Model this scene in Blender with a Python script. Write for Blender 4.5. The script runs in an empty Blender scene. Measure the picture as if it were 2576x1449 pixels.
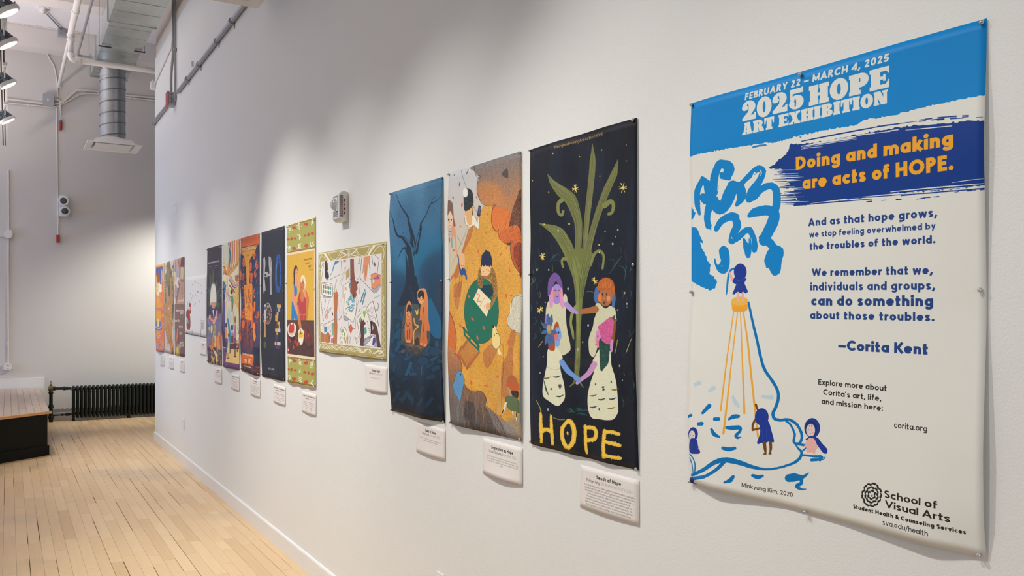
import bpy, bmesh, math, random
import numpy as np
from mathutils import Vector, Matrix

SC = bpy.context.scene
COL = SC.collection

# ---------------------------------------------------------------- camera (matched to the photograph: two-point view, horizon below the middle)
F_PX, CX, HY, TH = 2140.0, 1288.0, 790.0, math.radians(30.65)
EYE = 1.795
WX = 1.8            # face of the poster wall
YB = 16.35          # face of the end wall
cd = bpy.data.cameras.new('camera')
cam = bpy.data.objects.new('camera', cd); COL.objects.link(cam)
cam.location = (0, 0, EYE); cam.rotation_euler = (math.pi / 2, 0, -TH)
cd.sensor_width = 36; cd.lens = F_PX / 2576 * 36; cd.shift_y = (HY - 724.5) / 2576
cd.clip_start = .05; cd.clip_end = 100
SC.camera = cam

SC.view_settings.view_transform = 'Standard'; SC.view_settings.look = 'None'
SC.view_settings.gamma = 1; SC.view_settings.use_curve_mapping = False
SC.view_settings.exposure = 0.0

w = bpy.data.worlds.new('world'); SC.world = w; w.use_nodes = True
w.node_tree.nodes['Background'].inputs[0].default_value = (.62, .74, 1, 1)
w.node_tree.nodes['Background'].inputs[1].default_value = .1

def area(name, loc, rot, sx, sy, power, col):
    d = bpy.data.lights.new(name, 'AREA'); d.shape = 'RECTANGLE'; d.size = sx; d.size_y = sy; d.energy = power; d.color = col
    o = bpy.data.objects.new(name, d); COL.objects.link(o); o.location = loc; o.rotation_euler = rot
    return o
def spot(name, loc, target, power, col, angle, blend, radius=.05):
    d = bpy.data.lights.new(name, 'SPOT'); d.energy = power; d.color = col; d.spot_size = math.radians(angle); d.spot_blend = blend; d.shadow_soft_size = radius
    o = bpy.data.objects.new(name, d); COL.objects.link(o); o.location = loc
    o.rotation_euler = (Vector(target) - Vector(loc)).to_track_quat('-Z', 'Y').to_euler()
    return o
H = math.pi / 2
DAY = (.30, .55, 1.0)
# daylight entering through the three tall windows of the left wall
WINS = [(14.6, 1.8), (7.0, 2.2), (1.5, 2.2)]
for k, (wy, wv) in enumerate(WINS):
    area('window_and_fill_light', (-5.93, wy, 2.6), (0, -H, 0), 3.0, wv, (160, 15, 15)[k], DAY)
area('window_and_fill_light', (-2.0, -3.93, 2.6), (H, 0, 0), 2.4, 3.0, 80, (.80, .88, 1))  # added ambient fill behind the camera; the wall there has no opening
# track lamps along the poster wall: (y, aim)
LAMPS = [12.55, 10.6, 9.0, 8.04, 6.6, 5.3, 4.1, 2.9, 1.5, 0.0]
AIM_Y = [12.1, 10.4, 8.8, 7.8, 6.1, 4.7, 3.4, 1.9, 0.5, -1.0]
LX, LZ = -.05, EYE + 2.45
WARM = (1.0, .99, .925)
for k, ly in enumerate(LAMPS):
    spot('track_lamp_light', (LX + .02, ly, LZ - .05), (WX, AIM_Y[k], .45), (215, 152, 92, 58, 325, 165, 200, 235, 122, 50)[k], WARM, 72, 1.0, .012)
# added unseen spots that brighten the boards, no track heads hang there
for ly in (7.4, 5.9):
    spot('floor_fill_light', (LX + .02, ly, LZ - .05), (1.15, ly - .3, 0), 75, WARM, 60, 1.0, .03)
# added upward fill panels, unseen on the left, that brighten the ceiling
for uy in (12.6, 5.0):
    u = area('ceiling_fill_light', (-2.6, uy, 2.3), (math.pi, 0, 0), .6, 3.0, 205 if uy > 9 else 15, (1, .88, .80)); u.data.spread = math.radians(138)
# lamps of the side passage, hidden by the poster wall, that wash the end wall
spot('passage_lamp_light', (3.6, 14.3, 4.0), (2.35, 16.35, 1.45), 560, (1, .985, .89), 75, .9, .03)

def ray(px, py):
    u, v = (px - CX) / F_PX, (HY - py) / F_PX
    return math.sin(TH) + u * math.cos(TH), math.cos(TH) - u * math.sin(TH), v
def on_x(px, py, x=WX):
    a, b, c = ray(px, py); return Vector((x, b / a * x, EYE + c / a * x))
def on_y(px, py, y=YB):
    a, b, c = ray(px, py); return Vector((a / b * y, y, EYE + c / b * y))
def on_z(px, py, z):
    a, b, c = ray(px, py); k = (z - EYE) / c; return Vector((a * k, b * k, z))
def proj(p):
    x, y, z = p[0], p[1], p[2] - EYE
    d = x * math.sin(TH) + y * math.cos(TH); s = x * math.cos(TH) - y * math.sin(TH)
    return CX + F_PX * s / d, HY - F_PX * z / d, d

# ---------------------------------------------------------------- mesh helpers
ORG = {}
class MB:
    def __init__(s): s.v, s.f, s.tone = [], [], []
    def add(s, vs, fs):
        n = len(s.v); s.v += [tuple(p) for p in vs]; s.f += [tuple(i + n for i in f) for f in fs]; return s
    def box(s, x0, y0, z0, x1, y1, z1):
        return s.add([(x0, y0, z0), (x1, y0, z0), (x1, y1, z0), (x0, y1, z0), (x0, y0, z1), (x1, y0, z1), (x1, y1, z1), (x0, y1, z1)],
                     [(3, 2, 1, 0), (4, 5, 6, 7), (0, 1, 5, 4), (1, 2, 6, 5), (2, 3, 7, 6), (3, 0, 4, 7)])
    def prism(s, poly, z0, z1):
        n = len(poly)
        return s.add([(x, y, z0) for x, y in poly] + [(x, y, z1) for x, y in poly], [tuple(range(n))[::-1], tuple(range(n, 2 * n))] + [(i, (i + 1) % n, (i + 1) % n + n, i + n) for i in range(n)])
    def bbox(s, c, X, Y, Z):              # oriented box from half axes
        c, X, Y, Z = map(Vector, (c, X, Y, Z))
        return s.add([c + a * X + b * Y + d * Z for d in (-1, 1) for a, b in ((-1, -1), (1, -1), (1, 1), (-1, 1))], [(3, 2, 1, 0), (4, 5, 6, 7), (0, 1, 5, 4), (1, 2, 6, 5), (2, 3, 7, 6), (3, 0, 4, 7)])
    def tube(s, pts, r, n=10, cap=True):
        pts = [Vector(p) for p in pts]; m = len(pts); R = r if isinstance(r, (list, tuple)) else [r] * m
        rings, up = [], None
        for i, p in enumerate(pts):
            t = (pts[min(i + 1, m - 1)] - pts[max(i - 1, 0)]).normalized()
            if up is None:
                up = Vector((0, 0, 1)) if abs(t.z) < .9 else Vector((1, 0, 0))
            a = t.cross(up).normalized(); b = t.cross(a).normalized(); up = -b if False else up
            if i and rings and a.dot(prev) < 0: a, b = -a, -b
            prev = a
            rings.append([p + (a * math.cos(6.28318 * k / n) + b * math.sin(6.28318 * k / n)) * R[i] for k in range(n)])
        vs = [q for r_ in rings for q in r_]
        fs = [(i * n + k, i * n + (k + 1) % n, (i + 1) * n + (k + 1) % n, (i + 1) * n + k) for i in range(m - 1) for k in range(n)]
        if cap: fs += [tuple(range(n))[::-1], tuple((m - 1) * n + k for k in range(n))]
        return s.add(vs, fs)
    def lathe(s, prof, c=(0, 0, 0), axis=(0, 0, 1), n=24):
        c = Vector(c); ax = Vector(axis).normalized(); a = ax.orthogonal().normalized(); b = ax.cross(a)
        vs = [c + ax * h + (a * math.cos(6.28318 * k / n) + b * math.sin(6.28318 * k / n)) * max(r, 1e-5) for r, h in prof for k in range(n)]
        m = len(prof)
        return s.add(vs, [(i * n + k, i * n + (k + 1) % n, (i + 1) * n + (k + 1) % n, (i + 1) * n + k) for i in range(m - 1) for k in range(n)] + [tuple(range(n))[::-1], tuple((m - 1) * n + k for k in range(n))])
    def build(s, name, mat, parent=None, smooth=False, bevel=0, org=None):
        me = bpy.data.meshes.new(name)
        V = [Vector(p) for p in s.v]
        if parent is not None: o0 = ORG.get(parent.name, Vector((0, 0, 0)))
        elif org is not None: o0 = Vector(org)
        else:
            o0 = Vector(((min(p.x for p in V) + max(p.x for p in V)) / 2, (min(p.y for p in V) + max(p.y for p in V)) / 2, min(p.z for p in V)))
        me.from_pydata([p - o0 for p in V], [], s.f); me.materials.append(mat)
        bm = bmesh.new(); bm.from_mesh(me); bmesh.ops.recalc_face_normals(bm, faces=bm.faces)
        if bevel: bmesh.ops.bevel(bm, geom=bm.edges[:] , offset=bevel, segments=2, affect='EDGES', profile=.7)
        bm.to_mesh(me); bm.free()
        if smooth:
            me.polygons.foreach_set('use_smooth', [True] * len(me.polygons))
            me.set_sharp_from_angle(angle=math.radians(40))
        o = bpy.data.objects.new(name, me); COL.objects.link(o)
        if parent is not None:
            o.parent = parent; ORG[o.name] = o0
        else:
            o.location = o0; ORG[o.name] = o0
        return o
def tag(o, label=None, cat=None, group=None, kind=None):
    for k, v in (('label', label), ('category', cat), ('group', group), ('kind', kind)):
        if v: o[k] = v
    return o
def thing(name, loc, label, cat, group=None):
    o = bpy.data.objects.new(name, None); COL.objects.link(o); o.location = loc; o.empty_display_size = .1
    ORG[o.name] = Vector(loc); return tag(o, label, cat, group)
def part(mb, name, mat, parent, label=None, **k):
    return tag(mb.build(name, mat, parent, **k), label)
def bend(pts, r=.06, n=5):
    """round the corners of a polyline"""
    pts = [Vector(p) for p in pts]; out = [pts[0]]
    for a, b, c in zip(pts, pts[1:], pts[2:]):
        k = min(r, (b - a).length * .45, (c - b).length * .45); p, q = b + (a - b).normalized() * k, b + (c - b).normalized() * k
        out += [(p * (1 - t) + b * t) * (1 - t) + (b * (1 - t) + q * t) * t for t in [i / n for i in range(n + 1)]]
    return out + [pts[-1]]

# ---------------------------------------------------------------- materials
def new_mat(name):
    m = bpy.data.materials.new(name); m.use_nodes = True
    return m, m.node_tree, m.node_tree.nodes['Principled BSDF']
def mat(name, col, rough=.5, metal=0., noise=0., nscale=20., bump=0., bscale=150., spec=.5, emit=None, es=0.):
    m, nt, b = new_mat(name)
    b.inputs['Base Color'].default_value = (*col, 1); b.inputs['Roughness'].default_value = rough; b.inputs['Metallic'].default_value = metal
    b.inputs['Specular IOR Level'].default_value = spec
    tc = nt.nodes.new('ShaderNodeTexCoord')
    if noise:
        n = nt.nodes.new('ShaderNodeTexNoise'); n.inputs['Scale'].default_value = nscale; n.inputs['Detail'].default_value = 5
        mx = nt.nodes.new('ShaderNodeMix'); mx.data_type = 'RGBA'
        mx.inputs[6].default_value = (*[c * (1 - noise) for c in col], 1); mx.inputs[7].default_value = (*[min(1, c * (1 + noise)) for c in col], 1)
        nt.links.new(tc.outputs['Object'], n.inputs['Vector']); nt.links.new(n.outputs['Fac'], mx.inputs[0]); nt.links.new(mx.outputs[2], b.inputs['Base Color'])
    if bump:
        n2 = nt.nodes.new('ShaderNodeTexNoise'); n2.inputs['Scale'].default_value = bscale; n2.inputs['Detail'].default_value = 3
        bp = nt.nodes.new('ShaderNodeBump'); bp.inputs['Strength'].default_value = bump; bp.inputs['Distance'].default_value = .002
        nt.links.new(tc.outputs['Object'], n2.inputs['Vector']); nt.links.new(n2.outputs['Fac'], bp.inputs['Height']); nt.links.new(bp.outputs[0], b.inputs['Normal'])
    if emit:
        b.inputs['Emission Color'].default_value = (*emit, 1); b.inputs['Emission Strength'].default_value = es
    return m
M = {}
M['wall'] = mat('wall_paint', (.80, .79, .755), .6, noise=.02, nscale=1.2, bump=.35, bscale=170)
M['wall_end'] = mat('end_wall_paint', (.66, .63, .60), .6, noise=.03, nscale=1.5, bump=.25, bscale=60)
M['header'] = mat('header_paint', (.70, .65, .61), .65, noise=.04, nscale=3, bump=.3, bscale=60)
M['ceiling'] = mat('ceiling_paint', (.86, .84, .86), .7, noise=.02, nscale=2, bump=.2, bscale=50)
M['beam'] = mat('beam_paint', (.76, .71, .68), .7, noise=.03, nscale=3, bump=.3, bscale=60)
M['trim'] = mat('trim_paint', (.80, .79, .77), .35, noise=.01, nscale=3, bump=.08, bscale=30)
M['white_pipe'] = mat('painted_pipe', (.76, .72, .69), .45, noise=.08, nscale=9, bump=.2, bscale=40)
M['white_metal'] = mat('white_enamel', (.78, .76, .74), .35, noise=.02, nscale=8)
M['beige'] = mat('beige_plastic', (.74, .71, .67), .4, noise=.02, nscale=30)
M['grey_metal'] = mat('grey_conduit', (.36, .36, .37), .42, .55, noise=.12, nscale=25)
M['box_metal'] = mat('zinc_box', (.42, .43, .46), .5, .35, noise=.12, nscale=30)
M['red'] = mat('red_enamel', (.42, .03, .03), .4, noise=.05, nscale=20)
M['dark'] = mat('dark_gap', (.03, .03, .03), .6, noise=.05)
M['iron'] = mat('black_iron', (.010, .012, .009), .45, noise=.25, nscale=30, bump=.2, bscale=90, spec=.25)
M['brass'] = mat('old_brass', (.17, .12, .06), .4, .7, noise=.2, nscale=60)
M['black_paint'] = mat('black_paint', (.007, .008, .006), .6, noise=.25, nscale=8, bump=.1, spec=.15)
M['nosing'] = mat('orange_nosing', (.66, .36, .14), .4, noise=.1, nscale=14)
M['lens'] = mat('lens_glass', (.09, .10, .10), .12, .2, noise=.2, nscale=60)
M['lamp_face'] = mat('lamp_face', (.9, .9, .9), .4, emit=(1, .97, .9), es=4.5)
M['fin'] = mat('lamp_fins', (.26, .30, .34), .4, .5, noise=.05)
M['pin'] = mat('pin_steel', (.55, .55, .54), .25, .8, noise=.05, nscale=200)
M['strobe'] = mat('strobe_lens', (.80, .82, .84), .08, noise=.02, nscale=40)
M['strobe'].node_tree.nodes['Principled BSDF'].inputs['Transmission Weight'].default_value = .75
M['subfloor'] = mat('subfloor', (.05, .035, .025), .9, noise=.1)
M['letter_red'] = mat('letter_red', (.55, .04, .04), .5, noise=.02)

def galv(name, sx, sy, sz, base=(.50, .53, .51)):
    m, nt, b = new_mat(name)
    b.inputs['Metallic'].default_value = .85
    tc = nt.nodes.new('ShaderNodeTexCoord'); mp = nt.nodes.new('ShaderNodeMapping'); mp.inputs['Scale'].default_value = (sx, sy, sz)
    vo = nt.nodes.new('ShaderNodeTexVoronoi'); vo.inputs['Scale'].default_value = 28
    no = nt.nodes.new('ShaderNodeTexNoise'); no.inputs['Scale'].default_value = 2.5; no.inputs['Detail'].default_value = 4
    cr = nt.nodes.new('ShaderNodeMix'); cr.data_type = 'RGBA'; cr.inputs[6].default_value = (*[c * .8 for c in base], 1); cr.inputs[7].default_value = (*[c * 1.18 for c in base], 1)
    ad = nt.nodes.new('ShaderNodeMath'); ad.operation = 'MULTIPLY_ADD'; ad.inputs[1].default_value = .35
    rr = nt.nodes.new('ShaderNodeMapRange'); rr.inputs[3].default_value = .26; rr.inputs[4].default_value = .46
    nt.links.new(tc.outputs['Object'], mp.inputs['Vector']); nt.links.new(mp.outputs[0], vo.inputs['Vector']); nt.links.new(mp.outputs[0], no.inputs['Vector'])
    nt.links.new(vo.outputs['Color'], ad.inputs[0]); nt.links.new(no.outputs['Fac'], ad.inputs[2])
    nt.links.new(ad.outputs[0], cr.inputs[0]); nt.links.new(cr.outputs[2], b.inputs['Base Color'])
    nt.links.new(no.outputs['Fac'], rr.inputs[0]); nt.links.new(rr.outputs[0], b.inputs['Roughness'])
    return m
M['duct'] = galv('galvanised_sheet', 1, 1, 1)
M['spiral'] = galv('galvanised_spiral', 1, 1, 1, (.40, .42, .44))
M['seam'] = mat('seam_metal', (.22, .23, .25), .35, .7, noise=.1)  # darkened so the colour carries the shadow line along the seam

def wood(name, c0, c1, c2, rough):
    """maple strip: tone attribute picks the plank colour, stretched noise gives the grain"""
    m, nt, b = new_mat(name)
    at = nt.nodes.new('ShaderNodeAttribute'); at.attribute_name = 'tone'
    ge = nt.nodes.new('ShaderNodeNewGeometry'); mp = nt.nodes.new('ShaderNodeMapping'); mp.inputs['Scale'].default_value = (30, 1.6, 30)
    no = nt.nodes.new('ShaderNodeTexNoise'); no.inputs['Scale'].default_value = 1.6; no.inputs['Detail'].default_value = 6; no.noise_dimensions = '4D'
    mu = nt.nodes.new('ShaderNodeMath'); mu.operation = 'MULTIPLY'; mu.inputs[1].default_value = 37
    big = nt.nodes.new('ShaderNodeTexNoise'); big.inputs['Scale'].default_value = .55; big.inputs['Detail'].default_value = 4
    ramp = nt.nodes.new('ShaderNodeValToRGB'); e = ramp.color_ramp.elements
    e[0].position = .0; e[0].color = (*c0, 1); e[1].position = 1; e[1].color = (*c2, 1); q = e.new(.5); q.color = (*c1, 1)
    a1 = nt.nodes.new('ShaderNodeMath'); a1.operation = 'MULTIPLY_ADD'; a1.inputs[1].default_value = .55; a1.inputs[2].default_value = -.27
    a2 = nt.nodes.new('ShaderNodeMath'); a2.operation = 'ADD'; a2.use_clamp = True
    nt.links.new(ge.outputs['Position'], mp.inputs['Vector']); nt.links.new(mp.outputs[0], no.inputs['Vector']); nt.links.new(at.outputs['Fac'], mu.inputs[0]); nt.links.new(mu.outputs[0], no.inputs['W'])
    nt.links.new(no.outputs['Fac'], a1.inputs[0]); nt.links.new(at.outputs['Fac'], a2.inputs[0]); nt.links.new(a1.outputs[0], a2.inputs[1]); nt.links.new(a2.outputs[0], ramp.inputs[0])
    # worn grey patches
    rg = nt.nodes.new('ShaderNodeMapRange'); rg.inputs[1].default_value = .54; rg.inputs[2].default_value = .74; rg.inputs[3].default_value = 0; rg.inputs[4].default_value = .6
    mx = nt.nodes.new('ShaderNodeMix'); mx.data_type = 'RGBA'; mx.inputs[7].default_value = (.34, .29, .25, 1)
    nt.links.new(ge.outputs['Position'], big.inputs['Vector']); nt.links.new(big.outputs['Fac'], rg.inputs[0]); nt.links.new(rg.outputs[0], mx.inputs[0]); nt.links.new(ramp.outputs[0], mx.inputs[6]); nt.links.new(mx.outputs[2], b.inputs['Base Color'])
    b.inputs['Roughness'].default_value = rough; b.inputs['Specular IOR Level'].default_value = .4
    return m
M['maple'] = wood('maple_strip', (.60, .405, .215), (.71, .50, .285), (.79, .585, .36), .38)
M['stage_wood'] = wood('stage_strip', (.42, .30, .22), (.50, .37, .28), (.56, .43, .33), .35)
# ---------------------------------------------------------------- flat print: a small polygon painter (numpy)
rng = np.random.RandomState(7)

def hexc(s):
    return np.array([int(s[i:i + 2], 16) for i in (0, 2, 4)], np.float32) / 255

def spline(p, closed=False, n=7):
    p = np.asarray(p, float)
    if len(p) < 3:
        return p
    if closed:
        q = np.vstack([p[-1], p, p[0], p[1]])
    else:
        q = np.vstack([2 * p[0] - p[1], p, 2 * p[-1] - p[-2]])
    t = np.linspace(0, 1, n, endpoint=False)[:, None]
    out = []
    for i in range(1, len(q) - 2):
        a, b, c, d = q[i - 1], q[i], q[i + 1], q[i + 2]
        out.append(.5 * (2 * b + (c - a) * t + (2 * a - 5 * b + 4 * c - d) * t ** 2 + (3 * b - 3 * c + d - a) * t ** 3))
    if not closed:
        out.append(p[-1:])
    return np.vstack(out)

def ell(cx, cy, rx, ry, rot=0, n=28, a0=0, a1=360):
    t = np.radians(np.linspace(a0, a1, n, endpoint=(a1 - a0) != 360))
    x, y, r = rx * np.cos(t), ry * np.sin(t), math.radians(rot)
    return np.c_[cx + x * math.cos(r) - y * math.sin(r), cy + x * math.sin(r) + y * math.cos(r)]

def ribbon(p, w, caps=True):
    """stroke outline of polyline p as a list of rings; w = full width (scalar, pair or list)"""
    p = np.asarray(p, float)
    n = len(p)
    w = np.atleast_1d(np.asarray(w, float))
    r = np.interp(np.linspace(0, 1, n), np.linspace(0, 1, len(w)), w) / 2 if len(w) > 1 else np.full(n, w[0] / 2)
    rings = []
    for i in range(n - 1):
        d = p[i + 1] - p[i]
        L = math.hypot(*d)
        if L < 1e-9:
            continue
        m = np.array([-d[1], d[0]]) / L
        rings.append(np.array([p[i] + m * r[i], p[i + 1] + m * r[i + 1], p[i + 1] - m * r[i + 1], p[i] - m * r[i]]))
    for i in range(n):
        if caps or 0 < i < n - 1:
            rings.append(ell(p[i][0], p[i][1], r[i], r[i], n=12))
    return rings

def smooth_noise(h, w, ch, cw, seed=0):
    g = np.random.RandomState(seed).rand(ch + 1, cw + 1).astype(np.float32)
    y = np.linspace(0, ch - .001, h); x = np.linspace(0, cw - .001, w)
    yi = y.astype(int); xi = x.astype(int)
    fy = (y - yi)[:, None]; fx = (x - xi)[None]
    fy = fy * fy * (3 - 2 * fy); fx = fx * fx * (3 - 2 * fx)
    a = g[yi][:, xi]; b = g[yi][:, xi + 1]; c = g[yi + 1][:, xi]; d = g[yi + 1][:, xi + 1]
    return ((a * (1 - fx) + b * fx) * (1 - fy) + (c * (1 - fx) + d * fx) * fy).astype(np.float32)

class Canvas:
    def __init__(s, W, H, base, quad=None):
        s.W, s.H = W, H
        s.buf = np.empty((H, W, 3), np.float32); s.buf[:] = hexc(base)
        s.f = (0, 0, 1)
        s.M = None
        s.warp = None
        if quad is not None:                       # projective map from measured corners to the sheet
            dst = [(0, 0), (W, 0), (W, H), (0, H)]
            A, b = [], []
            for (x, y), (u, v) in zip(quad, dst):
                A += [[x, y, 1, 0, 0, 0, -u * x, -u * y], [0, 0, 0, x, y, 1, -v * x, -v * y]]
                b += [u, v]
            s.M = np.append(np.linalg.solve(np.array(A, float), np.array(b, float)), 1).reshape(3, 3)

    def F(s, ox, oy, k):
        s.f = (ox, oy, k)

    def T(s, p):
        p = np.asarray(p, float)
        if s.M is None:
            return p
        px, py = s.f[0] + p[:, 0] / s.f[2], s.f[1] + p[:, 1] / s.f[2]
        if s.warp is not None:                     # sheet edge that lifts off the wall
            px = px + np.interp(py, s.warp[0], s.warp[1]) * np.clip(1 - (px - s.warp[2]) / s.warp[3], 0, 1) ** 1.5
        q = np.c_[px, py, np.ones(len(p))] @ s.M.T
        return q[:, :2] / q[:, 2:]

    def cover(s, rings, holes=()):
        SS = 3
        E = []
        for R, sg in [(r, 1) for r in rings] + [(r, -1) for r in holes]:
            R = np.asarray(R, float)
            Q = np.roll(R, -1, 0)
            area = (R[:, 0] * Q[:, 1] - Q[:, 0] * R[:, 1]).sum()
            if area < 0:
                R, Q = Q, R
            E.append(np.c_[R, Q, np.full(len(R), sg, float)])
        E = np.vstack(E)
        x0 = int(max(0, math.floor(min(E[:, 0].min(), E[:, 2].min())))); x1 = int(min(s.W, math.ceil(max(E[:, 0].max(), E[:, 2].max())) + 1))
        y0 = int(max(0, math.floor(min(E[:, 1].min(), E[:, 3].min())))); y1 = int(min(s.H, math.ceil(max(E[:, 1].max(), E[:, 3].max())) + 1))
        if x1 <= x0 or y1 <= y0:
            return None
        nb = (y1 - y0) * SS
        sign = np.where(E[:, 3] > E[:, 1], -1., 1.) * E[:, 4]
        lo = np.minimum(E[:, 1], E[:, 3]); hi = np.maximum(E[:, 1], E[:, 3])
        k0 = np.clip(np.ceil((lo - y0) * SS - .5), 0, nb).astype(int); k1 = np.clip(np.ceil((hi - y0) * SS - .5), 0, nb).astype(int)
        n = np.maximum(k1 - k0, 0); tot = n.sum()
        if tot == 0:
            return None
        idx = np.repeat(np.arange(len(E)), n)
        row = k0[idx] + np.arange(tot) - np.repeat(np.cumsum(n) - n, n)
        yy = (row + .5) / SS + y0
        e = E[idx]
        x = e[:, 0] + (yy - e[:, 1]) * (e[:, 2] - e[:, 0]) / (e[:, 3] - e[:, 1]) - x0
        wb = x1 - x0
        x = np.clip(x, 0, wb - .001)
        i = x.astype(int); fr = x - i; sg = sign[idx]
        D = np.bincount(row * (wb + 1) + i, sg * (1 - fr), nb * (wb + 1)) + np.bincount(row * (wb + 1) + i + 1, sg * fr, nb * (wb + 1))[:nb * (wb + 1)]
        m = np.clip(np.abs(np.cumsum(D.reshape(nb, wb + 1), 1)[:, :wb]), 0, 1).reshape(y1 - y0, SS, wb).mean(1)
        return x0, y0, m.astype(np.float32)

    def comp(s, cov, col, a=1., c2=None, hz=False, jit=0., soft=0, dry=0.):
        if cov is None:
            return
        x0, y0, m = cov
        h, w = m.shape
        if soft:
            pad = soft * 2
            X0, Y0, X1, Y1 = max(0, x0 - pad), max(0, y0 - pad), min(s.W, x0 + w + pad), min(s.H, y0 + h + pad)
            M = np.zeros((Y1 - Y0, X1 - X0), np.float32); M[y0 - Y0:y0 - Y0 + h, x0 - X0:x0 - X0 + w] = m
            for _ in (0, 1):
                for ax in (0, 1):
                    c = np.cumsum(np.pad(M, [(soft + 1, soft), (0, 0)] if ax == 0 else [(0, 0), (soft + 1, soft)], mode='edge'), ax)
                    k = 2 * soft + 1
                    M = (c[k:] - c[:-k]) / k if ax == 0 else (c[:, k:] - c[:, :-k]) / k
            x0, y0, m = X0, Y0, M
            h, w = m.shape
        if dry:
            nz = smooth_noise(h, w, max(2, h // 3), max(2, w // 3), rng.randint(9999))
            m = m * np.clip(1 - dry + (nz - .45) * 4 * dry + dry * .6, 0, 1)
        C = hexc(col)[None, None]
        if c2:
            t = (np.linspace(0, 1, w)[None, :, None] if hz else np.linspace(0, 1, h)[:, None, None]).astype(np.float32)
            C = C * (1 - t) + hexc(c2) * t
        if jit:
            C = C + (smooth_noise(h, w, max(2, h // 3), max(2, w // 3), rng.randint(9999))[..., None] - .5) * jit
        A = (m * a)[..., None]
        B = s.buf[y0:y0 + h, x0:x0 + w]
        B[:] = B * (1 - A) + np.clip(C, 0, 1) * A

    def P(s, col, pts, smooth=False, rough=0., holes=(), **k):
        p = np.asarray(pts, float)
        if smooth:
            p = spline(p, True)
        p = s.T(p)
        if rough:
            p = s.jag(p, rough)
        s.comp(s.cover([p], [s.T(h) for h in holes]), col, **k)

    def jag(s, p, r, closed=True):
        q = np.roll(p, -1, 0) if closed else p[1:]
        out = []
        for a, b in zip(p, q):
            n = max(1, int(math.hypot(*(b - a)) / (r * 1.5)))
            t = np.arange(n)[:, None] / n
            out.append(a + (b - a) * t + rng.randn(n, 2) * r * .4)
        return np.vstack(out)

    def E(s, col, cx, cy, rx, ry, rot=0, **k):
        s.comp(s.cover([s.T(ell(cx, cy, rx, ry, rot))]), col, **k)

    def K(s, col, pts, w, smooth=True, caps=True, rough=0., **k):
        p = spline(pts) if smooth and len(pts) > 2 else np.asarray(pts, float)
        rings = [s.T(r) for r in ribbon(p, w, caps)]
        if rough:
            rings = [s.jag(r, rough) for r in rings]
        if rings:
            s.comp(s.cover(rings), col, **k)

    def text(s, st, p0, p1, cap, col, wt=.16, slant=0., sp=.1, glyphs=None, caps=False, **k):
        """write st from p0 to p1 (baseline, frame units); cap = cap height at p0"""
        A, B = s.T([p0, p1])
        up = s.T([p0, (p0[0], p0[1] - cap)])
        hgt = abs(up[1][1] - up[0][1])
        items, x = [], 0
        for ch in st:
            adv, strokes = (glyphs or glyph)(ch, wt)
            items.append((x, strokes)); x += adv + sp
        L = math.hypot(*(B - A)); sx = L / max(x - sp, .01)
        d = (B - A) / L; up_v = np.array([0, -1.])
        rings, holes = [], []
        for x0, strokes in items:
            for g in strokes:
                if isinstance(g, tuple) and g[0] in ('poly', 'hole'):
                    rs, kind = [np.asarray(g[1], float)], g[0]
                else:
                    rs, kind = ribbon(g, wt, caps), 'poly'
                for r in rs:
                    X = (r[:, 0] + x0 + slant * r[:, 1]) * sx
                    (rings if kind == 'poly' else holes).append(A + X[:, None] * d + (r[:, 1] * hgt)[:, None] * up_v)
        if rings:
            s.comp(s.cover(rings, holes), col, **k)

    def scribble(s, p0, p1, h, col, a=.6, gaps=.2):
        """a line of print too small to read"""
        n = int(8 + rng.rand() * 4); t = np.sort(rng.rand(n))
        p0, p1 = np.array(p0, float), np.array(p1, float)
        cuts = np.concatenate([[0], t, [1]])
        for u, v in zip(cuts[:-1], cuts[1:]):
            if v - u > .03:
                s.K(col, [p0 + (p1 - p0) * u, p0 + (p1 - p0) * (v - .018)], h * (.8 + .4 * rng.rand()), caps=False, a=a)

    def mottle(s, amt, cy, cx, seed=1, col=None):
        n = smooth_noise(s.H, s.W, cy, cx, seed)[..., None] - .5
        s.buf += n * amt if col is None else n * amt * hexc(col)
        np.clip(s.buf, 0, 1, out=s.buf)

# ---- a geometric sans drawn from strokes (unit = cap height)
def _arc(cx, cy, rx, ry, a0, a1, n=18):
    t = np.radians(np.linspace(a0, a1, n))
    return np.c_[cx + rx * np.cos(t), cy + ry * np.sin(t)]

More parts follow.
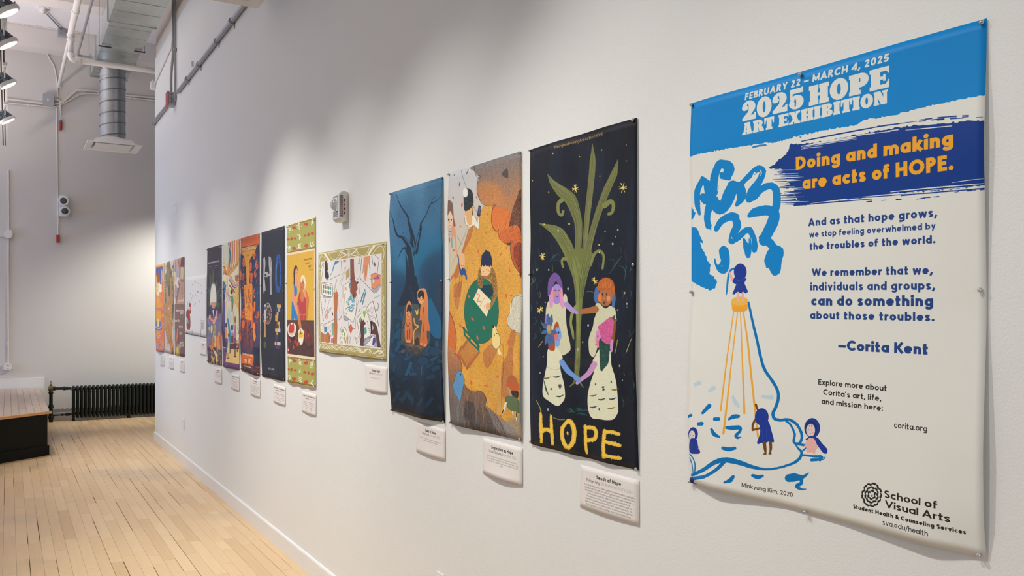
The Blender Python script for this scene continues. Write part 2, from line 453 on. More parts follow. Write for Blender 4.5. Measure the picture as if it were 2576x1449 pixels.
def glyph(ch, w):
    X, h, r = .7, w / 2, .33
    W = 2 * r
    ln = lambda *p: np.array(p, float)
    bowl = lambda: _arc(r, X / 2, r - h, X / 2 - h, 0, 360, 26)
    def arch(x0, x1):
        c = (x0 + x1) / 2; q = (x1 - x0) / 2
        return np.vstack([_arc(c, X - h - q, q, q, 180, 0), [[x1, 0]]])
    g = {
     ' ': (.22, []), '.': (w * 1.15, [('poly', _arc(w * .57, w * .57, w * .6, w * .6, 0, 360))]),
     ',': (w * 1.1, [ln((w * .9, w * 1.0), (w * .2, -.16))]), ':': (w * 1.15, [('poly', _arc(w * .57, w * .57, w * .6, w * .6, 0, 360)), ('poly', _arc(w * .57, X - w * .6, w * .6, w * .6, 0, 360))]),
     "'": (w, [ln((h, 1), (h * .6, .72))]), '-': (.34, [ln((0, .36), (.34, .36))]), '—': (.7, [ln((0, .38), (.7, .38))]),
     '!': (w * 1.15, [('poly', _arc(w * .57, w * .57, w * .6, w * .6, 0, 360)), ln((w * .57, .3), (w * .57, 1))]),
     '/': (.42, [ln((0, -.12), (.42, 1.05))]), '"': (.3, [ln((.06, 1), (.06, .75)), ln((.24, 1), (.24, .75))]),
     '#': (.66, [ln((.16, 0), (.28, 1)), ln((.4, 0), (.52, 1)), ln((.02, .33), (.6, .33)), ln((.06, .67), (.64, .67))]),
     '&': (.72, [np.vstack([[(.7, 0)], [(.2, .68)], _arc(.3, .8, .14, .2 - h, 200, -20), [(.1, .4)], _arc(.28, .25, .25 - h, .25 - h, 150, 330), [(.66, .5)]])]),
     'a': (W, [bowl(), ln((W - h, 0), (W - h, X))]), 'b': (W, [bowl(), ln((h, 0), (h, 1))]),
     'c': (W * .86, [_arc(r, X / 2, r - h, X / 2 - h, 48, 312)]), 'd': (W, [bowl(), ln((W - h, 0), (W - h, 1))]),
     'e': (W, [np.vstack([[(h, X / 2)], _arc(r, X / 2, r - h, X / 2 - h, 0, 318)])]),
     'f': (.42, [np.vstack([_arc(.16 + .16, .84, .16, .16 - h, 80, 180, 8), [(.16, 0)]]), ln((0, X - h), (.4, X - h))]),
     'g': (W, [bowl(), np.vstack([[(W - h, X)], [(W - h, 0)], _arc(r, -.04, r - h, .26 - h, 0, -150, 12)])]),
     'h': (W * .92, [ln((h, 0), (h, 1)), arch(h, W * .92 - h)]), 'i': (w, [ln((h, 0), (h, X)), ('poly', _arc(h, .9, w * .62, w * .62, 0, 360))]),
     'j': (w * 1.5, [ln((w, X), (w, -.1), (0, -.24)), ('poly', _arc(w, .9, w * .62, w * .62, 0, 360))]),
     'k': (W * .9, [ln((h, 0), (h, 1)), ln((W * .8, X), (w, X * .42)), ln((W * .34, X * .5), (W * .86, 0))]), 'l': (w, [ln((h, 0), (h, 1))]),
     'm': (W * 1.5, [ln((h, 0), (h, X)), arch(h, W * .75), arch(W * .75, W * 1.5 - h)]), 'n': (W * .92, [ln((h, 0), (h, X)), arch(h, W * .92 - h)]),
     'o': (W, [bowl()]), 'p': (W, [bowl(), ln((h, X), (h, -.28))]), 'q': (W, [bowl(), ln((W - h, X), (W - h, -.28))]),
     'r': (.4, [ln((h, 0), (h, X)), _arc(.36, X - .27, .36 - h, .27 - h, 180, 85, 8)]),
     's': (.5, [np.vstack([_arc(.25, X * .74, .25 - h, X * .26 - h * .9, 30, 200, 12), _arc(.25, X * .27, .25 - h, X * .27 - h * .9, 60, -155, 12)])]),
     't': (.42, [ln((.17, .95), (.17, 0)), ln((0, X - h), (.4, X - h)), ln((.17, h), (.38, h))]),
     'u': (W * .92, [np.vstack([[(h, X)], _arc(W * .46, W * .46 - h + h, W * .46 - h, W * .46 - h, 180, 360), [(W * .92 - h, X)]]), ln((W * .92 - h, 0), (W * .92 - h, X))]),
     'v': (W * .95, [ln((h, X), (W * .475, h * .5), (W * .95 - h, X))]), 'w': (W * 1.4, [ln((h, X), (W * .38, h * .5), (W * .7, X * .9), (W * 1.02, h * .5), (W * 1.4 - h, X))]),
     'x': (W * .9, [ln((h, 0), (W * .9 - h, X)), ln((h, X), (W * .9 - h, 0))]), 'y': (W * .95, [ln((h, X), (W * .48, h)), ln((W * .95 - h, X), (W * .28, -.26))]),
     'z': (W * .85, [ln((0, X - h), (W * .85 - h, X - h), (h, h), (W * .85, h))]),
     'A': (.86, [ln((h * .8, 0), (.43, 1 - h * .6), (.86 - h * .8, 0)), ln((.2, .3), (.66, .3))]),
     'B': (.62, [ln((h, 0), (h, 1)), np.vstack([[(h, 1 - h)], _arc(.34, .76, .22 - h * .2, .24 - h, 90, -90, 10), [(h, .52)]]), np.vstack([[(h, .52)], _arc(.36, .27, .26 - h * .6, .27 - h * .9, 90, -90, 10), [(h, h)]])]),
     'C': (.8, [_arc(.47, .5, .47 - h, .5 - h, 45, 315, 24)]), 'D': (.78, [ln((h, 0), (h, 1)), np.vstack([[(h, 1 - h)], _arc(.3, .5, .48 - h, .5 - h, 90, -90, 18), [(h, h)]])]),
     'E': (.56, [ln((h, 0), (h, 1)), ln((h, 1 - h), (.56, 1 - h)), ln((h, .5), (.52, .5)), ln((h, h), (.56, h))]),
     'F': (.54, [ln((h, 0), (h, 1)), ln((h, 1 - h), (.54, 1 - h)), ln((h, .48), (.5, .48))]),
     'G': (.86, [np.vstack([_arc(.47, .5, .47 - h, .5 - h, 45, 345, 24), [(.55, .42)]])]), 'H': (.76, [ln((h, 0), (h, 1)), ln((.76 - h, 0), (.76 - h, 1)), ln((h, .5), (.76 - h, .5))]),
     'I': (w, [ln((h, 0), (h, 1))]), 'J': (.5, [np.vstack([[(.5 - h, 1)], _arc(.25, .25, .25 - h, .25 - h, 0, -160, 10)])]),
     'K': (.7, [ln((h, 0), (h, 1)), ln((.66, 1), (w, .4)), ln((.28, .55), (.68, 0))]), 'L': (.5, [ln((h, 1), (h, 0)), ln((h, h), (.5, h))]),
     'M': (.94, [ln((h, 0), (h, 1)), ln((.94 - h, 0), (.94 - h, 1)), ln((h, 1 - h), (.47, .2), (.94 - h, 1 - h))]), 'N': (.78, [ln((h, 0), (h, 1)), ln((.78 - h, 0), (.78 - h, 1)), ln((h, 1 - h), (.78 - h, h))]),
     'O': (.98, [_arc(.49, .5, .49 - h, .5 - h, 0, 360, 30)]), 'P': (.6, [ln((h, 0), (h, 1)), np.vstack([[(h, 1 - h)], _arc(.32, .7, .28 - h, .3 - h, 90, -90, 12), [(h, .4 + h)]])]),
     'Q': (.98, [_arc(.49, .5, .49 - h, .5 - h, 0, 360, 30), ln((.6, .3), (.95, -.03))]), 'R': (.66, [ln((h, 0), (h, 1)), np.vstack([[(h, 1 - h)], _arc(.32, .72, .28 - h, .28 - h, 90, -90, 12), [(h, .44 + h)]]), ln((.3, .46), (.6, 0))]),
     'S': (.58, [np.vstack([_arc(.29, .74, .29 - h, .26 - h, 35, 210, 12), _arc(.29, .27, .29 - h, .27 - h, 55, -150, 12)])]),
     'T': (.64, [ln((0, 1 - h), (.64, 1 - h)), ln((.32, 0), (.32, 1))]), 'U': (.74, [np.vstack([[(h, 1)], _arc(.37, .37, .37 - h, .37 - h, 180, 360), [(.74 - h, 1)]])]),
     'V': (.84, [ln((h * .8, 1), (.42, h * .6), (.84 - h * .8, 1))]), 'W': (1.2, [ln((h * .8, 1), (.33, h), (.6, .9), (.87, h), (1.2 - h * .8, 1))]), 'X': (.74, [ln((h, 0), (.74 - h, 1)), ln((h, 1), (.74 - h, 0))]),
     'Y': (.76, [ln((h, 1), (.38, .45), (.76 - h, 1)), ln((.38, 0), (.38, .45))]), 'Z': (.64, [ln((0, 1 - h), (.64 - h, 1 - h), (h, h), (.64, h))]),
     '0': (.64, [_arc(.32, .5, .32 - h, .5 - h, 0, 360, 24)]), '1': (.36, [ln((.26, 0), (.26, 1)), ln((.02, .8), (.24, .97))]),
     '2': (.6, [np.vstack([_arc(.29, .71, .28 - h, .29 - h, 165, -35, 14), [(h * 1.4, h)], [(.6, h)]])]),
     '3': (.58, [np.vstack([_arc(.27, .74, .26 - h, .26 - h, 150, -80, 12), _arc(.27, .28, .3 - h, .28 - h, 80, -150, 12)])]),
     '4': (.66, [ln((.5, 0), (.5, 1 - h), (.06, .27), (.66, .27))]), '5': (.6, [np.vstack([[(.54, 1 - h), (.15, 1 - h), (.1, .55)], _arc(.28, .33, .31 - h, .33 - h, 105, -150, 14)])]),
     '6': (.6, [_arc(.3, .32, .3 - h, .32 - h, 0, 360, 20), ln((.45, 1), (.06, .42))]), '7': (.56, [ln((0, 1 - h), (.52, 1 - h), (.18, 0))]),
     '8': (.6, [_arc(.3, .74, .25 - h, .26 - h, 0, 360, 18), _arc(.3, .28, .3 - h, .28 - h, 0, 360, 18)]), '9': (.6, [_arc(.3, .68, .3 - h, .32 - h, 0, 360, 20), ln((.15, 0), (.54, .58))]),
    }
    return g.get(ch, g['o'])

# ---- fat slab capitals
def slab(ch, w):
    R = lambda a, b, c, d: ('poly', np.array([(a, b), (c, b), (c, d), (a, d)], float))
    H = lambda a, b, c, d: ('hole', np.array([(a, b), (c, b), (c, d), (a, d)], float))
    P = lambda *p: ('poly', np.array(p, float))
    HP = lambda *p: ('hole', np.array(p, float))
    e = lambda cx, cy, rx, ry, k='poly': (k, _arc(cx, cy, rx, ry, 0, 359, 40))
    c = .035
    def D(pts_top, pts_bot):
        return ('poly', np.vstack([pts_top, pts_bot]))
    if ch == ' ': return .3, []
    if ch == 'H': return 1.12, [R(.06, 0, .5, 1), R(.62, 0, 1.06, 1), R(0, 0, .54, .22), R(.58, 0, 1.12, .22), R(0, .78, .54, 1), R(.58, .78, 1.12, 1), R(.4, .42, .7, .58)]
    if ch == 'O': return .98, [e(.49, .5, .49, .53), e(.49, .5, .1, .27, 'hole')]
    if ch == '0': return .9, [e(.45, .5, .45, .53), e(.45, .5, .085, .28, 'hole')]
    if ch == 'P': return 1.0, [R(.06, 0, .52, 1), R(0, 0, .6, .2), R(0, .8, .5, 1), ('poly', np.vstack([[(.3, 1)], _arc(.6, .66, .4, .34, 90, -90, 16), [(.3, .32)]])), H(.5, .58, .58, .76)]
    if ch == 'E': return .94, [R(.06, 0, .52, 1), R(0, 0, .94, .2), R(0, .8, .94, 1), R(.5, .42, .66, .58), R(.66, .34, .78, .66), P((.94, .0), (.94, .42), (.78, .2), (.78, 0)), P((.94, 1), (.94, .64), (.8, .82), (.78, 1))]
    if ch == 'A': return 1.02, [P((.08, 0), (.3, 1), (.74, 1), (.96, 0), (.5, 0), (.47, .2), (.36, .2), (.34, 0)), R(0, 0, .38, .16), R(.46, 0, 1.02, .16), R(.2, .84, .7, 1), HP((.4, .36), (.46, .36), (.43, .7))]
    if ch == 'R': return 1.04, [R(.06, 0, .5, 1), R(0, 0, .54, .2), R(0, .8, .5, 1), ('poly', np.vstack([[(.3, 1)], _arc(.56, .7, .36, .3, 90, -90, 16), [(.3, .4)]])), P((.5, .45), (.86, .45), (.98, .2), (1.04, .2), (1.04, 0), (.62, 0)), H(.49, .62, .56, .8)]
    if ch == 'T': return .9, [R(.22, 0, .68, 1), R(.14, 0, .76, .18), R(0, .8, .9, 1), P((0, 1), (0, .5), (.1, .5), (.18, .8), (.18, 1)), P((.9, 1), (.9, .5), (.8, .5), (.72, .8), (.72, 1))]
    if ch == 'X': return 1.04, [P((.06, 1), (.5, 1), (.98, 0), (.54, 0)), P((.98, 1), (.72, 1), (.06, 0), (.32, 0)), R(0, 0, .4, .18), R(.48, 0, 1.04, .18), R(0, .82, .54, 1), R(.62, .82, 1.02, 1)]
    if ch == 'I': return .58, [R(.06, 0, .52, 1), R(0, 0, .58, .2), R(0, .8, .58, 1)]
    if ch == 'B': return .98, [R(.06, 0, .5, 1), R(0, 0, .5, .2), R(0, .8, .5, 1), ('poly', np.vstack([[(.3, 1)], _arc(.58, .76, .34, .24, 90, -90, 12), [(.3, .52)]])), ('poly', np.vstack([[(.3, .54)], _arc(.6, .27, .38, .27, 90, -90, 12), [(.3, 0)]])), H(.48, .64, .56, .82), H(.48, .2, .56, .42)]
    if ch == 'N': return 1.06, [R(.06, 0, .34, 1), P((.1, 1), (.5, 1), (.96, 0), (.56, 0)), R(.72, 0, 1.0, 1), R(0, 0, .42, .16), R(0, .84, .4, 1), R(.64, .84, 1.06, 1)]
    if ch == '2': return .88, [('poly', np.vstack([_arc(.42, .68, .42, .35, 180, -30, 20), [(.55, .26), (.86, .24), (.88, .0), (.02, .0), (.02, .14), (.4, .46)], _arc(.36, .68, .06, .19, -30, 180, 8), [(.2, .56), (.06, .56)]])), e(.2, .66, .2, .13), P((.88, 0), (.88, .36), (.78, .36), (.7, .22), (.7, 0))]
    if ch == '5': return .93, [P((.1, 1), (.8, 1), (.82, .76), (.26, .76), (.26, .5), (.1, .5)), ('poly', _arc(.46, .33, .42, .35, 130, -170, 26)), ('hole', _arc(.4, .3, .06, .2, 0, 359, 16)), e(.22, .26, .17, .13), P((.7, 1), (.84, 1.04), (.84, .74), (.7, .78))]
    return .5, []
# ---------------------------------------------------------------- the printed sheets
QUADS = {
 'p1': [(1740.4, 260.1), (2483.4, 45.8), (2482.6, 1404.4), (1738.5, 1214)],
 'p2': [(1334.4, 376.6), (1604.1, 295.7), (1607.6, 1183.7), (1336.4, 1116.1)],
 'p3': [(1129.7, 436.9), (1312.5, 380.5), (1314.6, 1109.5), (1134, 1064.6)],
 'p4': [(983.4, 485.6), (1115, 444.5), (1120.2, 1063.2), (986, 1032.8)],
 'p5': [(801.3, 636.7), (972.5, 607), (972.5, 908.2), (801.9, 884.2)],
 'p6': [(723, 566.6), (794, 543.9), (795, 979), (724.5, 963.3)],
 'p7': [(658.3, 584.8), (716.4, 567.7), (717.9, 959.6), (659.4, 946.8)],
 'p8': [(606.3, 599.5), (652.9, 586.5), (654.1, 945.8), (607.2, 931.8)],
 'p9': [(561.2, 613.5), (602.2, 601), (602.5, 931.2), (562.2, 922.5)],
 'p10': [(521.8, 625.3), (557.5, 615), (558.1, 920), (522.7, 911.6)],
 'p11': [(467.4, 697.6), (520.8, 689.2), (519.4, 849.8), (467, 839)],
 'p12': [(439.2, 653.4), (464, 645.7), (464.5, 897.6), (439.7, 892.6)],
 'p13': [(414.5, 661.4), (436.8, 654.2), (437.5, 891.6), (415, 886)],
 'p14': [(392, 667.4), (413, 662), (413.3, 886.8), (392.8, 882.4)],
}

def art_p1():
    c = Canvas(1440, 1840, 'dedcd4', QUADS['p1'])
    c.warp = ([262, 390, 500, 800, 950, 1080, 1214], [0, 4, 0, 0, 6, 8, 1], 1730, 170)
    BL, NV, YL, TX = '0080c6', '0d3884', 'f2a428', '23427f'
    c.F(1700, 20, 3.019)
    top = [(60, 500), (2500, -200), (2500, 640), (2345, 668), (2270, 680), (2180, 695), (2060, 722), (1990, 728), (1900, 752), (1830, 764), (1760, 792), (1650, 812), (1560, 832), (1450, 845),
           (1400, 872), (1350, 898), (1250, 910), (1130, 932), (1000, 955), (950, 968), (850, 1000), (760, 1020), (700, 1022), (600, 1038), (520, 1050), (450, 1062), (330, 1082), (250, 1095), (180, 1110), (110, 1127), (60, 1140)]
    c.P(BL, top, rough=5)
    c.K(BL, [(595, 1058), (640, 1046), (690, 1040)], 12, rough=3)
    c.E(BL, 955, 980, 8, 5)
    WH = 'dcdcd6'
    c.text('FEBRUARY 22 — MARCH 4, 2025', (532, 702), (1626, 405), 50, WH, wt=.225, slant=.12, sp=.13)
    c.text('2025', (512, 864), (986, 750), 143, WH, glyphs=slab, sp=.04)
    c.text('HOPE', (1018, 746), (1628, 600), 148, WH, glyphs=slab, sp=.04)
    c.text('ART', (514, 968), (754, 914), 90, WH, glyphs=slab, sp=.035)
    c.text('EXHIBITION', (788, 906), (1618, 722), 92, WH, glyphs=slab, sp=.045)
    # navy banner with dry-brush ends
    ban = [(715, 1216), (760, 1182), (790, 1150), (845, 1112), (870, 1062), (880, 1035), (1000, 1028), (1100, 1018), (1350, 968), (1700, 905), (2000, 880), (2350, 855), (2500, 850),
           (2500, 1330), (2360, 1345), (2100, 1378), (1700, 1405), (1300, 1455), (1000, 1492), (900, 1497), (930, 1440), (905, 1395), (870, 1340), (850, 1270), (815, 1225)]
    c.P(NV, ban, rough=5)
    for k in range(46):                            # bristles on the left end
        y = 1215 + rng.rand() * 275; x = 850 + rng.rand() * 60 + (y - 1215) * .2
        L = 40 + rng.rand() * 100
        c.K(NV, [(x, y), (x - L, y + 3 + rng.randn() * 6)], (9, 2), smooth=False)
    for k in range(26):
        y = 1225 + rng.rand() * 250; x = 790 + rng.rand() * 80 + (y - 1215) * .25
        c.K('dedcd4', [(x - 30, y), (x + 40 + rng.rand() * 80, y - 4)], (6, 1.5), smooth=False)
    def streak(x0, y0, x1, y1, w, col, n=1, broken=.0):
        for i in range(n):
            o = rng.randn() * 5
            a = np.linspace(0, 1, 9); pts = np.c_[x0 + (x1 - x0) * a, y0 + (y1 - y0) * a + o - 10 * np.sin(a * 3.1) * .3]
            if broken:
                for q in range(8):
                    if rng.rand() > broken:
                        c.K(col, [pts[q], pts[q + 1]], w * (.5 + rng.rand()), smooth=False)
            else:
                c.K(col, pts, (w * .5, w, w * .4))
    for a in [(960, 1010, 1500, 908, 7, NV, 2), (1330, 945, 1850, 868, 8, NV, 1), (1540, 905, 1700, 884, 7, NV, 2, .2), (1860, 850, 2240, 816, 7, NV, 2, .4), (1950, 862, 2350, 838, 6, NV, 1, .5),
              (960, 1050, 1380, 985, 5, 'dedcd4', 4), (1400, 962, 2350, 876, 4, 'dedcd4', 2, .5), (1050, 1032, 1700, 925, 4, 'dedcd4', 2, .3),
              (960, 1066, 1120, 1048, 5, 'dedcd4', 1), (2110, 1335, 2360, 1305, 6, 'dedcd4', 1), (1640, 1392, 2360, 1330, 8, 'dedcd4', 2), (1760, 1402, 2360, 1352, 5, 'dedcd4', 1), (1030, 1478, 1700, 1400, 6, 'dedcd4', 2),
              (1720, 1424, 2360, 1372, 5, NV, 2, .3), (900, 1499, 1500, 1448, 6, NV, 2), (1300, 1440, 2000, 1395, 5, NV, 2, .2), (1420, 1468, 1720, 1445, 6, NV, 1, .3), (1840, 1452, 2010, 1432, 6, NV, 1, .2), (2100, 1400, 2360, 1378, 7, NV, 1, .4)]:
        streak(*a)
    c.text('Doing and making', (918, 1229), (2125, 1042), 98, YL, wt=.25, sp=.1)
    c.text('are acts of HOPE.', (967, 1376), (2126, 1228), 100, YL, wt=.25, sp=.1)
    # tree of brush marks
    c.F(1700, 380, 3.019)
    for pts, w in [([(182, 478), (166, 400), (168, 300), (205, 222)], (20, 44, 46, 40)), ([(205, 205), (250, 262), (262, 330), (238, 370), (210, 350)], (30, 80, 76, 60)), ([(262, 330), (292, 300), (298, 200), (330, 110), (352, 95)], (76, 66, 56, 60)),
                   ([(345, 95), (400, 110), (412, 140), (390, 185), (362, 190)], (60, 76, 80, 70, 50)), ([(355, 180), (408, 205)], (40, 36)),
                   ([(250, 570), (240, 500), (262, 410), (300, 370)], (46, 46, 60, 60)), ([(262, 560), (268, 600)], (24, 6)), ([(300, 400), (340, 440), (385, 390), (410, 330), (440, 262)], (90, 80, 90, 96, 80)),
                   ([(430, 262), (490, 280), (500, 350), (465, 410)], (70, 80, 66, 24)), ([(480, 270), (560, 190), (628, 135), (668, 150), (640, 225), (585, 300), (562, 360)], (36, 40, 50, 44, 50, 60, 60)),
                   ([(560, 360), (600, 340), (650, 290), (720, 262), (765, 290), (772, 380), (762, 440)], (56, 56, 50, 50, 56, 60, 56)), ([(560, 490), (610, 462), (690, 448), (750, 470), (740, 540), (700, 620), (672, 680)], (30, 70, 76, 80, 86, 80, 76)),
                   ([(668, 660), (720, 700), (770, 760)], (70, 66, 50)), ([(765, 770), (750, 830), (760, 900), (752, 935)], (120, 120, 80, 16)), ([(715, 770), (700, 830), (700, 880)], (40, 50, 20)),
                   ([(310, 590), (350, 530), (420, 495), (458, 500)], (40, 50, 60, 60)), ([(450, 500), (470, 560), (445, 620), (428, 680)], (56, 60, 58, 52)), ([(430, 685), (480, 650), (530, 605), (565, 600), (590, 650)], (42, 46, 44, 46, 40)),
                   ([(590, 650), (600, 710), (600, 750)], (46, 50, 40)), ([(520, 670), (540, 730), (552, 790)], (20, 50, 40)), ([(560, 670), (565, 740), (556, 795)], (20, 26, 30))]:
        c.K(BL, pts, w, rough=2.2)
    c.P(BL, [(100, 575), (140, 575), (158, 585), (170, 600), (210, 700), (185, 690), (200, 740), (235, 800), (240, 830), (265, 860), (262, 900), (255, 930), (290, 950), (315, 990), (300, 1040), (265, 1058), (180, 1020), (100, 975)], rough=4)
    c.P(BL, [(100, 390), (124, 430), (152, 470), (140, 500), (100, 550)], rough=4)
    c.P(BL, [(332, 745), (365, 718), (404, 750), (412, 850), (395, 910), (362, 930), (320, 908), (293, 840), (300, 812), (312, 850), (325, 862), (345, 830), (335, 796)], smooth=True)
    for p in ([(192, 300), (196, 315)], [(320, 300), (335, 220), (400, 225)], [(540, 320), (600, 170), (610, 172)], [(645, 140), (655, 160), (650, 185)], [(425, 650), (432, 665)], [(560, 640), (556, 700)], [(540, 235), (595, 195)], [(345, 870), (358, 872)], [(575, 660), (582, 720)], [(300, 470), (282, 520)]):
        c.K('dedcd4', p, (3, 9, 3), rough=1)
    c.K(BL, [(448, 890), (418, 905), (400, 960), (390, 1060), (387, 1090)], (16, 18, 14, 6))
    PK, CN, BR = 'e6b0a6', '1d3891', '6e4716'
    c.K(PK, [(412, 922), (425, 960), (440, 985)], 20)
    c.P(CN, [(452, 950), (432, 985), (440, 1002), (462, 1010), (432, 1084), (450, 1086), (462, 1072), (480, 1072), (500, 1080), (520, 1072), (535, 1080), (552, 1066), (523, 1000), (540, 965)])
    c.E(CN, 492, 916, 49, 64)
    c.K('3c57a8', [(455, 970), (485, 982), (530, 965)], 3)
    for x in (475, 495, 512):
        c.K('3c57a8', [(x, 1000), (x - 4, 1045)], 2)
    c.K(PK, [(474, 1076), (478, 1140)], 20); c.K(PK, [(514, 1076), (513, 1140)], 20); c.E(PK, 476, 1142, 12, 10); c.E(PK, 510, 1142, 12, 10)
    YS, HB = 'f0a532', '006fb2'
    c.P(YS, [(426, 1140), (432, 1205), (460, 1220), (520, 1220), (548, 1204), (555, 1158)]); c.E('f5b548', 490, 1138, 65, 34)
    c.K(PK, [(478, 1100), (477, 1140)], 18); c.K(PK, [(513, 1100), (511, 1140)], 18)
    for x in range(440, 548, 8):
        c.K('d8952e', [(x, 1182), (x, 1212)], 1.6, smooth=False)
    c.text('And as that hope grows,', (1011, 569), (1992, 496), 58, TX, wt=.215, sp=.13)
    c.text('we stop feeling overwhelmed by', (1018, 653), (1982, 590), 46, TX, wt=.19, sp=.13)
    c.text('the troubles of the world.', (1021, 750), (1980, 697), 54, TX, wt=.225, sp=.13)
    c.text('We remember that we,', (1038, 949), (1955, 932), 58, TX, wt=.225, sp=.13)
    c.text('individuals and groups,', (1026, 1056), (1972, 1050), 60, TX, wt=.215, sp=.14)
    c.text('can do something', (1033, 1170), (1960, 1176), 74, TX, wt=.235, sp=.12)
    c.text('about those troubles.', (1024, 1272), (1970, 1290), 60, TX, wt=.225, sp=.14)
    c.E('6a6a60', 1712, 536, 8, 3)
    # lower half
    c.F(1700, 760, 3.019)
    for p, w in [([(556, 0), (590, 150), (625, 290), (660, 440), (690, 520), (745, 600), (782, 670), (788, 730), (768, 800), (750, 840), (758, 880), (800, 895), (870, 892), (930, 930), (965, 1000), (960, 1055), (935, 1075), (905, 1058), (912, 1000), (880, 930), (845, 900)], (16, 22, 22, 24, 22, 20, 18, 14)),
                 ([(915, 1072), (940, 1110), (965, 1138), (950, 1185), (900, 1222), (800, 1255), (700, 1268), (600, 1250), (500, 1215), (400, 1195), (320, 1215), (230, 1270), (130, 1312)], (12, 16, 20, 22, 16, 16, 30, 40, 36, 30, 24)),
                 ([(400, 1200), (340, 1265), (250, 1318), (160, 1335), (120, 1345)], (30, 24, 26, 26)), ([(108, 1150), (140, 1190), (155, 1240), (150, 1300)], (8, 10, 12)), ([(108, 1180), (128, 1230), (138, 1300)], 8), ([(150, 1375), (200, 1400), (250, 1408)], (6, 14, 8)),
                 ([(930, 1075), (985, 1085)], 18), ([(965, 1135), (1008, 1100)], 12), ([(970, 1160), (1060, 1170), (1118, 1172), (1105, 1192), (1040, 1198)], (12, 18, 18, 22)), ([(1100, 1204), (1135, 1190), (1145, 1168)], (8, 4)),
                 ([(215, 838), (268, 785)], (24, 34)), ([(90, 868), (120, 856)], 22), ([(182, 922), (212, 920)], 28), ([(312, 885), (345, 885)], 26), ([(418, 888), (455, 868), (492, 864)], (14, 34, 26)), ([(288, 962), (312, 1000), (352, 1020)], (20, 30, 16)),
                 ([(405, 950), (450, 952), (500, 950), (508, 975), (478, 1010), (490, 1028), (515, 1022)], (22, 34, 30, 20, 24, 18, 6)), ([(380, 1105), (425, 1115), (470, 1106)], (24, 32, 22)), ([(398, 1366), (440, 1350), (462, 1322)], (14, 34, 22)),
                 ([(602, 1315), (640, 1328), (672, 1318)], (24, 32, 20)), ([(866, 1336), (910, 1330), (970, 1328), (1018, 1298)], (60, 64, 30, 8)), ([(960, 1335), (962, 1372), (928, 1398), (960, 1420), (998, 1420)], (30, 24, 30, 16, 5))]:
        c.K(HB, p, w, rough=1.6)
    for p in ([(152, 626), (186, 612)], [(266, 672), (300, 650)], [(672, 716), (738, 722)]):
        c.K('bccfd8', p, (24, 34), rough=2)
    c.K('bccfd8', [(450, 716), (465, 755), (492, 790)], (22, 30, 22), rough=2)
    c.P(CN, [(108, 1330), (135, 1330), (150, 1378), (108, 1372)])
    for p, w in (([(446, 62), (402, 400), (357, 822)], (8, 10, 13)), ([(474, 72), (430, 500), (383, 995)], (8, 10, 17)), ([(496, 72), (515, 420), (537, 842)], (8, 10, 16)), ([(518, 70), (555, 300), (590, 600), (640, 1020)], (9, 14, 14, 14))):
        c.K(YS, p, w, smooth=False, rough=1)
    c.K(BR, [(622, 778), (632, 808), (645, 830)], (18, 14, 18)); c.K(BR, [(618, 890), (600, 930), (600, 970), (655, 955)], (18, 15, 15), smooth=False)
    c.P(CN, [(655, 905), (712, 900), (740, 980), (758, 1055), (740, 1062), (715, 1058), (690, 1072), (665, 1066), (645, 1076), (634, 1062), (655, 990)], smooth=True); c.E(CN, 666, 870, 51, 66)
    for x in (672, 700, 720):
        c.K('3c57a8', [(x, 960), (x + 2, 1040)], 2)
    c.K(BR, [(686, 1066), (692, 1110), (696, 1148)], (26, 22, 12)); c.K(BR, [(731, 1062), (734, 1105), (728, 1148)], (22, 20, 12)); c.E(BR, 690, 1152, 14, 6); c.E(BR, 728, 1150, 12, 6)
    c.P(CN, [(1040, 1025), (1085, 1028), (1120, 1070), (1160, 1115), (1156, 1148), (1128, 1142), (1080, 1078)], smooth=True)
    c.P(PK, [(1012, 1038), (1055, 1030), (1088, 1100), (1075, 1120), (1062, 1160), (1045, 1140), (1005, 1138), (1000, 1080)], smooth=True); c.K(PK, [(1010, 1050), (990, 1095)], 14)
    c.E(CN, 1045, 955, 60, 76); c.E('1b2f6d', 1035, 962, 46, 62); c.E('dfc9c6', 1033, 972, 34, 50)
    for x, y in ((1018, 968), (1042, 970), (1032, 998)):
        c.E('3a3030', x, y, 3, 4)
    c.E('e49a92', 1010, 985, 6, 5); c.E('e49a92', 1048, 990, 6, 5); c.K('3a3030', [(1020, 930), (1028, 945)], 2); c.K('3a3030', [(1040, 930), (1040, 946)], 2)
    c.K(CN, [(1000, 1042), (1032, 1020), (1060, 1030)], 10)
    c.E(CN, 136, 1000, 41, 53); c.E('dfd3cd', 127, 1010, 26, 38); c.P(CN, [(112, 1040), (165, 1040), (180, 1090), (198, 1140), (160, 1150), (108, 1136)], smooth=True)
    for x, y in ((113, 1008), (136, 1010), (125, 1026)):
        c.E('3a3030', x, y, 3, 4)
    c.K('3a3030', [(120, 982), (126, 994)], 1.6); c.E('e8d3ce', 190, 1108, 12, 10, a=.6); c.E('e8d3ce', 165, 1160, 14, 8, a=.6)
    c.text('—Corita Kent', (1240, 362), (1926, 396), 76, TX, wt=.24, sp=.1)
    BK = '26241f'
    c.text('Explore more about', (1090, 624), (1613, 674), 42, BK, wt=.17, sp=.12)
    c.text("Corita's art, life,", (1128, 700), (1571, 750), 41, BK, wt=.17, sp=.12)
    c.text('and mission here:', (1115, 770), (1586, 825), 41, BK, wt=.17, sp=.12)
    c.text('corita.org', (1675, 950), (1932, 980), 44, BK, wt=.14, sp=.13)
    c.F(1700, 1000, 3.0667)
    c.text('Minkyung Kim, 2020', (532, 686), (910, 768), 32, BK, wt=.13, sp=.13)
    c.text('School of', (1633, 767), (2052, 853), 56, BK, wt=.17, sp=.09)
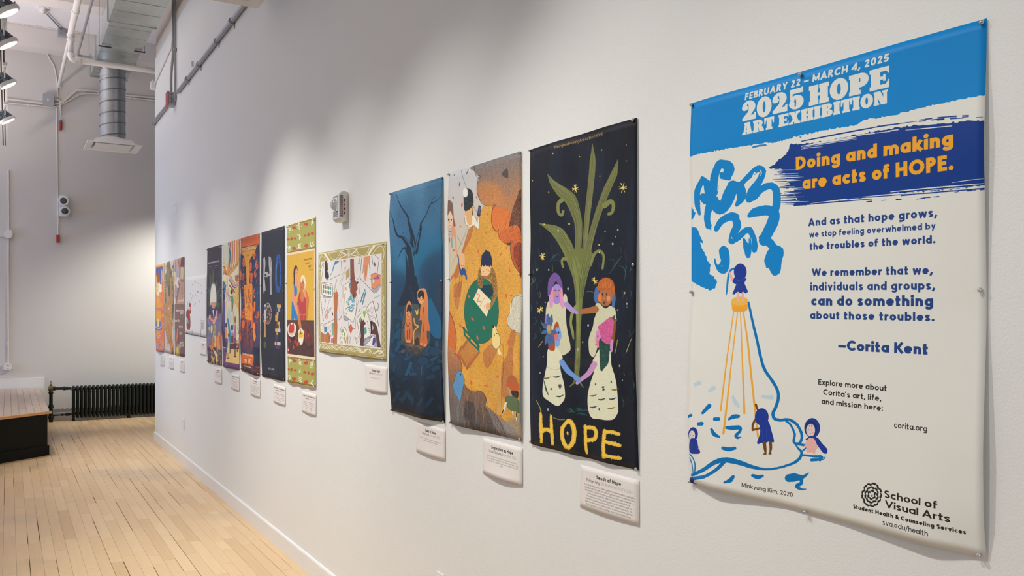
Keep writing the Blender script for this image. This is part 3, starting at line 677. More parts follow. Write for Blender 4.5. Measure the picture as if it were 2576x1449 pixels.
    c.text('Visual Arts', (1640, 842), (2145, 958), 54, BK, wt=.17, sp=.09)
    c.text('Student Health & Counseling Services', (1385, 852), (2259, 1053), 31, BK, wt=.225, sp=.13)
    c.text('sva.edu/health', (1622, 976), (1982, 1064), 40, BK, wt=.12, sp=.12)
    for ring, n, rr in ((0, 13, 74), (1, 10, 48), (2, 6, 24)):     # flower emblem of short brush curls
        for k in range(n):
            a = 6.283 * k / n + ring * .3
            x, y = 1532 + rr * math.cos(a) * .92, 748 + rr * math.sin(a) * 1.08
            t = a + 1.57 + .3 * math.sin(k * 3)
            dx, dy = math.cos(t), math.sin(t)
            nx, ny = math.cos(a), math.sin(a)
            s_ = (17, 15, 10)[ring]
            c.K(BK, [(x - dx * s_, y - dy * s_), (x + nx * 9, y + ny * 9), (x + dx * s_, y + dy * s_), (x + dx * s_ + nx * 9, y + dy * s_ + ny * 10)], (4, 12, 13, 3), rough=1.2)
    c.E(BK, 1532, 752, 8, 10); c.E('dedcd4', 1530, 748, 4, 4)
    return c

def art_p2():
    c = Canvas(760, 1330, '12151e', QUADS['p2'])
    n1 = smooth_noise(c.H, c.W, 60, 130, 3)[..., None]; n2 = smooth_noise(c.H, c.W, 9, 7, 4)[..., None]
    c.buf += (n1 - .5) * .035 + (n2 - .5) * hexc('303a50') * .35
    GR, GL, CR, YL = '6d7238', '8b8f4c', 'cbc8a8', 'ecd068'
    c.F(1320, 280, 3.622)
    for x in (120, 220, 380, 560, 760, 900, 960):
        c.K('0c0e12', [(x, 150), (x - 30, 900)], 40, a=.35, soft=6)
    c.text('#DoingandMakingAreActsofHOPE', (275, 343), (725, 220), 26, 'c39a50', wt=.1, sp=.13)
    for k in range(60):
        x, y = 60 + rng.rand() * 960, 1020 + rng.rand() * 350
        c.K('3c4150', [(x, y), (x + 6, y + 30 + rng.rand() * 40)], 8, a=.35)
    def streaks(pts, w, n, cols):
        p = spline(pts); L = len(p)
        for i in range(n):
            o = (rng.rand() - .5) * .8
            a, b = sorted(rng.randint(0, L, 2))
            if b - a < 3: continue
            q = p[a:b]; d = np.gradient(q, axis=0); nn = np.c_[-d[:, 1], d[:, 0]] / (np.hypot(d[:, 0], d[:, 1])[:, None] + 1e-6)
            ww = np.interp(np.linspace(a / L, b / L, len(q)), np.linspace(0, 1, len(w)), w)
            c.K(cols[rng.randint(len(cols))], q + nn * (ww * o)[:, None], 3 + 3 * rng.rand(), a=.5, smooth=False)
    LV = [([(215, 575), (260, 650), (340, 730), (420, 800), (470, 930), (495, 1060), (490, 1300), (500, 1500)], (4, 50, 100, 110, 84, 66, 56, 50)),
          ([(624, 298), (625, 450), (612, 620), (590, 820), (570, 1000), (545, 1300), (530, 1560)], (5, 56, 56, 56, 50, 40, 40)),
          ([(855, 440), (820, 570), (760, 700), (700, 850), (650, 1000), (600, 1180), (560, 1400), (540, 1560)], (5, 60, 66, 60, 56, 56, 60, 50)),
          ([(135, 1022), (230, 1060), (310, 1110), (380, 1220), (430, 1340), (480, 1500)], (5, 60, 110, 110, 100, 80))]
    for p, w in LV:
        c.K(GR, p, w, rough=1.5); streaks(p, w, 60, (GL, '5c6430', '80854a', '4a5028', '7a6a5e'))
    for p, w in (([(340, 810), (310, 840), (310, 920), (340, 945), (355, 910)], (40, 30, 26, 26, 24)), ([(730, 860), (790, 820), (815, 860), (800, 920), (770, 935)], (50, 40, 30, 30, 26)),
                 ([(600, 1400), (640, 1300), (690, 1270), (725, 1320), (715, 1430)], (30, 26, 22, 22, 20)), ([(380, 1340), (345, 1350), (345, 1390), (355, 1420)], (40, 20, 20, 16))):
        c.K('7b7d42', p, w, rough=1.5)
    def star(x, y, r, col=YL):
        for k in range(4):
            a = k * .785 + .3 * rng.randn() + .2
            c.K(col, [(x - r * math.cos(a) * .75, y - r * math.sin(a)), (x + r * math.cos(a) * .75, y + r * math.sin(a))], 6, rough=1, smooth=False)
    star(466, 705, 38); star(900, 695, 46); star(167, 1320, 32)
    for x, y, r, col in ((265, 385, 7, YL), (504, 414, 6, YL), (709, 353, 8, 'c8a860'), (931, 308, 7, 'b09050'), (935, 453, 5, YL), (75, 632, 6, YL), (82, 400, 4, '887090'), (223, 738, 9, 'a08840'), (690, 590, 7, YL), (408, 1025, 10, YL), (307, 1087, 9, 'b8c4dc'), (179, 1028, 7, YL),
                         (737, 1092, 9, 'b09040'), (855, 1080, 9, 'b8c4dc'), (836, 1142, 6, YL), (808, 1207, 11, 'b8c4dc'), (683, 1215, 9, YL), (685, 1285, 8, 'f0e068')):
        c.E(col, x, y, r * .8, r, a=.85)
    for p in ([(232, 1370), (270, 1320), (305, 1300)], [(270, 1365), (305, 1355)], [(770, 1345), (820, 1355)], [(860, 1405), (905, 1420), (930, 1470), (915, 1550)], [(895, 1315), (840, 1390), (780, 1480)]):
        c.K('2c5c58', p, (4, 12, 4), a=.8, rough=1)
    c.F(1320, 640, 3.622)
    p, w = [(448, 10), (470, 100), (500, 250), (500, 450), (495, 650), (490, 850), (485, 1000), (480, 1100)], (90, 120, 100, 60, 44, 44, 50, 40)
    c.K(GR, p, w, rough=1.5); c.K(GR, [(575, 0), (555, 120), (530, 260), (510, 420)], (70, 80, 60, 40), rough=1.5); c.P(GR, [(395, 10), (480, -60), (620, -20), (600, 60), (570, 160), (500, 300), (440, 140)], smooth=True)
    streaks(p, w, 150, (GL, '5c6430', '80854a', '4a5028', '8c9050')); streaks([(590, -10), (560, 120), (530, 260), (510, 420)], (100, 90, 60, 40), 60, (GL, '5c6430', '4a5028'))
    c.K(GL, [(475, 470), (440, 530), (425, 620), (440, 700), (450, 765)], (30, 30, 22, 26, 16)); c.K(GR, [(480, 1060), (460, 1160), (415, 1205)], (40, 16, 8)); c.K(GR, [(485, 1080), (510, 1160), (540, 1210)], (30, 16, 8))
    c.K('3a3424', [(400, 800), (440, 790)], 120, a=.3, soft=14); c.K('3a3424', [(380, 980), (600, 980)], 60, a=.4, soft=14)
    for k in range(34):                            # sprigs over the dark ground
        x, y = 70 + rng.rand() * 940, 60 + rng.rand() * 1380
        if 200 < x < 870: x = rng.choice([rng.uniform(60, 200), rng.uniform(870, 1020)])
        L = 30 + rng.rand() * 60
        c.K(['1f4a44', '2c5c54', '24304e', '6b6a30', '24504a'][rng.randint(5)], [(x, y), (x + L * .2, y + L * .5), (x + L * .1 * rng.randn(), y + L)], (3, 10, 3), a=.8, rough=1)
    # far pair
    c.P(CR, [(215, 440), (250, 420), (300, 445), (350, 400), (365, 360), (385, 370), (395, 420), (382, 500), (385, 620), (400, 720), (422, 830), (415, 880), (350, 920), (290, 900), (230, 760), (200, 560)], smooth=True, jit=.06)
    c.K('a98fc8', [(385, 455), (430, 500), (478, 530)], (50, 44, 30)); c.E('a085c2', 298, 360, 50, 92); c.P('d490bd', [(232, 320), (262, 300), (268, 400), (262, 470), (240, 488), (230, 420)], smooth=True); c.P('d490bd', [(335, 310), (348, 300), (360, 480), (340, 480), (325, 420)], smooth=True)
    c.P('6f4f92', [(218, 370), (218, 270), (235, 210), (275, 165), (320, 195), (345, 260), (348, 310), (310, 270), (290, 245), (262, 290), (245, 350), (230, 372)], smooth=True, jit=.12)
    c.E('e08a64', 270, 358, 14, 20); c.E('e08a64', 328, 345, 12, 18); c.E('f08a50', 300, 352, 6, 9)
    for x in (280, 318): c.K('2e2440', [(x - 9, 322), (x, 330), (x + 9, 320)], 4)
    c.K('4a2a50', [(294, 382), (302, 386), (310, 382)], 5)
    c.K('44502c', [(258, 95), (258, 150)], (4, 10))
    c.P(CR, [(650, 455), (680, 440), (740, 490), (790, 465), (830, 490), (842, 560), (835, 620), (700, 650), (690, 720), (680, 800), (640, 930), (600, 910), (588, 850), (590, 760), (625, 660), (635, 600), (655, 530)], smooth=True, jit=.06)
    c.K('a5683a', [(650, 500), (580, 512), (525, 520)], (64, 52, 46), rough=1); c.K('4a6aa0', [(668, 310), (655, 380), (660, 430)], (40, 44, 30)); c.K('4a6aa0', [(815, 330), (820, 400), (815, 470)], (30, 36, 24))
    c.E('a9683f', 742, 385, 66, 86); c.E('dc7c34', 690, 395, 18, 40); c.E('e08a4a', 770, 400, 18, 26); c.K('8a4f28', [(740, 400), (738, 470)], 20, a=.4)
    c.P('b85e1c', [(668, 310), (680, 250), (720, 215), (770, 212), (815, 250), (830, 330), (815, 375), (790, 330), (740, 318), (700, 330)], smooth=True, jit=.14)
    for x in range(700, 790, 14): c.K('d89a5c', [(x, 300), (x + 4, 255)], 4, a=.7)
    for x in (715, 753): c.E('231a1a', x, 362, 5, 13)
    c.E('231a1a', 730, 438, 5, 12); c.E('f0a070', 733, 400, 5, 6)
    c.P('8a4e20', [(822, 580), (842, 590), (840, 680), (825, 790), (800, 790), (808, 700)])
    # near pair
    c.K('3a3e20', [(178, 745), (215, 760)], 4)
    c.K('8a76c0', [(205, 560), (200, 620)], 20)
    c.P('d8d6b8', [(215, 880), (240, 850), (300, 855), (345, 920), (350, 950), (330, 970), (335, 1060), (365, 1180), (375, 1300), (340, 1360), (300, 1380), (235, 1340), (180, 1290), (175, 1200), (195, 1080), (210, 1000)], smooth=True, jit=.05)
    c.K('a8a684', [(215, 1025), (270, 1050), (330, 1040)], 3)
    c.K('6c93cf', [(345, 980), (400, 1060), (460, 1110), (495, 1140)], (50, 50, 36, 44))
    c.P('7aa0d8', [(290, 650), (322, 655), (342, 740), (325, 790), (322, 830), (290, 835), (270, 760)], smooth=True); c.P('a84c1e', [(280, 640), (300, 612), (318, 640), (312, 668), (290, 668), (280, 760), (280, 870), (225, 860), (230, 780), (262, 700)], smooth=True)
    c.E('d86a70', 294, 752, 20, 30); c.E('1c2030', 316, 710, 5, 12); c.K('6a2c30', [(316, 778), (328, 780)], 4)
    for a in (-100, -72, -155, 170, 120, 90, 55, 10):
        r = math.radians(a); c.K('47628f', [(232 + 14 * math.cos(r), 690 + 26 * math.sin(r)), (232 + 44 * math.cos(r), 690 + 88 * math.sin(r)), (232 + 68 * math.cos(r), 690 + 145 * math.sin(r))], (20, 40, 14), jit=.14)
    c.E('a08a5a', 230, 680, 22, 44); c.E('b8a070', 226, 672, 12, 26)
    c.P('d8d6b8', [(640, 940), (680, 870), (720, 850), (790, 880), (800, 1000), (830, 1100), (850, 1200), (862, 1400), (855, 1449), (820, 1500), (760, 1510), (690, 1500), (620, 1490), (585, 1420), (578, 1300), (600, 1180), (640, 1050), (625, 970)], smooth=True, jit=.05)
    c.K('c28fb8', [(640, 1000), (590, 1080), (530, 1130), (485, 1170)], (56, 48, 36, 30)); c.K('6c93cf', [(470, 1120), (500, 1145)], 42)
    c.K('c28fb8', [(800, 790), (800, 880)], (40, 20))
    c.P('d389b8', [(655, 720), (670, 690), (720, 700), (700, 830), (680, 850), (655, 820), (648, 770)], smooth=True); c.E('e07a80', 676, 800, 16, 26); c.E('221820', 672, 744, 5, 12); c.K('5a1c40', [(650, 818), (664, 824)], 4)
    c.P('24483c', [(690, 770), (780, 790), (782, 900), (770, 990), (730, 1040), (712, 1062), (695, 1040), (688, 900)], smooth=True, jit=.16)
    c.P('c8588c', [(672, 660), (720, 620), (790, 570), (822, 600), (812, 700), (790, 800), (760, 815), (710, 780), (690, 700)], smooth=True, jit=.16)
    c.P('4a5228', [(800, 575), (835, 545), (830, 610)])
    for (x, y, k) in ((300, 1108, 0), (328, 1200, 2), (328, 1285, 1), (248, 1225, 3), (210, 1120, 4), (205, 1230, 5), (652, 1182, 3), (725, 1220, 2), (798, 1160, 3), (630, 1280, 6), (710, 1315, 1), (810, 1310, 1), (632, 1385, 1), (686, 1410, 3), (800, 1395, 6), (835, 1225, 6)):
        col = ['3a4a44', '2c3e44', '26383a', '26383a', '6a6430', '2c5048', '7a7034'][k]
        if k in (2,): star(x, y, 20, col)
        elif k == 3: c.E(col, x, y, 7, 10)
        else: c.K(col, [(x - 32, y + 6), (x, y + (8 if k != 5 else -40)), (x + 34, y - 6)] if k != 5 else [(x - 20, y - 80), (x, y), (x + 20, y + 50)], (6, 14, 4), rough=1.5)
    for x, y, r in ((118, 140, 11), (223, 140, 10), (400, 312, 12), (922, 350, 11), (945, 448, 10), (533, 798, 9), (490, 864, 10), (878, 1014, 11), (195, 436, 8), (583, 645, 12), (856, 505, 8), (222, 1412, 12), (903, 1146, 8), (150, 1078, 8), (178, 930, 7)):
        c.E('cfc490' if r % 2 else 'b8c4dc', x, y, r * .7, r, a=.8)
    star(150, 503, 34); star(640, 240, 34)
    c.K('5c5a2c', [(565, 340), (600, 335), (630, 345)], (5, 10, 5))
    for p in ([(990, 770), (965, 830), (942, 890)], [(858, 775), (845, 850), (832, 900)], [(170, 790), (135, 845)], [(120, 1330), (150, 1390), (165, 1449)]): c.K('b0a050', p, 6, rough=1)
    c.F(1320, 1000, 4.2625)
    c.P('12151c', [(0, 240), (1400, 240), (1400, 1000), (0, 1000)], a=.35)
    for k in range(9):
        x, y = 440 + rng.rand() * 220, 120 + rng.rand() * 80; c.K('1f4a44', [(x, y), (x + 40, y - 15), (x + 70, y + 5)], (4, 16, 4), rough=1)
    c.K('8a8034', [(320, 215), (380, 235), (440, 235)], 8, rough=2)
    YY = 'e8b93c'
    for p, w in (([(187, 165), (190, 300), (198, 480)], (24, 40, 30)), ([(292, 190), (300, 350), (310, 500)], (24, 36, 30)), ([(195, 360), (240, 340), (300, 365)], 40),
                 ([(478, 250), (420, 320), (415, 420), (450, 510), (495, 530), (540, 460), (545, 350), (515, 270), (478, 250)], (40, 44, 48, 44)), ([(657, 300), (660, 420), (665, 520), (680, 600)], (30, 34, 30, 24)),
                 ([(660, 320), (740, 325), (775, 370), (760, 440), (685, 460)], (40, 40, 44, 40)), ([(870, 360), (862, 500), (868, 640)], 42), ([(870, 365), (940, 370), (1020, 390)], 38), ([(870, 470), (950, 490), (1025, 512)], 38), ([(870, 620), (950, 635), (1035, 652)], 38)):
        c.K(YY, p, w, rough=4, a=.97); c.K('f2d060', p, [max(4, q * .4) for q in np.atleast_1d(w)], rough=3, a=.5)
    star(475, 382, 18)
    return c
def art_p3():
    c = Canvas(640, 1300, 'd9a23f', QUADS['p3'])
    c.warp = ([437, 560, 750, 900, 1000, 1064], [0, 4, 0, 6, 3, 0], 1124, 70)
    c.F(1110, 370, 3.813)
    g = smooth_noise(c.H, c.W, 430, 210, 11)[..., None]; c.buf -= (g > .62) * hexc('1c2c18') * .55; c.buf += (smooth_noise(c.H, c.W, 20, 12, 5)[..., None] - .5) * .05
    BR, OR, LB = '8a4a2c', 'd8813a', '4a2a1c'
    c.P('c9c8cc', [(40, 180), (340, 120), (430, 560), (400, 590), (340, 700), (230, 930), (150, 1140), (100, 1300), (40, 1449)], c2='cdb98c')
    c.P('aaa49c', [(265, 760), (240, 850), (180, 980), (90, 1180), (70, 1240), (110, 1120), (200, 900)], a=.6)
    c.P('b5652f', [(320, 740), (290, 880), (235, 980), (165, 1250), (140, 1280), (112, 1240), (180, 1090), (225, 930), (265, 800)], a=.75, jit=.2)
    c.P('7d7674', [(318, 178), (800, 20), (800, 700), (770, 560), (700, 600), (640, 760), (560, 830), (500, 800), (485, 660), (500, 570), (430, 565), (360, 480), (350, 360), (372, 300), (330, 240)], smooth=True, c2='d27a34', jit=.12)
    for k in range(90):                             # washed streaks in the foliage
        x, y = 380 + rng.rand() * 380, 120 + rng.rand() * 560
        if y < 200 + abs(x - 560) * .1 or (x < 500 and y > 540): continue
        c.K(['8f8580', '6a625e', '9b8c80', 'c07a48', 'b89478', '4c4644'][rng.randint(6)], [(x, y), (x + 8 * rng.randn(), y + 60 + 90 * rng.rand())], (6, 16 + 14 * rng.rand(), 4), a=.28, soft=2)
    c.P('d9863c', [(352, 380), (420, 330), (560, 380), (600, 560), (520, 560), (430, 560), (365, 480)], smooth=True, a=.5, soft=10, jit=.2)
    c.P('d8702c', [(490, 600), (520, 580), (640, 620), (700, 760), (690, 860), (560, 900), (545, 815), (500, 790), (485, 690)], smooth=True, a=.9, c2='d87a30', jit=.1)
    c.P('5a3428', [(775, 420), (720, 520), (680, 640), (650, 780), (620, 930), (690, 940), (800, 800)], smooth=True, jit=.3, a=.85)
    c.P('cf6c2c', [(600, 800), (760, 790), (775, 1240), (740, 1200), (690, 1120), (665, 1020), (670, 930), (610, 930), (560, 850)], smooth=True, c2='b0501f', jit=.15)
    c.P('7a3420', [(705, 960), (775, 940), (775, 1230), (730, 1150), (700, 1060)], smooth=True, jit=.35, a=.8)
    for k in range(30):
        x, y = 600 + rng.rand() * 140, 680 + rng.rand() * 250; c.K('4a2c24', [(x, y), (x + 12, y - 50)], (3, 9, 2), a=.4)
    c.K(LB, [(320, 180), (330, 240), (350, 290), (370, 305), (382, 285), (370, 275), (352, 360), (352, 440), (385, 530), (430, 568), (500, 572), (520, 575), (520, 560), (508, 562), (490, 640), (485, 720), (505, 790), (540, 815), (555, 800), (548, 830), (575, 900), (630, 940), (680, 930), (690, 905), (668, 915), (668, 1020), (700, 1140), (770, 1240)], 4)
    c.P('46403c', [(590, 260), (640, 210), (650, 290), (625, 300)], smooth=True, a=.8)
    for x, y, dx, dy in ((270, 215, -28, 55), (138, 262, -16, 14), (180, 335, 0, 50), (112, 476, 14, 28)): c.K('6a6460', [(x, y), (x + dx * .5, y + dy * .5), (x + dx, y + dy)], (2, 12, 2))
    c.K('5a544c', [(195, 218), (215, 300), (250, 392)], 3); c.K('5a544c', [(320, 580), (355, 640)], 3); c.K('5a544c', [(160, 868), (200, 945)], 3)
    # figure in pompom hat
    c.P('3a3a34', [(300, 560), (318, 520), (312, 680), (296, 690)]); c.P('e6e0cc', [(232, 680), (250, 660), (310, 660), (335, 680), (352, 740), (360, 670), (375, 675), (362, 792), (320, 760), (280, 775), (240, 740)], smooth=True)
    c.P('e2ad6c', [(236, 600), (305, 560), (303, 660), (298, 750), (265, 755), (245, 690)], smooth=True); c.K('dcab78', [(356, 690), (368, 660)], 14)
    c.P('262f2a', [(222, 460), (240, 405), (280, 405), (310, 450), (317, 540), (300, 580), (265, 612), (232, 615), (222, 540)], smooth=True, jit=.22)
    for k in range(26): a = k * .2417; c.K('e8e6dc', [(238, 442), (238 + 26 * math.cos(a), 442 + 44 * math.sin(a))], (16, 4), smooth=False)
    c.P('2c2f40', [(365, 560), (388, 578), (380, 668), (368, 678), (350, 660)]); c.P('5a5c70', [(368, 575), (384, 586), (376, 655), (360, 648)])
    c.K(LB, [(232, 680), (232, 720), (250, 760), (285, 775), (320, 762), (362, 792), (375, 675)], 2.5); c.K(LB, [(310, 662), (335, 680), (352, 740)], 2.5)
    for x, y, s in ((347, 490, 20), (206, 560, 26), (190, 770, 18), (430, 830, 18), (449, 650, 16), (123, 1000, 26), (266, 992, 16), (358, 1012, 22), (300, 1125, 16), (574, 1040, 22), (628, 978, 15), (660, 1195, 24), (104, 1260, 30), (620, 1440, 16), (672, 1430, 16)):
        a = rng.rand() * 3; c.K('d8603a', [(x - s * .5 * math.cos(a), y - s * math.sin(a)), (x, y), (x + s * .5 * math.cos(a), y + s * math.sin(a))], (3, s * .65, 3))
    # woman at left
    c.P('7d5d50', [(66, 530), (90, 518), (118, 560), (125, 680), (142, 760), (120, 780), (100, 700), (66, 640)], smooth=True); c.P('a8543a', [(118, 690), (142, 765), (122, 778)]); c.E('e4c6a4', 88, 700, 32, 82); c.P('7d5d50', [(62, 560), (90, 525), (120, 600), (122, 690), (95, 620), (66, 660)], smooth=True)
    c.P('dd9c78', [(95, 790), (110, 765), (140, 800), (156, 1040), (146, 1045), (125, 870), (105, 880)], smooth=True); c.P('c8b4ac', [(78, 790), (98, 780), (100, 880), (78, 882)]); c.K('b06858', [(78, 820), (98, 815)], 8); c.K('88a0a0', [(80, 850), (100, 845)], 8); c.K('b04a34', [(84, 880), (84, 920)], 7); c.K('70a09c', [(104, 880), (106, 970)], 10)
    for x in (74, 102): c.E('2a2422', x, 705, 5, 8)
    c.K('7a5040', [(86, 690), (82, 735), (90, 738)], 2); c.K('9a4a40', [(80, 762), (94, 760)], 3)
    # baby
    c.P('2c4f8c', [(155, 1040), (170, 1060), (180, 1150), (230, 1180), (250, 1270), (240, 1275), (222, 1235), (190, 1240), (175, 1180), (165, 1100)], smooth=True, jit=.1); c.E('e8b27c', 203, 1105, 27, 84); c.E('3a2a2a', 206, 1178, 8, 12)
    for x in (196, 218): c.E('3a2a2a', x, 1145, 4, 3)
    c.E('d87848', 216, 1165, 7, 8, a=.5)
    for x in (180, 200): c.K('a8602c', [(x, 1245), (x - 10, 1370)], 5)
    c.P('a85a34', [(170, 1300), (200, 1300), (190, 1449), (120, 1449)], a=.6, jit=.2)
    c.F(1110, 720, 2.786)
    c.P('cc6c2a', [(40, 180), (70, 190), (95, 260), (112, 370), (110, 460), (110, 480), (40, 500)], smooth=True, jit=.1); c.K(LB, [(60, 190), (90, 250), (112, 360), (110, 450)], 2.5)
    c.P('a9623a', [(90, 0), (130, 0), (135, 80), (120, 170), (95, 110)], smooth=True, a=.55, jit=.2)
    c.P('bf7c4c', [(40, 480), (110, 470), (150, 540), (160, 640), (180, 700), (230, 740), (290, 740), (325, 790), (322, 850), (380, 900), (430, 960), (480, 1100), (40, 1100)], smooth=True, c2='4a4440', jit=.14)
    c.P('6d6866', [(60, 640), (150, 800), (200, 1000), (330, 1090), (60, 1100)], a=.7, soft=8)
    for k in range(130):
        x, y = 65 + rng.rand() * 360, 640 + rng.rand() * 340
        if y < 640 + max(0, x - 130) * .65: continue
        c.K(['8a8482', '5a5250', 'a09a96', '9a7050', '3c3634', 'a89080'][rng.randint(6)], [(x, y), (x + 4 * rng.randn(), y + 50 + 80 * rng.rand())], (5, 12 + 10 * rng.rand(), 3), a=.35, soft=1)
    c.P('3c3432', [(185, 800), (240, 820), (260, 960), (330, 1060), (250, 1020), (180, 900)], a=.6, soft=3, jit=.3)
    c.P('7d7472', [(330, 850), (400, 900), (520, 1000), (580, 1100), (440, 1070), (380, 980)], a=.8, jit=.25); c.P('8d8988', [(440, 960), (560, 900), (580, 1100), (470, 1080)], a=.7, soft=8, jit=.2); c.P('b38a60', [(330, 640), (480, 560), (480, 900), (400, 900)], a=.25, soft=20)
    c.K(LB, [(98, 478), (120, 490), (150, 545), (158, 620), (178, 695), (210, 735), (280, 738), (318, 775), (328, 840), (318, 868), (308, 855), (325, 845), (380, 895), (430, 980), (460, 1060)], 2.5)
    # table, chair, drawing boy
    for p, w in (([(130, 480), (190, 580)], 16), ([(200, 370), (160, 440)], 16), ([(190, 580), (270, 470)], 18), ([(150, 430), (130, 480)], 14)): c.K('a25a30', p, w, a=.75, smooth=False)
    c.P('a25a30', [(175, 390), (215, 400), (262, 470), (195, 590), (125, 480)], a=.45, jit=.2)
    c.E('1c6a50', 285, 180, 120, 230); c.P('14323c', [(262, 0), (380, 0), (375, 60), (330, 95), (290, 50)], a=.9)
    c.K(LB, ell(285, 180, 120, 230)[:, :], 2, smooth=False)
    for p in ([(158, 298), (190, 335), (270, 430)], [(172, 350), (210, 395), (268, 455)], [(262, 410), (268, 455)], [(165, 300), (172, 350)], [(215, 360), (205, 390)]): c.K('1c6450', p, 12, smooth=False)
    c.P('ead9b4', [(262, 18), (352, 110), (320, 225), (225, 100)]); c.K(LB, [(262, 18), (352, 110), (320, 225), (225, 100), (262, 18)], 2, smooth=False)
    c.K('d8875a', [(250, 60), (270, 75), (255, 110), (280, 115)], 6); c.K('8a6a50', [(310, 80), (270, 150)], 2); c.K('c09070', [(300, 140), (312, 180), (330, 150)], 2); c.E('e4a870', 330, 150, 18, 26)
    for x, y in ((195, 80), (222, 238), (300, 298), (258, 368), (455, 75), (490, 72), (101, 116), (140, 282), (475, 400), (218, 525), (343, 525), (136, 475), (512, 552), (400, 640), (220, 682), (320, 702), (424, 910)):
        a = rng.rand() * 3; s = 20; c.K('dc5a36', [(x - s * .5 * math.cos(a), y - s * math.sin(a)), (x, y), (x + s * .5 * math.cos(a), y + s * math.sin(a))], (3, 13, 3))
    c.F(1110, 370, 3.813)
    SW = '9a7034'
    c.P(SW, [(355, 1210), (375, 1165), (400, 1200), (400, 1340), (380, 1362), (355, 1330)], smooth=True, jit=.3); c.P(SW, [(425, 1220), (490, 1170), (525, 1240), (540, 1420), (500, 1520), (470, 1560), (500, 1400), (470, 1290), (405, 1270)], smooth=True, jit=.3)
    for k in range(60):
        x, y = (360 + rng.rand() * 35, 1200 + rng.rand() * 140) if k % 2 else (440 + rng.rand() * 80, 1210 + rng.rand() * 230); c.K('4a3218', [(x, y), (x + 6, y + 14)], 4, a=.7)
    c.E('eabb86', 428, 1185, 48, 62); c.K('eabb86', [(388, 1150), (395, 1240)], 16); c.P('1c2747', [(380, 1150), (390, 1050), (430, 995), (470, 1020), (488, 1080), (492, 1180), (478, 1140), (462, 1165), (452, 1140), (440, 1162), (425, 1140), (410, 1160), (396, 1140), (386, 1165)])
    c.E('d88058', 456, 1200, 9, 12, a=.6); c.K('4a2a1c', [(400, 1200), (412, 1206)], 3); c.K('4a2a1c', [(432, 1185), (446, 1190)], 3); c.K('7a4030', [(412, 1228), (424, 1228)], 3)
    c.F(1110, 720, 2.786)
    # dog, cloud, bird, boy
    c.P('a9623a', [(370, 400), (400, 440), (350, 560), (315, 570), (298, 470)], smooth=True, a=.6, jit=.2)
    c.P('e6cf88', [(362, 300), (372, 282), (390, 310), (418, 380), (410, 430), (385, 446), (362, 420), (358, 360)], smooth=True); c.P('ead8a0', [(400, 430), (432, 490), (415, 480), (412, 494), (400, 470)]); c.E('241c18', 367, 291, 7, 9); c.E('241c18', 374, 350, 4, 4); c.E('241c18', 392, 340, 4, 4); c.K(LB, [(362, 300), (358, 360), (362, 420), (385, 446), (410, 430), (418, 380), (390, 310)], 2)
    c.P('c8c2ac', [(490, 180), (500, 100), (530, 75), (575, 85), (600, 340), (530, 330), (475, 290), (465, 230)], smooth=True, jit=.18); c.K(LB, [(575, 85), (530, 75), (500, 100), (490, 180), (465, 230), (475, 290), (530, 330), (570, 342)], 2); c.K('e0d8b8', [(490, 130), (488, 200)], 8)
    c.P('a9623a', [(490, 330), (530, 330), (510, 480), (515, 600), (480, 780), (430, 760), (430, 560), (470, 480)], smooth=True, a=.65, jit=.2)
    c.K(LB, [(415, 405), (440, 440), (440, 600), (430, 750), (432, 860)], 2)
    c.P('5a8fb8', [(108, 660), (118, 608), (155, 600), (175, 640), (165, 720), (150, 822), (138, 790), (105, 740), (92, 690)], smooth=True, jit=.08); c.K(LB, [(92, 690), (108, 640), (130, 600), (158, 605), (176, 650), (150, 820)], 2); c.P('e8a030', [(155, 605), (188, 556), (165, 625)]); c.P('e8a030', [(165, 625), (202, 585), (178, 660)]); c.E('1c2028', 147, 624, 4, 5)
    c.P('a6602f', [(465, 700), (480, 640), (510, 630), (548, 660), (556, 740), (500, 735)], smooth=True, c2='c4562a'); c.P('b08c68', [(475, 710), (500, 735), (520, 780), (535, 800), (490, 775)], smooth=True); c.P('3a2c28', [(500, 740), (556, 742), (555, 790), (530, 795)], smooth=True, jit=.2)
    c.P('5c6a48', [(480, 770), (560, 800), (572, 885), (520, 880), (480, 860), (455, 800)], smooth=True, jit=.1); c.K('d8d4c8', [(462, 822), (448, 868)], 16); c.K('2c2826', [(445, 868), (436, 888)], 6); c.K('d8d4c8', [(512, 880), (514, 905)], 7); c.K('d8d4c8', [(536, 885), (541, 945)], 7); c.K('2c2826', [(540, 890), (541, 915)], 7)
    return c

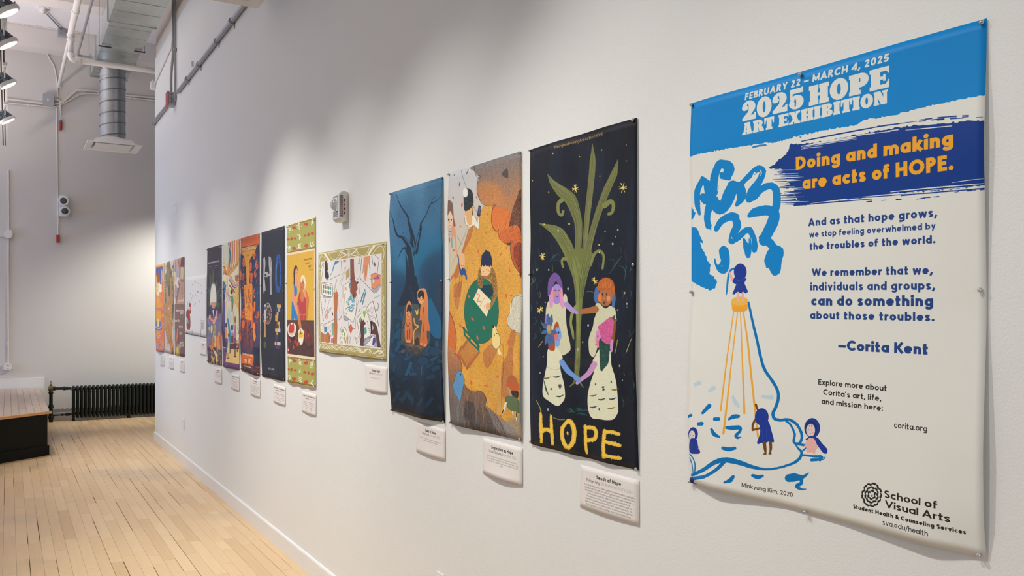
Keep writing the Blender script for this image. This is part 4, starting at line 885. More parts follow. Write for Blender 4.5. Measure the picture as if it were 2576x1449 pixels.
def art_p4():
    c = Canvas(560, 1300, '2c5878', QUADS['p4'])
    c.warp = ([486, 560, 700, 850, 930, 1033], [0, 5, 0, 3, 7, 0], 977, 60)
    t = np.linspace(0, 1, c.H)[:, None, None]
    stops = [(0, '3f6e8e'), (.2, '3c6b8c'), (.36, '1f6285'), (.45, '174c6b'), (.6, '153448'), (.8, '15293a'), (1, '0e171c')]
    tt = np.linspace(0, 1, c.H); col = np.stack([np.interp(tt, [a for a, _ in stops], [hexc(b)[i] for _, b in stops]) for i in range(3)], 1)
    c.buf[:] = col[:, None]; c.buf += (smooth_noise(c.H, c.W, 9, 5, 31)[..., None] - .5) * .1 + (smooth_noise(c.H, c.W, 300, 130, 32)[..., None] - .5) * .05
    c.F(960, 430, 4.14)
    c.P('16698c', [(330, 700), (640, 560), (640, 900), (380, 1000)], smooth=True, a=.5, soft=40); c.P('122c44', [(420, 960), (650, 820), (650, 1250), (420, 1260)], smooth=True, a=.6, soft=26); c.P('122c44', [(90, 1050), (260, 1080), (260, 1400), (90, 1400)], smooth=True, a=.5, soft=26)
    T = '10202c'
    for p, w in (([(245, 1400), (290, 1200), (300, 1000), (290, 850), (330, 720)], (150, 90, 84, 80, 40)), ([(330, 760), (322, 660), (290, 540), (275, 470), (215, 380), (180, 310), (160, 240)], (60, 36, 22, 18, 12, 6, 2)),
                 ([(360, 840), (380, 720), (410, 600), (415, 540), (470, 450), (510, 350), (560, 320), (600, 290), (640, 245)], (40, 36, 26, 14, 8, 10, 8, 6, 4)), ([(520, 330), (540, 290), (578, 264)], (4, 2)),
                 ([(310, 860), (280, 770), (220, 690), (170, 670), (140, 600), (120, 500), (88, 420)], (70, 44, 26, 20, 14, 8, 3)), ([(270, 830), (240, 795), (200, 840), (165, 920)], (30, 14, 8, 2)), ([(200, 680), (225, 640), (250, 690), (300, 740)], (2, 3, 2)), ([(345, 1100), (370, 1300), (400, 1400)], (40, 80, 120))):
        c.K(T, p, w, rough=1.2)
    for p, w in (([(240, 700), (310, 780), (330, 900), (350, 1040)], (4, 16, 14, 3)), ([(400, 620), (375, 720), (350, 850)], (6, 16, 3)), ([(250, 850), (270, 900), (280, 990)], (16, 14, 3)), ([(330, 700), (345, 780)], 8)): c.K('3c6f92', p, w, a=.8)
    c.K('3a4a58', [(295, 1190), (330, 1290), (360, 1390)], 4); c.K('1c2c38', [(500, 1245), (570, 1245)], 2)
    c.P('22384c', [(560, 1180), (640, 1130), (660, 1160), (660, 1449), (545, 1449)]); 
    for y in range(1180, 1449, 34): c.K('101c28', [(572, y + 20), (650, y)], 3, smooth=False)
    c.K('101c28', [(620, 1150), (620, 1449)], 3, smooth=False)
    c.P('1c3548', [(95, 1420), (150, 1400), (250, 1390), (420, 1440), (420, 1500), (95, 1500)])
    c.F(960, 730, 3.22)
    for k in range(120):                            # heap of broken timber
        x, y = 70 + rng.rand() * 440, 150 + rng.rand() * 880
        if 190 < x < 380 and y < 430: continue
        a = rng.rand() * 3.1; L = 20 + rng.rand() * 60
        q = np.array([(-L, -L * .22), (L * .8, -L * .3), (L, L * .25), (-L * .8, L * .3)]); R = np.array([[math.cos(a), -math.sin(a)], [math.sin(a), math.cos(a)]])
        d = (y - 150) / 880
        c.P(['1f4a66', '1b3d55', '24516c', '16303f', '1a4460'][rng.randint(5)] if d < .6 else ['153046', '10222e', '18344a', '0e1a22'][rng.randint(4)], q @ R.T * [.6, 1] + [x, y], a=.85)
        c.K('0c151c', (q @ R.T * [.6, 1] + [x, y])[:3], 2.5, smooth=False)
    c.P('0d1318', [(60, 1000), (540, 900), (540, 1100), (60, 1100)], a=.6, soft=30)
    for x, y, r in ((440, 490, 50), (345, 570, 50)): c.E('193a50', x, y, r, r * .8); c.K('0c151c', ell(x, y, r, r * .8), 4, smooth=False)
    c.P('175a80', [(390, 60), (440, 130), (495, 260), (490, 380), (420, 360), (380, 240)], smooth=True); c.P('4a4d48', [(200, 120), (300, 110), (330, 200), (400, 350), (370, 440), (180, 440), (165, 330), (180, 200)], smooth=True, jit=.1)
    for p in ([(220, 200), (160, 350), (180, 440)], [(290, 160), (340, 300), (380, 440)], [(230, 460), (300, 500), (340, 470)]): c.K('14181a', p, 4)
    for k in range(26):
        x, y = 170 + rng.rand() * 190, 360 + rng.rand() * 160; c.P(['5c574a', '3c3c38', '6c5c40', '2c3234'][rng.randint(4)], [(x, y), (x + 30, y + 12 * rng.randn()), (x + 20, y + 30), (x - 8, y + 20)], a=.8)
    c.E('c8742c', 290, 420, 80, 90, a=.3, soft=16)
    for x0, y0, h, w in ((222, 80, 330, 50), (328, -40, 470, 60)):        # two lit, hooded children
        c.P('d98a44', [(x0 - 22, y0 + 130), (x0 - 18, y0 + 40), (x0 + 5, y0), (x0 + 24, y0 + 40), (x0 + 26, y0 + 130), (x0 + 34, y0 + h * .8), (x0 + 20, y0 + h), (x0 - 20, y0 + h), (x0 - 30, y0 + h * .7)] if x0 < 300 else
            [(290, 60), (296, 0), (325, -20), (360, -10), (380, 80), (384, 220), (400, 320), (372, 330), (378, 440), (320, 440), (325, 330), (330, 240), (308, 230), (318, 110)], smooth=True, c2='c4642c')
    c.E('20252a', 228, 150, 20, 40); c.E('e0945c', 218, 188, 18, 34); c.E('20252a', 322, 40, 28, 46); c.E('e6a468', 322, 68, 24, 36)
    c.P('1c2428', [(205, 160), (232, 140), (245, 170), (225, 160), (210, 175)]); c.P('1c2428', [(300, 40), (320, 20), (348, 50), (345, 70), (325, 40), (308, 60)])
    for x, y in ((213, 190), (226, 188), (314, 62), (333, 56)): c.E('241a18', x, y, 3, 4)
    c.K('5a2420', [(215, 208), (228, 206)], 4); c.K('5a2420', [(320, 78), (338, 68)], 5); c.E('d85a30', 208, 200, 7, 7, a=.7); c.E('d85a30', 304, 74, 7, 7, a=.7)
    for p in ([(200, 250), (215, 290), (235, 260)], [(212, 320), (214, 390)], [(235, 310), (232, 390)], [(340, 130), (350, 220), (345, 330)], [(352, 330), (350, 400)], [(310, 120), (312, 230)]): c.K('3a2418', p, 4)
    c.P('e8b84a', [(275, 150), (290, 170), (300, 140), (300, 190), (285, 196)]); c.K('e0a040', [(265, 220), (275, 270), (300, 290), (268, 330), (265, 430)], (6, 12, 12, 8, 10)); c.P('3a2418', [(270, 400), (300, 370), (318, 440), (280, 440)], a=.8)
    for x, y in ((216, 408), (232, 410), (330, 432), (362, 440)): c.E('d88a4c', x, y, 12, 14); c.K('1a1614', [(x - 8, y + 14), (x + 10, y + 16)], 4)
    return c

def art_p5():
    c = Canvas(900, 840, 'dcd6d2', QUADS['p5'])
    G, LN, BK, W = 'a9995a', 'e2dccb', '2c2828', 'e4ddd4'
    c.F(800, 600, 9.661)
    # printed frame
    c.P(G, [(-100, 200), (1800, -100), (1800, 3100), (-100, 3000)], holes=[[(78, 575), (1545, 372), (1545, 2682), (82, 2523)]])
    def both(f):
        f()
    for p, w in (([(20, 385), (1660, 120)], 9), ([(28, 400), (28, 2700)], 9), ([(1640, 120), (1645, 2900)], 10), ([(70, 575), (1555, 368)], 9), ([(80, 575), (82, 2523)], 9), ([(1548, 372), (1548, 2682)], 9)): c.K(LN, p, w, smooth=False)
    for p, w in (([(40, 640), (60, 450), (110, 430), (170, 480), (240, 560)], 10), ([(175, 385), (240, 480), (280, 545)], 46), ([(260, 370), (330, 480), (400, 520), (470, 470), (550, 330)], 10), ([(520, 500), (560, 400), (640, 365), (700, 390)], 10), ([(800, 390), (870, 330), (940, 350), (1000, 440)], 10),
                 ([(940, 270), (1000, 380), (1080, 415), (1180, 370), (1270, 200)], 12), ([(1370, 185), (1290, 290), (1230, 400)], 50), ([(1330, 385), (1400, 280), (1500, 190), (1590, 230), (1610, 400), (1560, 590)], 12), ([(560, 330), (700, 395)], 26), ([(820, 380), (960, 260)], 26), ([(500, 500), (700, 400)], 20), ([(820, 400), (980, 440)], 20), ([(1580, 140), (1640, 230)], 10), ([(40, 700), (60, 770), (80, 700)], 9)): c.K(LN, p, w)
    for k in range(14):
        a = k * .4488; c.K(LN, [(755 + 14 * math.cos(a), 390 + 40 * math.sin(a)), (755 + 60 * math.cos(a), 390 + 105 * math.sin(a))], 7, smooth=False)
    c.E(W, 755, 390, 17, 46)
    for x, ys in ((1585, (690, 900, 1230, 1500)), (45, (870, 1050, 1300, 1600))):
        for y in ys:
            for k in range(8): a = k * .785; c.K(LN, [(x, y), (x + 28 * math.cos(a), y + 90 * math.sin(a))], (4, 14, 3) if x > 100 else (3, 9, 3))
    c.F(800, 740, 8.05)
    for x, r in ((1325, 36), (30, 22)):
        for y in range(20, 1100, 130):
            c.K(LN, [(x - r * .5, y), (x + r * .6, y + 60), (x - r * .4, y + 120)], 8); c.K(LN, [(x, y + 20), (x + r * .5, y - 20)], (3, 16, 3))
    for k in range(3):                              # knotwork along the foot
        t = np.linspace(0, 1, 60); x = 90 + t * 1190; y = 1055 + t * 130 + 42 * np.sin(t * (30 + 5 * k) + k * 2) - 6; c.K(LN, np.c_[x, y], 9, smooth=False)
    for k in range(30): t = rng.rand(); x = 150 + t * 1050; y = 1060 + t * 125; c.K(LN, [(x, y), (x + 30, y + 40 * rng.randn())], (8, 3))
    for p, w in (([(20, 1135), (1395, 1310)], 9), ([(60, 975), (1290, 1108)], 9), ([(40, 1090), (60, 1020), (110, 1000)], 16), ([(1230, 1160), (1290, 1150), (1310, 1180), (1250, 1200)], 30), ([(1200, 1250), (1330, 1250), (1340, 1200)], 12)): c.K(LN, p, w)
    # drawing table scene
    c.F(800, 600, 9.661)
    L = lambda p, w=7, col=BK, **k: c.K(col, p, w, smooth=False, **k)
    SH = 'a4a2ac'
    L([(125, 590), (60, 800)]); L([(150, 580), (95, 1040)]); L([(280, 1010), (580, 855)]); L([(565, 530), (585, 820)]); L([(1070, 470), (1020, 960), (1370, 1330)], 9); L([(1390, 410), (1490, 500), (1445, 850)], 8)
    c.P(SH, [(170, 900), (220, 1040), (270, 1000), (270, 940)]); c.P('3a2a28', [(175, 582), (232, 582), (250, 760), (275, 900), (270, 960), (220, 985), (180, 900)], smooth=True); c.E(W, 232, 795, 7, 34)
    c.P('3a88b8', [(420, 545), (535, 540), (480, 600), (410, 650), (370, 790), (310, 910), (290, 915), (345, 820), (375, 680)]); c.P('7ca88a', [(350, 840), (310, 920), (285, 915), (330, 850)]); c.P('c05a8a', [(615, 525), (685, 518), (670, 565), (625, 560)]); L([(615, 560), (645, 595), (680, 560)], 6)
    c.P(SH, [(785, 510), (800, 510), (800, 1150), (785, 1150)]); BRN = '8c4a30'
    c.P(BRN, [(790, 500), (872, 490), (880, 800), (895, 980), (950, 1100), (965, 1240), (945, 1250), (930, 1300), (935, 1390), (915, 1390), (905, 1449), (860, 1449), (790, 1300), (795, 1150), (800, 900)]); L([(790, 500), (798, 1150), (785, 1300)], 5); L([(872, 490), (880, 800), (895, 980), (950, 1100), (965, 1240)], 5)
    c.P('b59a58', [(770, 710), (775, 900), (690, 1000), (680, 810)]); L([(770, 900), (690, 1000)], 6)
    for p in ([(668, 670), (530, 1130)], [(688, 690), (565, 1140)], [(460, 985), (370, 1420)], [(470, 1000), (390, 1370)]): L(p, 5, '6a6458')
    L([(1010, 480), (1020, 600), (980, 630), (975, 590)], 9, '4a7a4a'); L([(905, 780), (920, 820), (950, 640), (970, 680), (960, 850), (905, 860)], 3, 'c8a870')
    SK = 'd98e60'
    c.P(SK, [(1120, 440), (1262, 425), (1262, 560), (1275, 740), (1258, 755), (1238, 600), (1215, 680), (1190, 920), (1165, 1010), (1150, 1060), (1130, 990), (1112, 960), (1140, 700), (1100, 850), (1090, 850), (1112, 620)]); L([(1120, 440), (1112, 620), (1090, 850)], 4); L([(1262, 425), (1270, 750)], 4)
    for x in (1135, 1165, 1195): L([(x, 650), (x - 10, 900)], 3, '7a4028')
    L([(1310, 430), (1340, 640)], 12, '3c6a58'); c.P('6c6060', [(1375, 560), (1410, 640), (1385, 700), (1355, 620)]); L([(1320, 800), (1280, 830), (1225, 820), (1200, 960), (1210, 1040), (1170, 1040)], 3, '90a898')
    c.P(SH, [(1295, 1210), (1370, 1330), (1440, 1320), (1540, 1150), (1480, 1120), (1385, 1230)]); c.P(SK, [(1285, 900), (1320, 860), (1400, 840), (1530, 900), (1530, 1140), (1480, 1115), (1385, 1230), (1300, 1195), (1290, 1000)]); L([(1285, 900), (1320, 860), (1400, 840), (1530, 895)], 7); L([(1300, 1195), (1385, 1235), (1485, 1115), (1530, 1150)], 7); c.E(W, 1352, 1045, 26, 60); L([(1350, 985), (1330, 1050), (1350, 1105), (1385, 1040)], 4)
    c.P('9a4a82', [(1350, 950), (1485, 930), (1490, 985), (1355, 990)]); c.P('b49a78', [(1300, 955), (1350, 945), (1355, 992)]); c.P('5a3048', [(1430, 900), (1470, 895), (1470, 930), (1430, 930)]); L([(1250, 985), (1300, 955)], 5); L([(1260, 985), (1320, 1000)], 5)
    # paint box
    c.P(SH, [(120, 1350), (340, 1420), (330, 1449), (150, 1449)]); c.P(W, [(130, 1075), (300, 1090), (355, 1140), (350, 1400), (140, 1370), (112, 1320), (110, 1110)], smooth=True); L(spline([(130, 1068), (300, 1095), (358, 1150), (350, 1415), (140, 1370), (112, 1300), (110, 1110)], True), 8)
    L([(150, 1098), (330, 1150)], 14, '8a8680')
    for i, (x, col) in enumerate(((152, 'b05c50'), (197, 'b07468'), (236, '7a9c80'), (277, '4a9a7c'), (318, '5ca484'))): c.E(col, x, 1175 + i * 10, 14, 40); c.E(col, x - 2, 1285 + i * 10, 14, 40); L(ell(x, 1175 + i * 10, 15, 42), 3); L(ell(x - 2, 1285 + i * 10, 15, 42), 3)
    c.P(W, [(610, 1160), (755, 1060), (760, 1449), (615, 1449)]); L([(615, 1449), (612, 1160), (755, 1055), (770, 1000), (905, 950), (1035, 1020), (1000, 1449)], 6); c.K('c8604c', [(655, 1170), (665, 1280), (685, 1180), (690, 1260), (712, 1170)], 6); c.E('b09858', 675, 1390, 18, 50)
    c.P('2c2828', [(935, 1090), (960, 1040), (1000, 1080), (975, 1085), (960, 1120)]); c.P('4a88a8', [(770, 1070), (790, 1100), (785, 1220), (755, 1180)])
    L([(1145, 1250), (1060, 1449)], 22, '3a7a9c'); L([(1170, 1290), (1110, 1449)], 22, '3c8090'); L([(1350, 1449), (1510, 1375)], 5, '5a9ab0'); L([(1370, 1465), (1520, 1390)], 5, '5a9ab0')
    AR = 'b8703c'
    c.P(AR, [(400, 1280), (430, 1320), (455, 1210), (470, 1300), (490, 1310), (505, 1449), (400, 1449)]); 
    c.F(800, 740, 8.05)
    c.P(W, [(520, 0), (860, 0), (720, 580), (530, 410)]); L([(525, 410), (650, 515), (720, 585), (830, 100)], 5); L([(545, 0), (520, 400)], 10, 'b09858'); c.P(SH, [(520, 410), (640, 515), (560, 550), (520, 500)]); L([(525, 470), (560, 550), (640, 515)], 5)
    for k in range(90):
        a = rng.rand() * 6.28; r = .4 + .6 * rng.rand(); x, y = 665 + 75 * r * math.cos(a), 190 + 190 * r * math.sin(a); c.E('5c9aac', x, y, 9, 15, rot=rng.rand() * 180)
    c.P(BRN, [(690, -10), (790, -10), (785, 20), (760, 80), (745, 60), (730, 110), (715, 60), (700, 30)]); c.K('3a2824', [(720, 0), (735, 150)], (20, 14, 3), a=.7); c.K('3a2824', [(745, 0), (752, 170)], (12, 10, 3), a=.6)
    L([(770, 0), (790, 450)], 6, '8a8680', a=.6); L([(800, 30), (760, 480)], 4)
    c.K(BK, [(580, 285), (560, 330), (545, 390), (580, 410), (605, 340), (580, 285)], 5, smooth=False)
    c.P(SH, [(395, 150), (430, 20), (418, 0), (400, 60), (380, 380), (410, 600)], a=.9); c.P(AR, [(330, 130), (325, 40), (340, 30), (350, -20), (410, -20), (418, 80), (405, 180), (400, 300), (385, 420), (400, 620), (400, 1000), (330, 1000), (345, 600), (345, 420)], smooth=False); L([(330, 130), (345, 420), (345, 620), (330, 990)], 4); L([(405, 180), (385, 420), (402, 640), (395, 1000)], 4)
    for x in (350, 370, 390): L([(x, 30), (x + 2, 110)], 2.5, '6a3418')
    L([(90, 50), (60, 40)], 4)
    for k in range(16): L([(65 + k * 4, 40 + k * 32), (75 + k * 4, 56 + k * 32)], 7)
    L([(70, 40), (125, 550)], 3, '8a8680'); c.K('8a5040', [(162, 110), (160, 180)], 14); c.K('c8c0b8', [(160, 180), (155, 300)], 12); L([(155, 290), (155, 312)], 12); L([(248, 110), (208, 290)], 6, '8a8680')
    for p in ([(205, 290), (165, 380), (160, 470), (185, 440), (210, 330)], [(200, 300), (215, 420), (195, 510), (175, 480), (180, 400)]): c.K('c85a44', p, 8)
    L([(228, 375), (235, 320), (285, 270), (270, 330), (228, 380)], 5); c.E('3c4038', 310, 405, 10, 34); c.K('d8908c', [(430, 130), (470, 100), (495, 200), (490, 330), (455, 410), (430, 300), (430, 130)], 4, smooth=False); L([(432, 525), (495, 420), (480, 480), (435, 525)], 4)
    L([(60, 635), (115, 580)], 5); L([(135, 620), (340, 515)], 7); L([(135, 620), (150, 800)], 6); c.P('3c80b8', [(148, 670), (200, 650), (203, 760), (155, 775)])
    for k in range(4): L([(210, 680 + k * 16), (270, 635 + k * 16)], 3, '8a8680')
    c.P('6c9a7c', [(290, 590), (338, 572), (340, 820), (300, 850)], c2='8ab090'); c.E('a48a88', 273, 755, 8, 26); c.E('b08a8c', 281, 845, 8, 26); c.P('b0788c', [(285, 900), (330, 890), (330, 985), (285, 985)])
    c.P(AR, [(70, 765), (150, 825), (150, 970), (72, 965)]); c.P(AR, [(165, 830), (225, 780), (250, 830), (262, 940), (245, 985), (165, 970)], smooth=True); L([(70, 765), (150, 822)], 6); L(spline([(165, 830), (220, 778), (250, 830), (262, 930), (245, 985)]), 6)
    for y in (860, 890, 920): L([(225, y), (255, y + 12)], 4)
    c.P(W, [(470, 720), (480, 680), (520, 668), (570, 710), (600, 800), (600, 1020), (430, 1000), (460, 900), (500, 870)], smooth=True); L(spline([(505, 830), (470, 720), (490, 675), (530, 668), (580, 730), (605, 850), (608, 1000)]), 6); L(spline([(505, 880), (470, 880), (455, 1000)]), 5); L(spline([(475, 1000), (480, 955), (500, 960), (500, 1005)]), 5)
    for x, y, col in ((510, 745, '84a460'), (545, 815, '84a460'), (535, 900, '94984c'), (560, 960, 'b88c44'), (590, 900, 'c8a058')): c.E(col, x, y, 16, 40)
    c.K('c08a40', [(590, 920), (590, 1040)], (10, 16, 8)); L([(625, 870), (655, 1010)], 4); L([(655, 855), (685, 1020)], 5); L([(630, 880), (650, 980)], 14, '7a7670', a=.6)
    c.P('cc5c44', [(675, 600), (715, 700), (672, 815), (622, 690)]); L([(622, 690), (675, 600)], 4); L([(715, 705), (762, 705)], 7); L([(625, 560), (625, 680)], 4); L([(770, 500), (765, 700)], 4); L([(770, 765), (710, 1010)], 6, 'd8a088'); L([(770, 870), (795, 1000), (855, 930), (845, 850), (800, 920), (770, 880)], 5); L([(795, 850), (800, 780), (815, 775)], 4, 'a8b070')
    L([(835, 300), (830, 350), (850, 355), (850, 300)], 5); L([(1215, 180), (1235, 230), (1215, 330), (1195, 340), (1195, 310)], 8); L([(870, 160), (920, 0)], 20, '3a7a9c'); L([(900, 215), (960, 0)], 20, '3c8090'); L([(1125, 85), (1260, 20)], 4, '5a9ab0'); L([(1130, 95), (1262, 40)], 4, '5a9ab0')
    c.P(W, [(985, 280), (1115, 140), (1240, 660), (1130, 560)]); L([(985, 285), (1040, 200), (1115, 145)], 7); L([(1115, 145), (1180, 400), (1240, 660)], 9); L([(985, 285), (1070, 520)], 5)
    for k in range(10): a = k * .63; c.K('8878b8', [(1095 + 18 * math.cos(a), 330 + 40 * math.sin(a)), (1095 + 38 * math.cos(a + .5), 325 + 85 * math.sin(a + .5))], 5)
    for k in range(3): L([(1015, 290 + k * 18), (1048, 325 + k * 18)], 4)
    L(spline([(1065, 435), (1090, 455), (1130, 430), (1145, 390)]), 5); L(spline([(1105, 490), (1160, 480), (1165, 520), (1190, 560)]), 5)
    c.P(W, [(800, 520), (885, 380), (985, 340), (1080, 700), (1060, 870), (880, 930)]); L(spline([(880, 930), (800, 560), (810, 460), (885, 385)]), 6); L(spline([(985, 350), (1050, 520), (1085, 720), (1060, 860)]), 5); c.P(W, [(895, 285), (980, 248), (1000, 540), (905, 560)]); L([(905, 560), (893, 288), (980, 246)], 5); c.P('84b050', [(918, 330), (940, 360), (962, 322), (968, 400), (945, 490), (920, 400)], smooth=True); c.P('84a44c', [(830, 510), (885, 450), (870, 590), (840, 590)]); c.P('4c9c8c', [(940, 700), (985, 650), (1000, 780), (955, 830)])
    for k in range(9): L([(990 + k * 9, 545 + k * 37), (1012 + k * 9, 560 + k * 37)], 8)
    c.P(SH, [(935, 1050), (960, 900), (1080, 830), (1150, 820), (1190, 880), (1200, 1080), (1080, 1070)]); c.P(W, [(960, 1030), (1070, 900), (1130, 850), (1150, 1070)]); L(spline([(940, 1040), (975, 910), (1060, 870)]), 7); L(spline([(940, 1050), (1040, 960), (1090, 860)]), 9); c.P('4a4690', [(1125, 890), (1170, 880), (1175, 960), (1130, 1050), (1110, 1020)])
    DK = '5c342a'
    c.P(DK, [(860, 640), (885, 500), (905, 500), (905, 550), (930, 515), (945, 560), (975, 580), (965, 620), (940, 640), (945, 750), (955, 900), (935, 1055), (870, 1045), (885, 850)], smooth=False); L([(860, 640), (885, 850), (870, 1045)], 4); c.P('241a18', [(1065, 540), (1110, 530), (1110, 820), (1080, 800)], rough=2); c.P(DK, [(1100, 560), (1150, 570), (1200, 660), (1240, 860), (1280, 1085), (1205, 1080), (1180, 830), (1090, 800), (1130, 690)], smooth=False); L([(1200, 660), (1240, 860), (1280, 1085)], 4)
    return c

def flowers(c, x, y, r):
    for k in range(16): c.E('e4ddd0', x + r * .5 * rng.randn() * .7, y + r * rng.randn() * .6, r * .16, r * .2)
    for s in (-1, 1): c.K('6c6a28', [(x + s * r * .3, y + r * 1.1), (x + s * r * .8, y - r * .3)], 3, a=.8)

def art_p6():
    c = Canvas(420, 1240, 'e6c8ae', QUADS['p6'])
    G, D, RD = 'a5a04e', '7a7028', 'c8452c'
    def berry(x, y, s, d):
        c.P(RD, [(x - d * s, y - s * .7), (x - d * s, y + s * .8), (x - d * s * .2, y + s), (x + d * s, y + s * .1), (x - d * s * .2, y - s * .8)], smooth=True)
        for k in (-1, 0, 1): c.K('4a5a24', [(x - d * s, y), (x - d * s * 1.4, y + k * s * .8)], 4)
    for (oy, A, Bq, flip) in ((540, [(52, 178), (494, 50), (494, 535), (52, 615)], [(52, 172), (494, 42)], 0), (750, [(62, 925), (500, 985), (500, 1405), (62, 1325)], [(62, 930), (500, 990)], 1)):
        c.F(715, oy, 6.3)
        c.P(G, A)
        for k in (0, 1):
            (xa, ya), (xb, yb) = (A[0], A[1]) if k == 0 else (A[3], A[2])
            o = 12 if k == 0 else -12
            c.K(D, [(xa, ya + o), (xb, yb + o)], 24, smooth=False); c.K('a8983c', [(xa, ya + o * 1.2), (xb, yb + o * 1.2)], 4, smooth=False)
        F = [(88, 230, 42), (248, 185, 46), (438, 130, 46), (246, 355, 36), (88, 548, 42), (250, 508, 46), (436, 475, 46)] if not flip else [(94, 985, 40), (256, 1020, 46), (444, 1045, 46), (254, 1155, 36), (98, 1260, 42), (262, 1290, 46), (448, 1335, 44)]
        B_ = [(170, 207, 28, 1), (340, 150, 30, -1), (80, 395, 18, 1), (168, 378, 18, -1), (338, 335, 18, 1), (440, 300, 24, -1), (172, 536, 28, 1), (342, 494, 30, -1)] if not flip else [(178, 995, 28, 1), (345, 1028, 30, -1), (88, 1130, 20, 1), (178, 1143, 18, -1), (345, 1175, 20, 1), (450, 1202, 24, -1), (180, 1280, 28, 1), (350, 1325, 30, -1)]
        for f in F: flowers(c, *f)
        for b in B_: berry(*b)
        for (x, y) in (((122, 385), (386, 318)) if not flip else ((130, 1135), (397, 1188))): c.K('9c3a3c', [(x - 12, y + 14), (x - 4, y - 22)], 14); c.K('9c3a3c', [(x, y + 22), (x + 12, y - 14)], 14)
    c.F(715, 540, 6.3)
    c.P('d4a634', [(52, 652), (480, 568), (480, 1700), (52, 1700)])
    for k in range(6):
        for j in range(5): x, y = 75 + k * 72, 700 + j * 150 + (k % 2) * 75; c.K('c29a2c', [(x, y - 60), (x - 22, y), (x, y + 60), (x + 22, y), (x, y - 60)], 4, a=.7)
    T = '4a3c18'
    c.text('"Doing and making', (308, 740), (440, 712), 34, T, wt=.14, sp=.1); c.text('are acts of', (335, 790), (412, 778), 32, T, wt=.14); c.text('HOPE."', (385, 848), (432, 838), 36, T, wt=.16); c.text('-Corita Kent', (392, 892), (460, 885), 20, T, wt=.14)
    SA, SB, BL, RB = 'e0906c', 'c4743c', '2c78b4', 'b03c3c'
    c.P(SA, [(150, 1090), (180, 1040), (215, 1060), (215, 1120), (200, 1200), (190, 1300), (200, 1449), (130, 1449), (136, 1250)], smooth=True); c.K(SA, [(205, 1070), (250, 1120), (300, 1180), (350, 1270)], (40, 44, 36, 40)); c.E(SA, 192, 945, 26, 105)
    c.P('3a2c28', [(155, 900), (170, 830), (195, 805), (212, 850), (216, 900), (200, 850), (185, 880), (172, 960), (178, 1150), (166, 1150), (156, 1000)], smooth=True); c.K('8c3030', [(190, 1035), (204, 1035)], 6); c.K('3a2c28', [(178, 935), (190, 938)], 4); c.K('3a2c28', [(202, 930), (212, 928)], 4)
    c.P(BL, [(150, 1075), (160, 1070), (175, 1150), (200, 1130), (212, 1230), (195, 1310), (170, 1310), (165, 1180)], smooth=True)
    c.P(RB, [(218, 1370), (250, 1220), (280, 1190), (330, 1200), (370, 1260), (355, 1390), (345, 1449), (215, 1449)], smooth=True); c.P(SB, [(262, 1100), (262, 1200), (272, 1370), (288, 1390), (305, 1360), (318, 1210), (330, 1100), (300, 1050)], smooth=True); c.E(SB, 295, 1110, 34, 92)
    c.P('e0d6c0', [(268, 1090), (268, 1010), (290, 965), (322, 980), (340, 1060), (338, 1150), (322, 1190), (326, 1110), (310, 1070), (300, 1010), (285, 1080)], smooth=True); c.K('3a2018', [(266, 1085), (300, 1078), (318, 1090)], 5); c.K('7a2c28', [(270, 1165), (290, 1168)], 6); c.K(SA, [(315, 1210), (345, 1310), (350, 1360)], (44, 34, 14))
    c.K(SB, [(355, 1260), (378, 1340), (372, 1449)], (30, 40, 44))
    c.F(715, 750, 6.3)
    c.P(BL, [(130, 60), (165, 70), (200, 60), (220, 200), (222, 355), (185, 355), (170, 310), (160, 355), (122, 350)], smooth=False)
    c.P(RB, [(216, 0), (352, 0), (345, 100), (352, 355), (225, 355), (245, 250), (225, 150)]); c.K(SB, [(272, -20), (288, 60), (305, -20)], (30, 26, 30)); c.K(SB, [(372, -10), (368, 150), (362, 290), (362, 365)], (46, 44, 30, 6)); c.K('c8963c', [(245, 262), (300, 272), (340, 262)], 8); c.K('c8963c', [(315, 270), (315, 350)], 6)
    c.P('5c3a2c', [(52, 352), (482, 358), (486, 945), (56, 885)], c2='4e3026')
    c.K('6a4436', [(330, 430), (400, 520), (460, 720)], 60, a=.5); c.P('3c2620', [(310, 440), (340, 432), (400, 530), (460, 740), (450, 790), (395, 820), (310, 700), (330, 600)], smooth=True, a=.7); c.P('63352c', [(320, 450), (345, 445), (440, 700), (390, 770), (330, 690)], smooth=True)
    c.K(SA, [(165, 0), (190, 140), (230, 280), (245, 420)], (60, 46, 34, 34)); c.K(SB, [(222, 120), (245, 330), (262, 490)], (16, 34, 40))
    c.E('281a18', 125, 640, 60, 44, a=.6); c.P('e6dcc4', [(62, 500), (80, 430), (130, 395), (180, 420), (195, 490), (170, 600), (120, 620), (80, 590)], smooth=True); c.E('c8bea8', 128, 510, 56, 90); c.P('c0352c', [(90, 470), (100, 400), (125, 430), (155, 400), (165, 480), (150, 550), (90, 555), (78, 530)], smooth=True, jit=.1)
    c.E('281a18', 280, 720, 40, 30, a=.6); c.P('e6dcc4', [(228, 560), (245, 500), (280, 490), (312, 530), (315, 600), (300, 720), (270, 745), (240, 720)], smooth=True); c.E('e0b43c', 272, 588, 40, 58); c.K('3c2c20', [(268, 500), (268, 560)], 5); c.P('2c2818', [(265, 540), (285, 580), (262, 580)])
    for x, y, r in ((78, 645, 16), (101, 678, 18), (178, 700, 20), (196, 635, 15), (215, 735, 28), (157, 785, 22), (246, 728, 16), (330, 540, 13), (343, 572, 12), (352, 622, 16), (388, 592, 26), (316, 505, 10)): c.E('b8382c', x, y, r * .55, r * 1.6 if r < 26 else r * 1.3)
    c.P('a8282c', [(62, 790), (80, 780), (88, 850), (70, 880)]); c.P('e6d4c8', [(66, 808), (78, 806), (80, 840), (68, 844)])
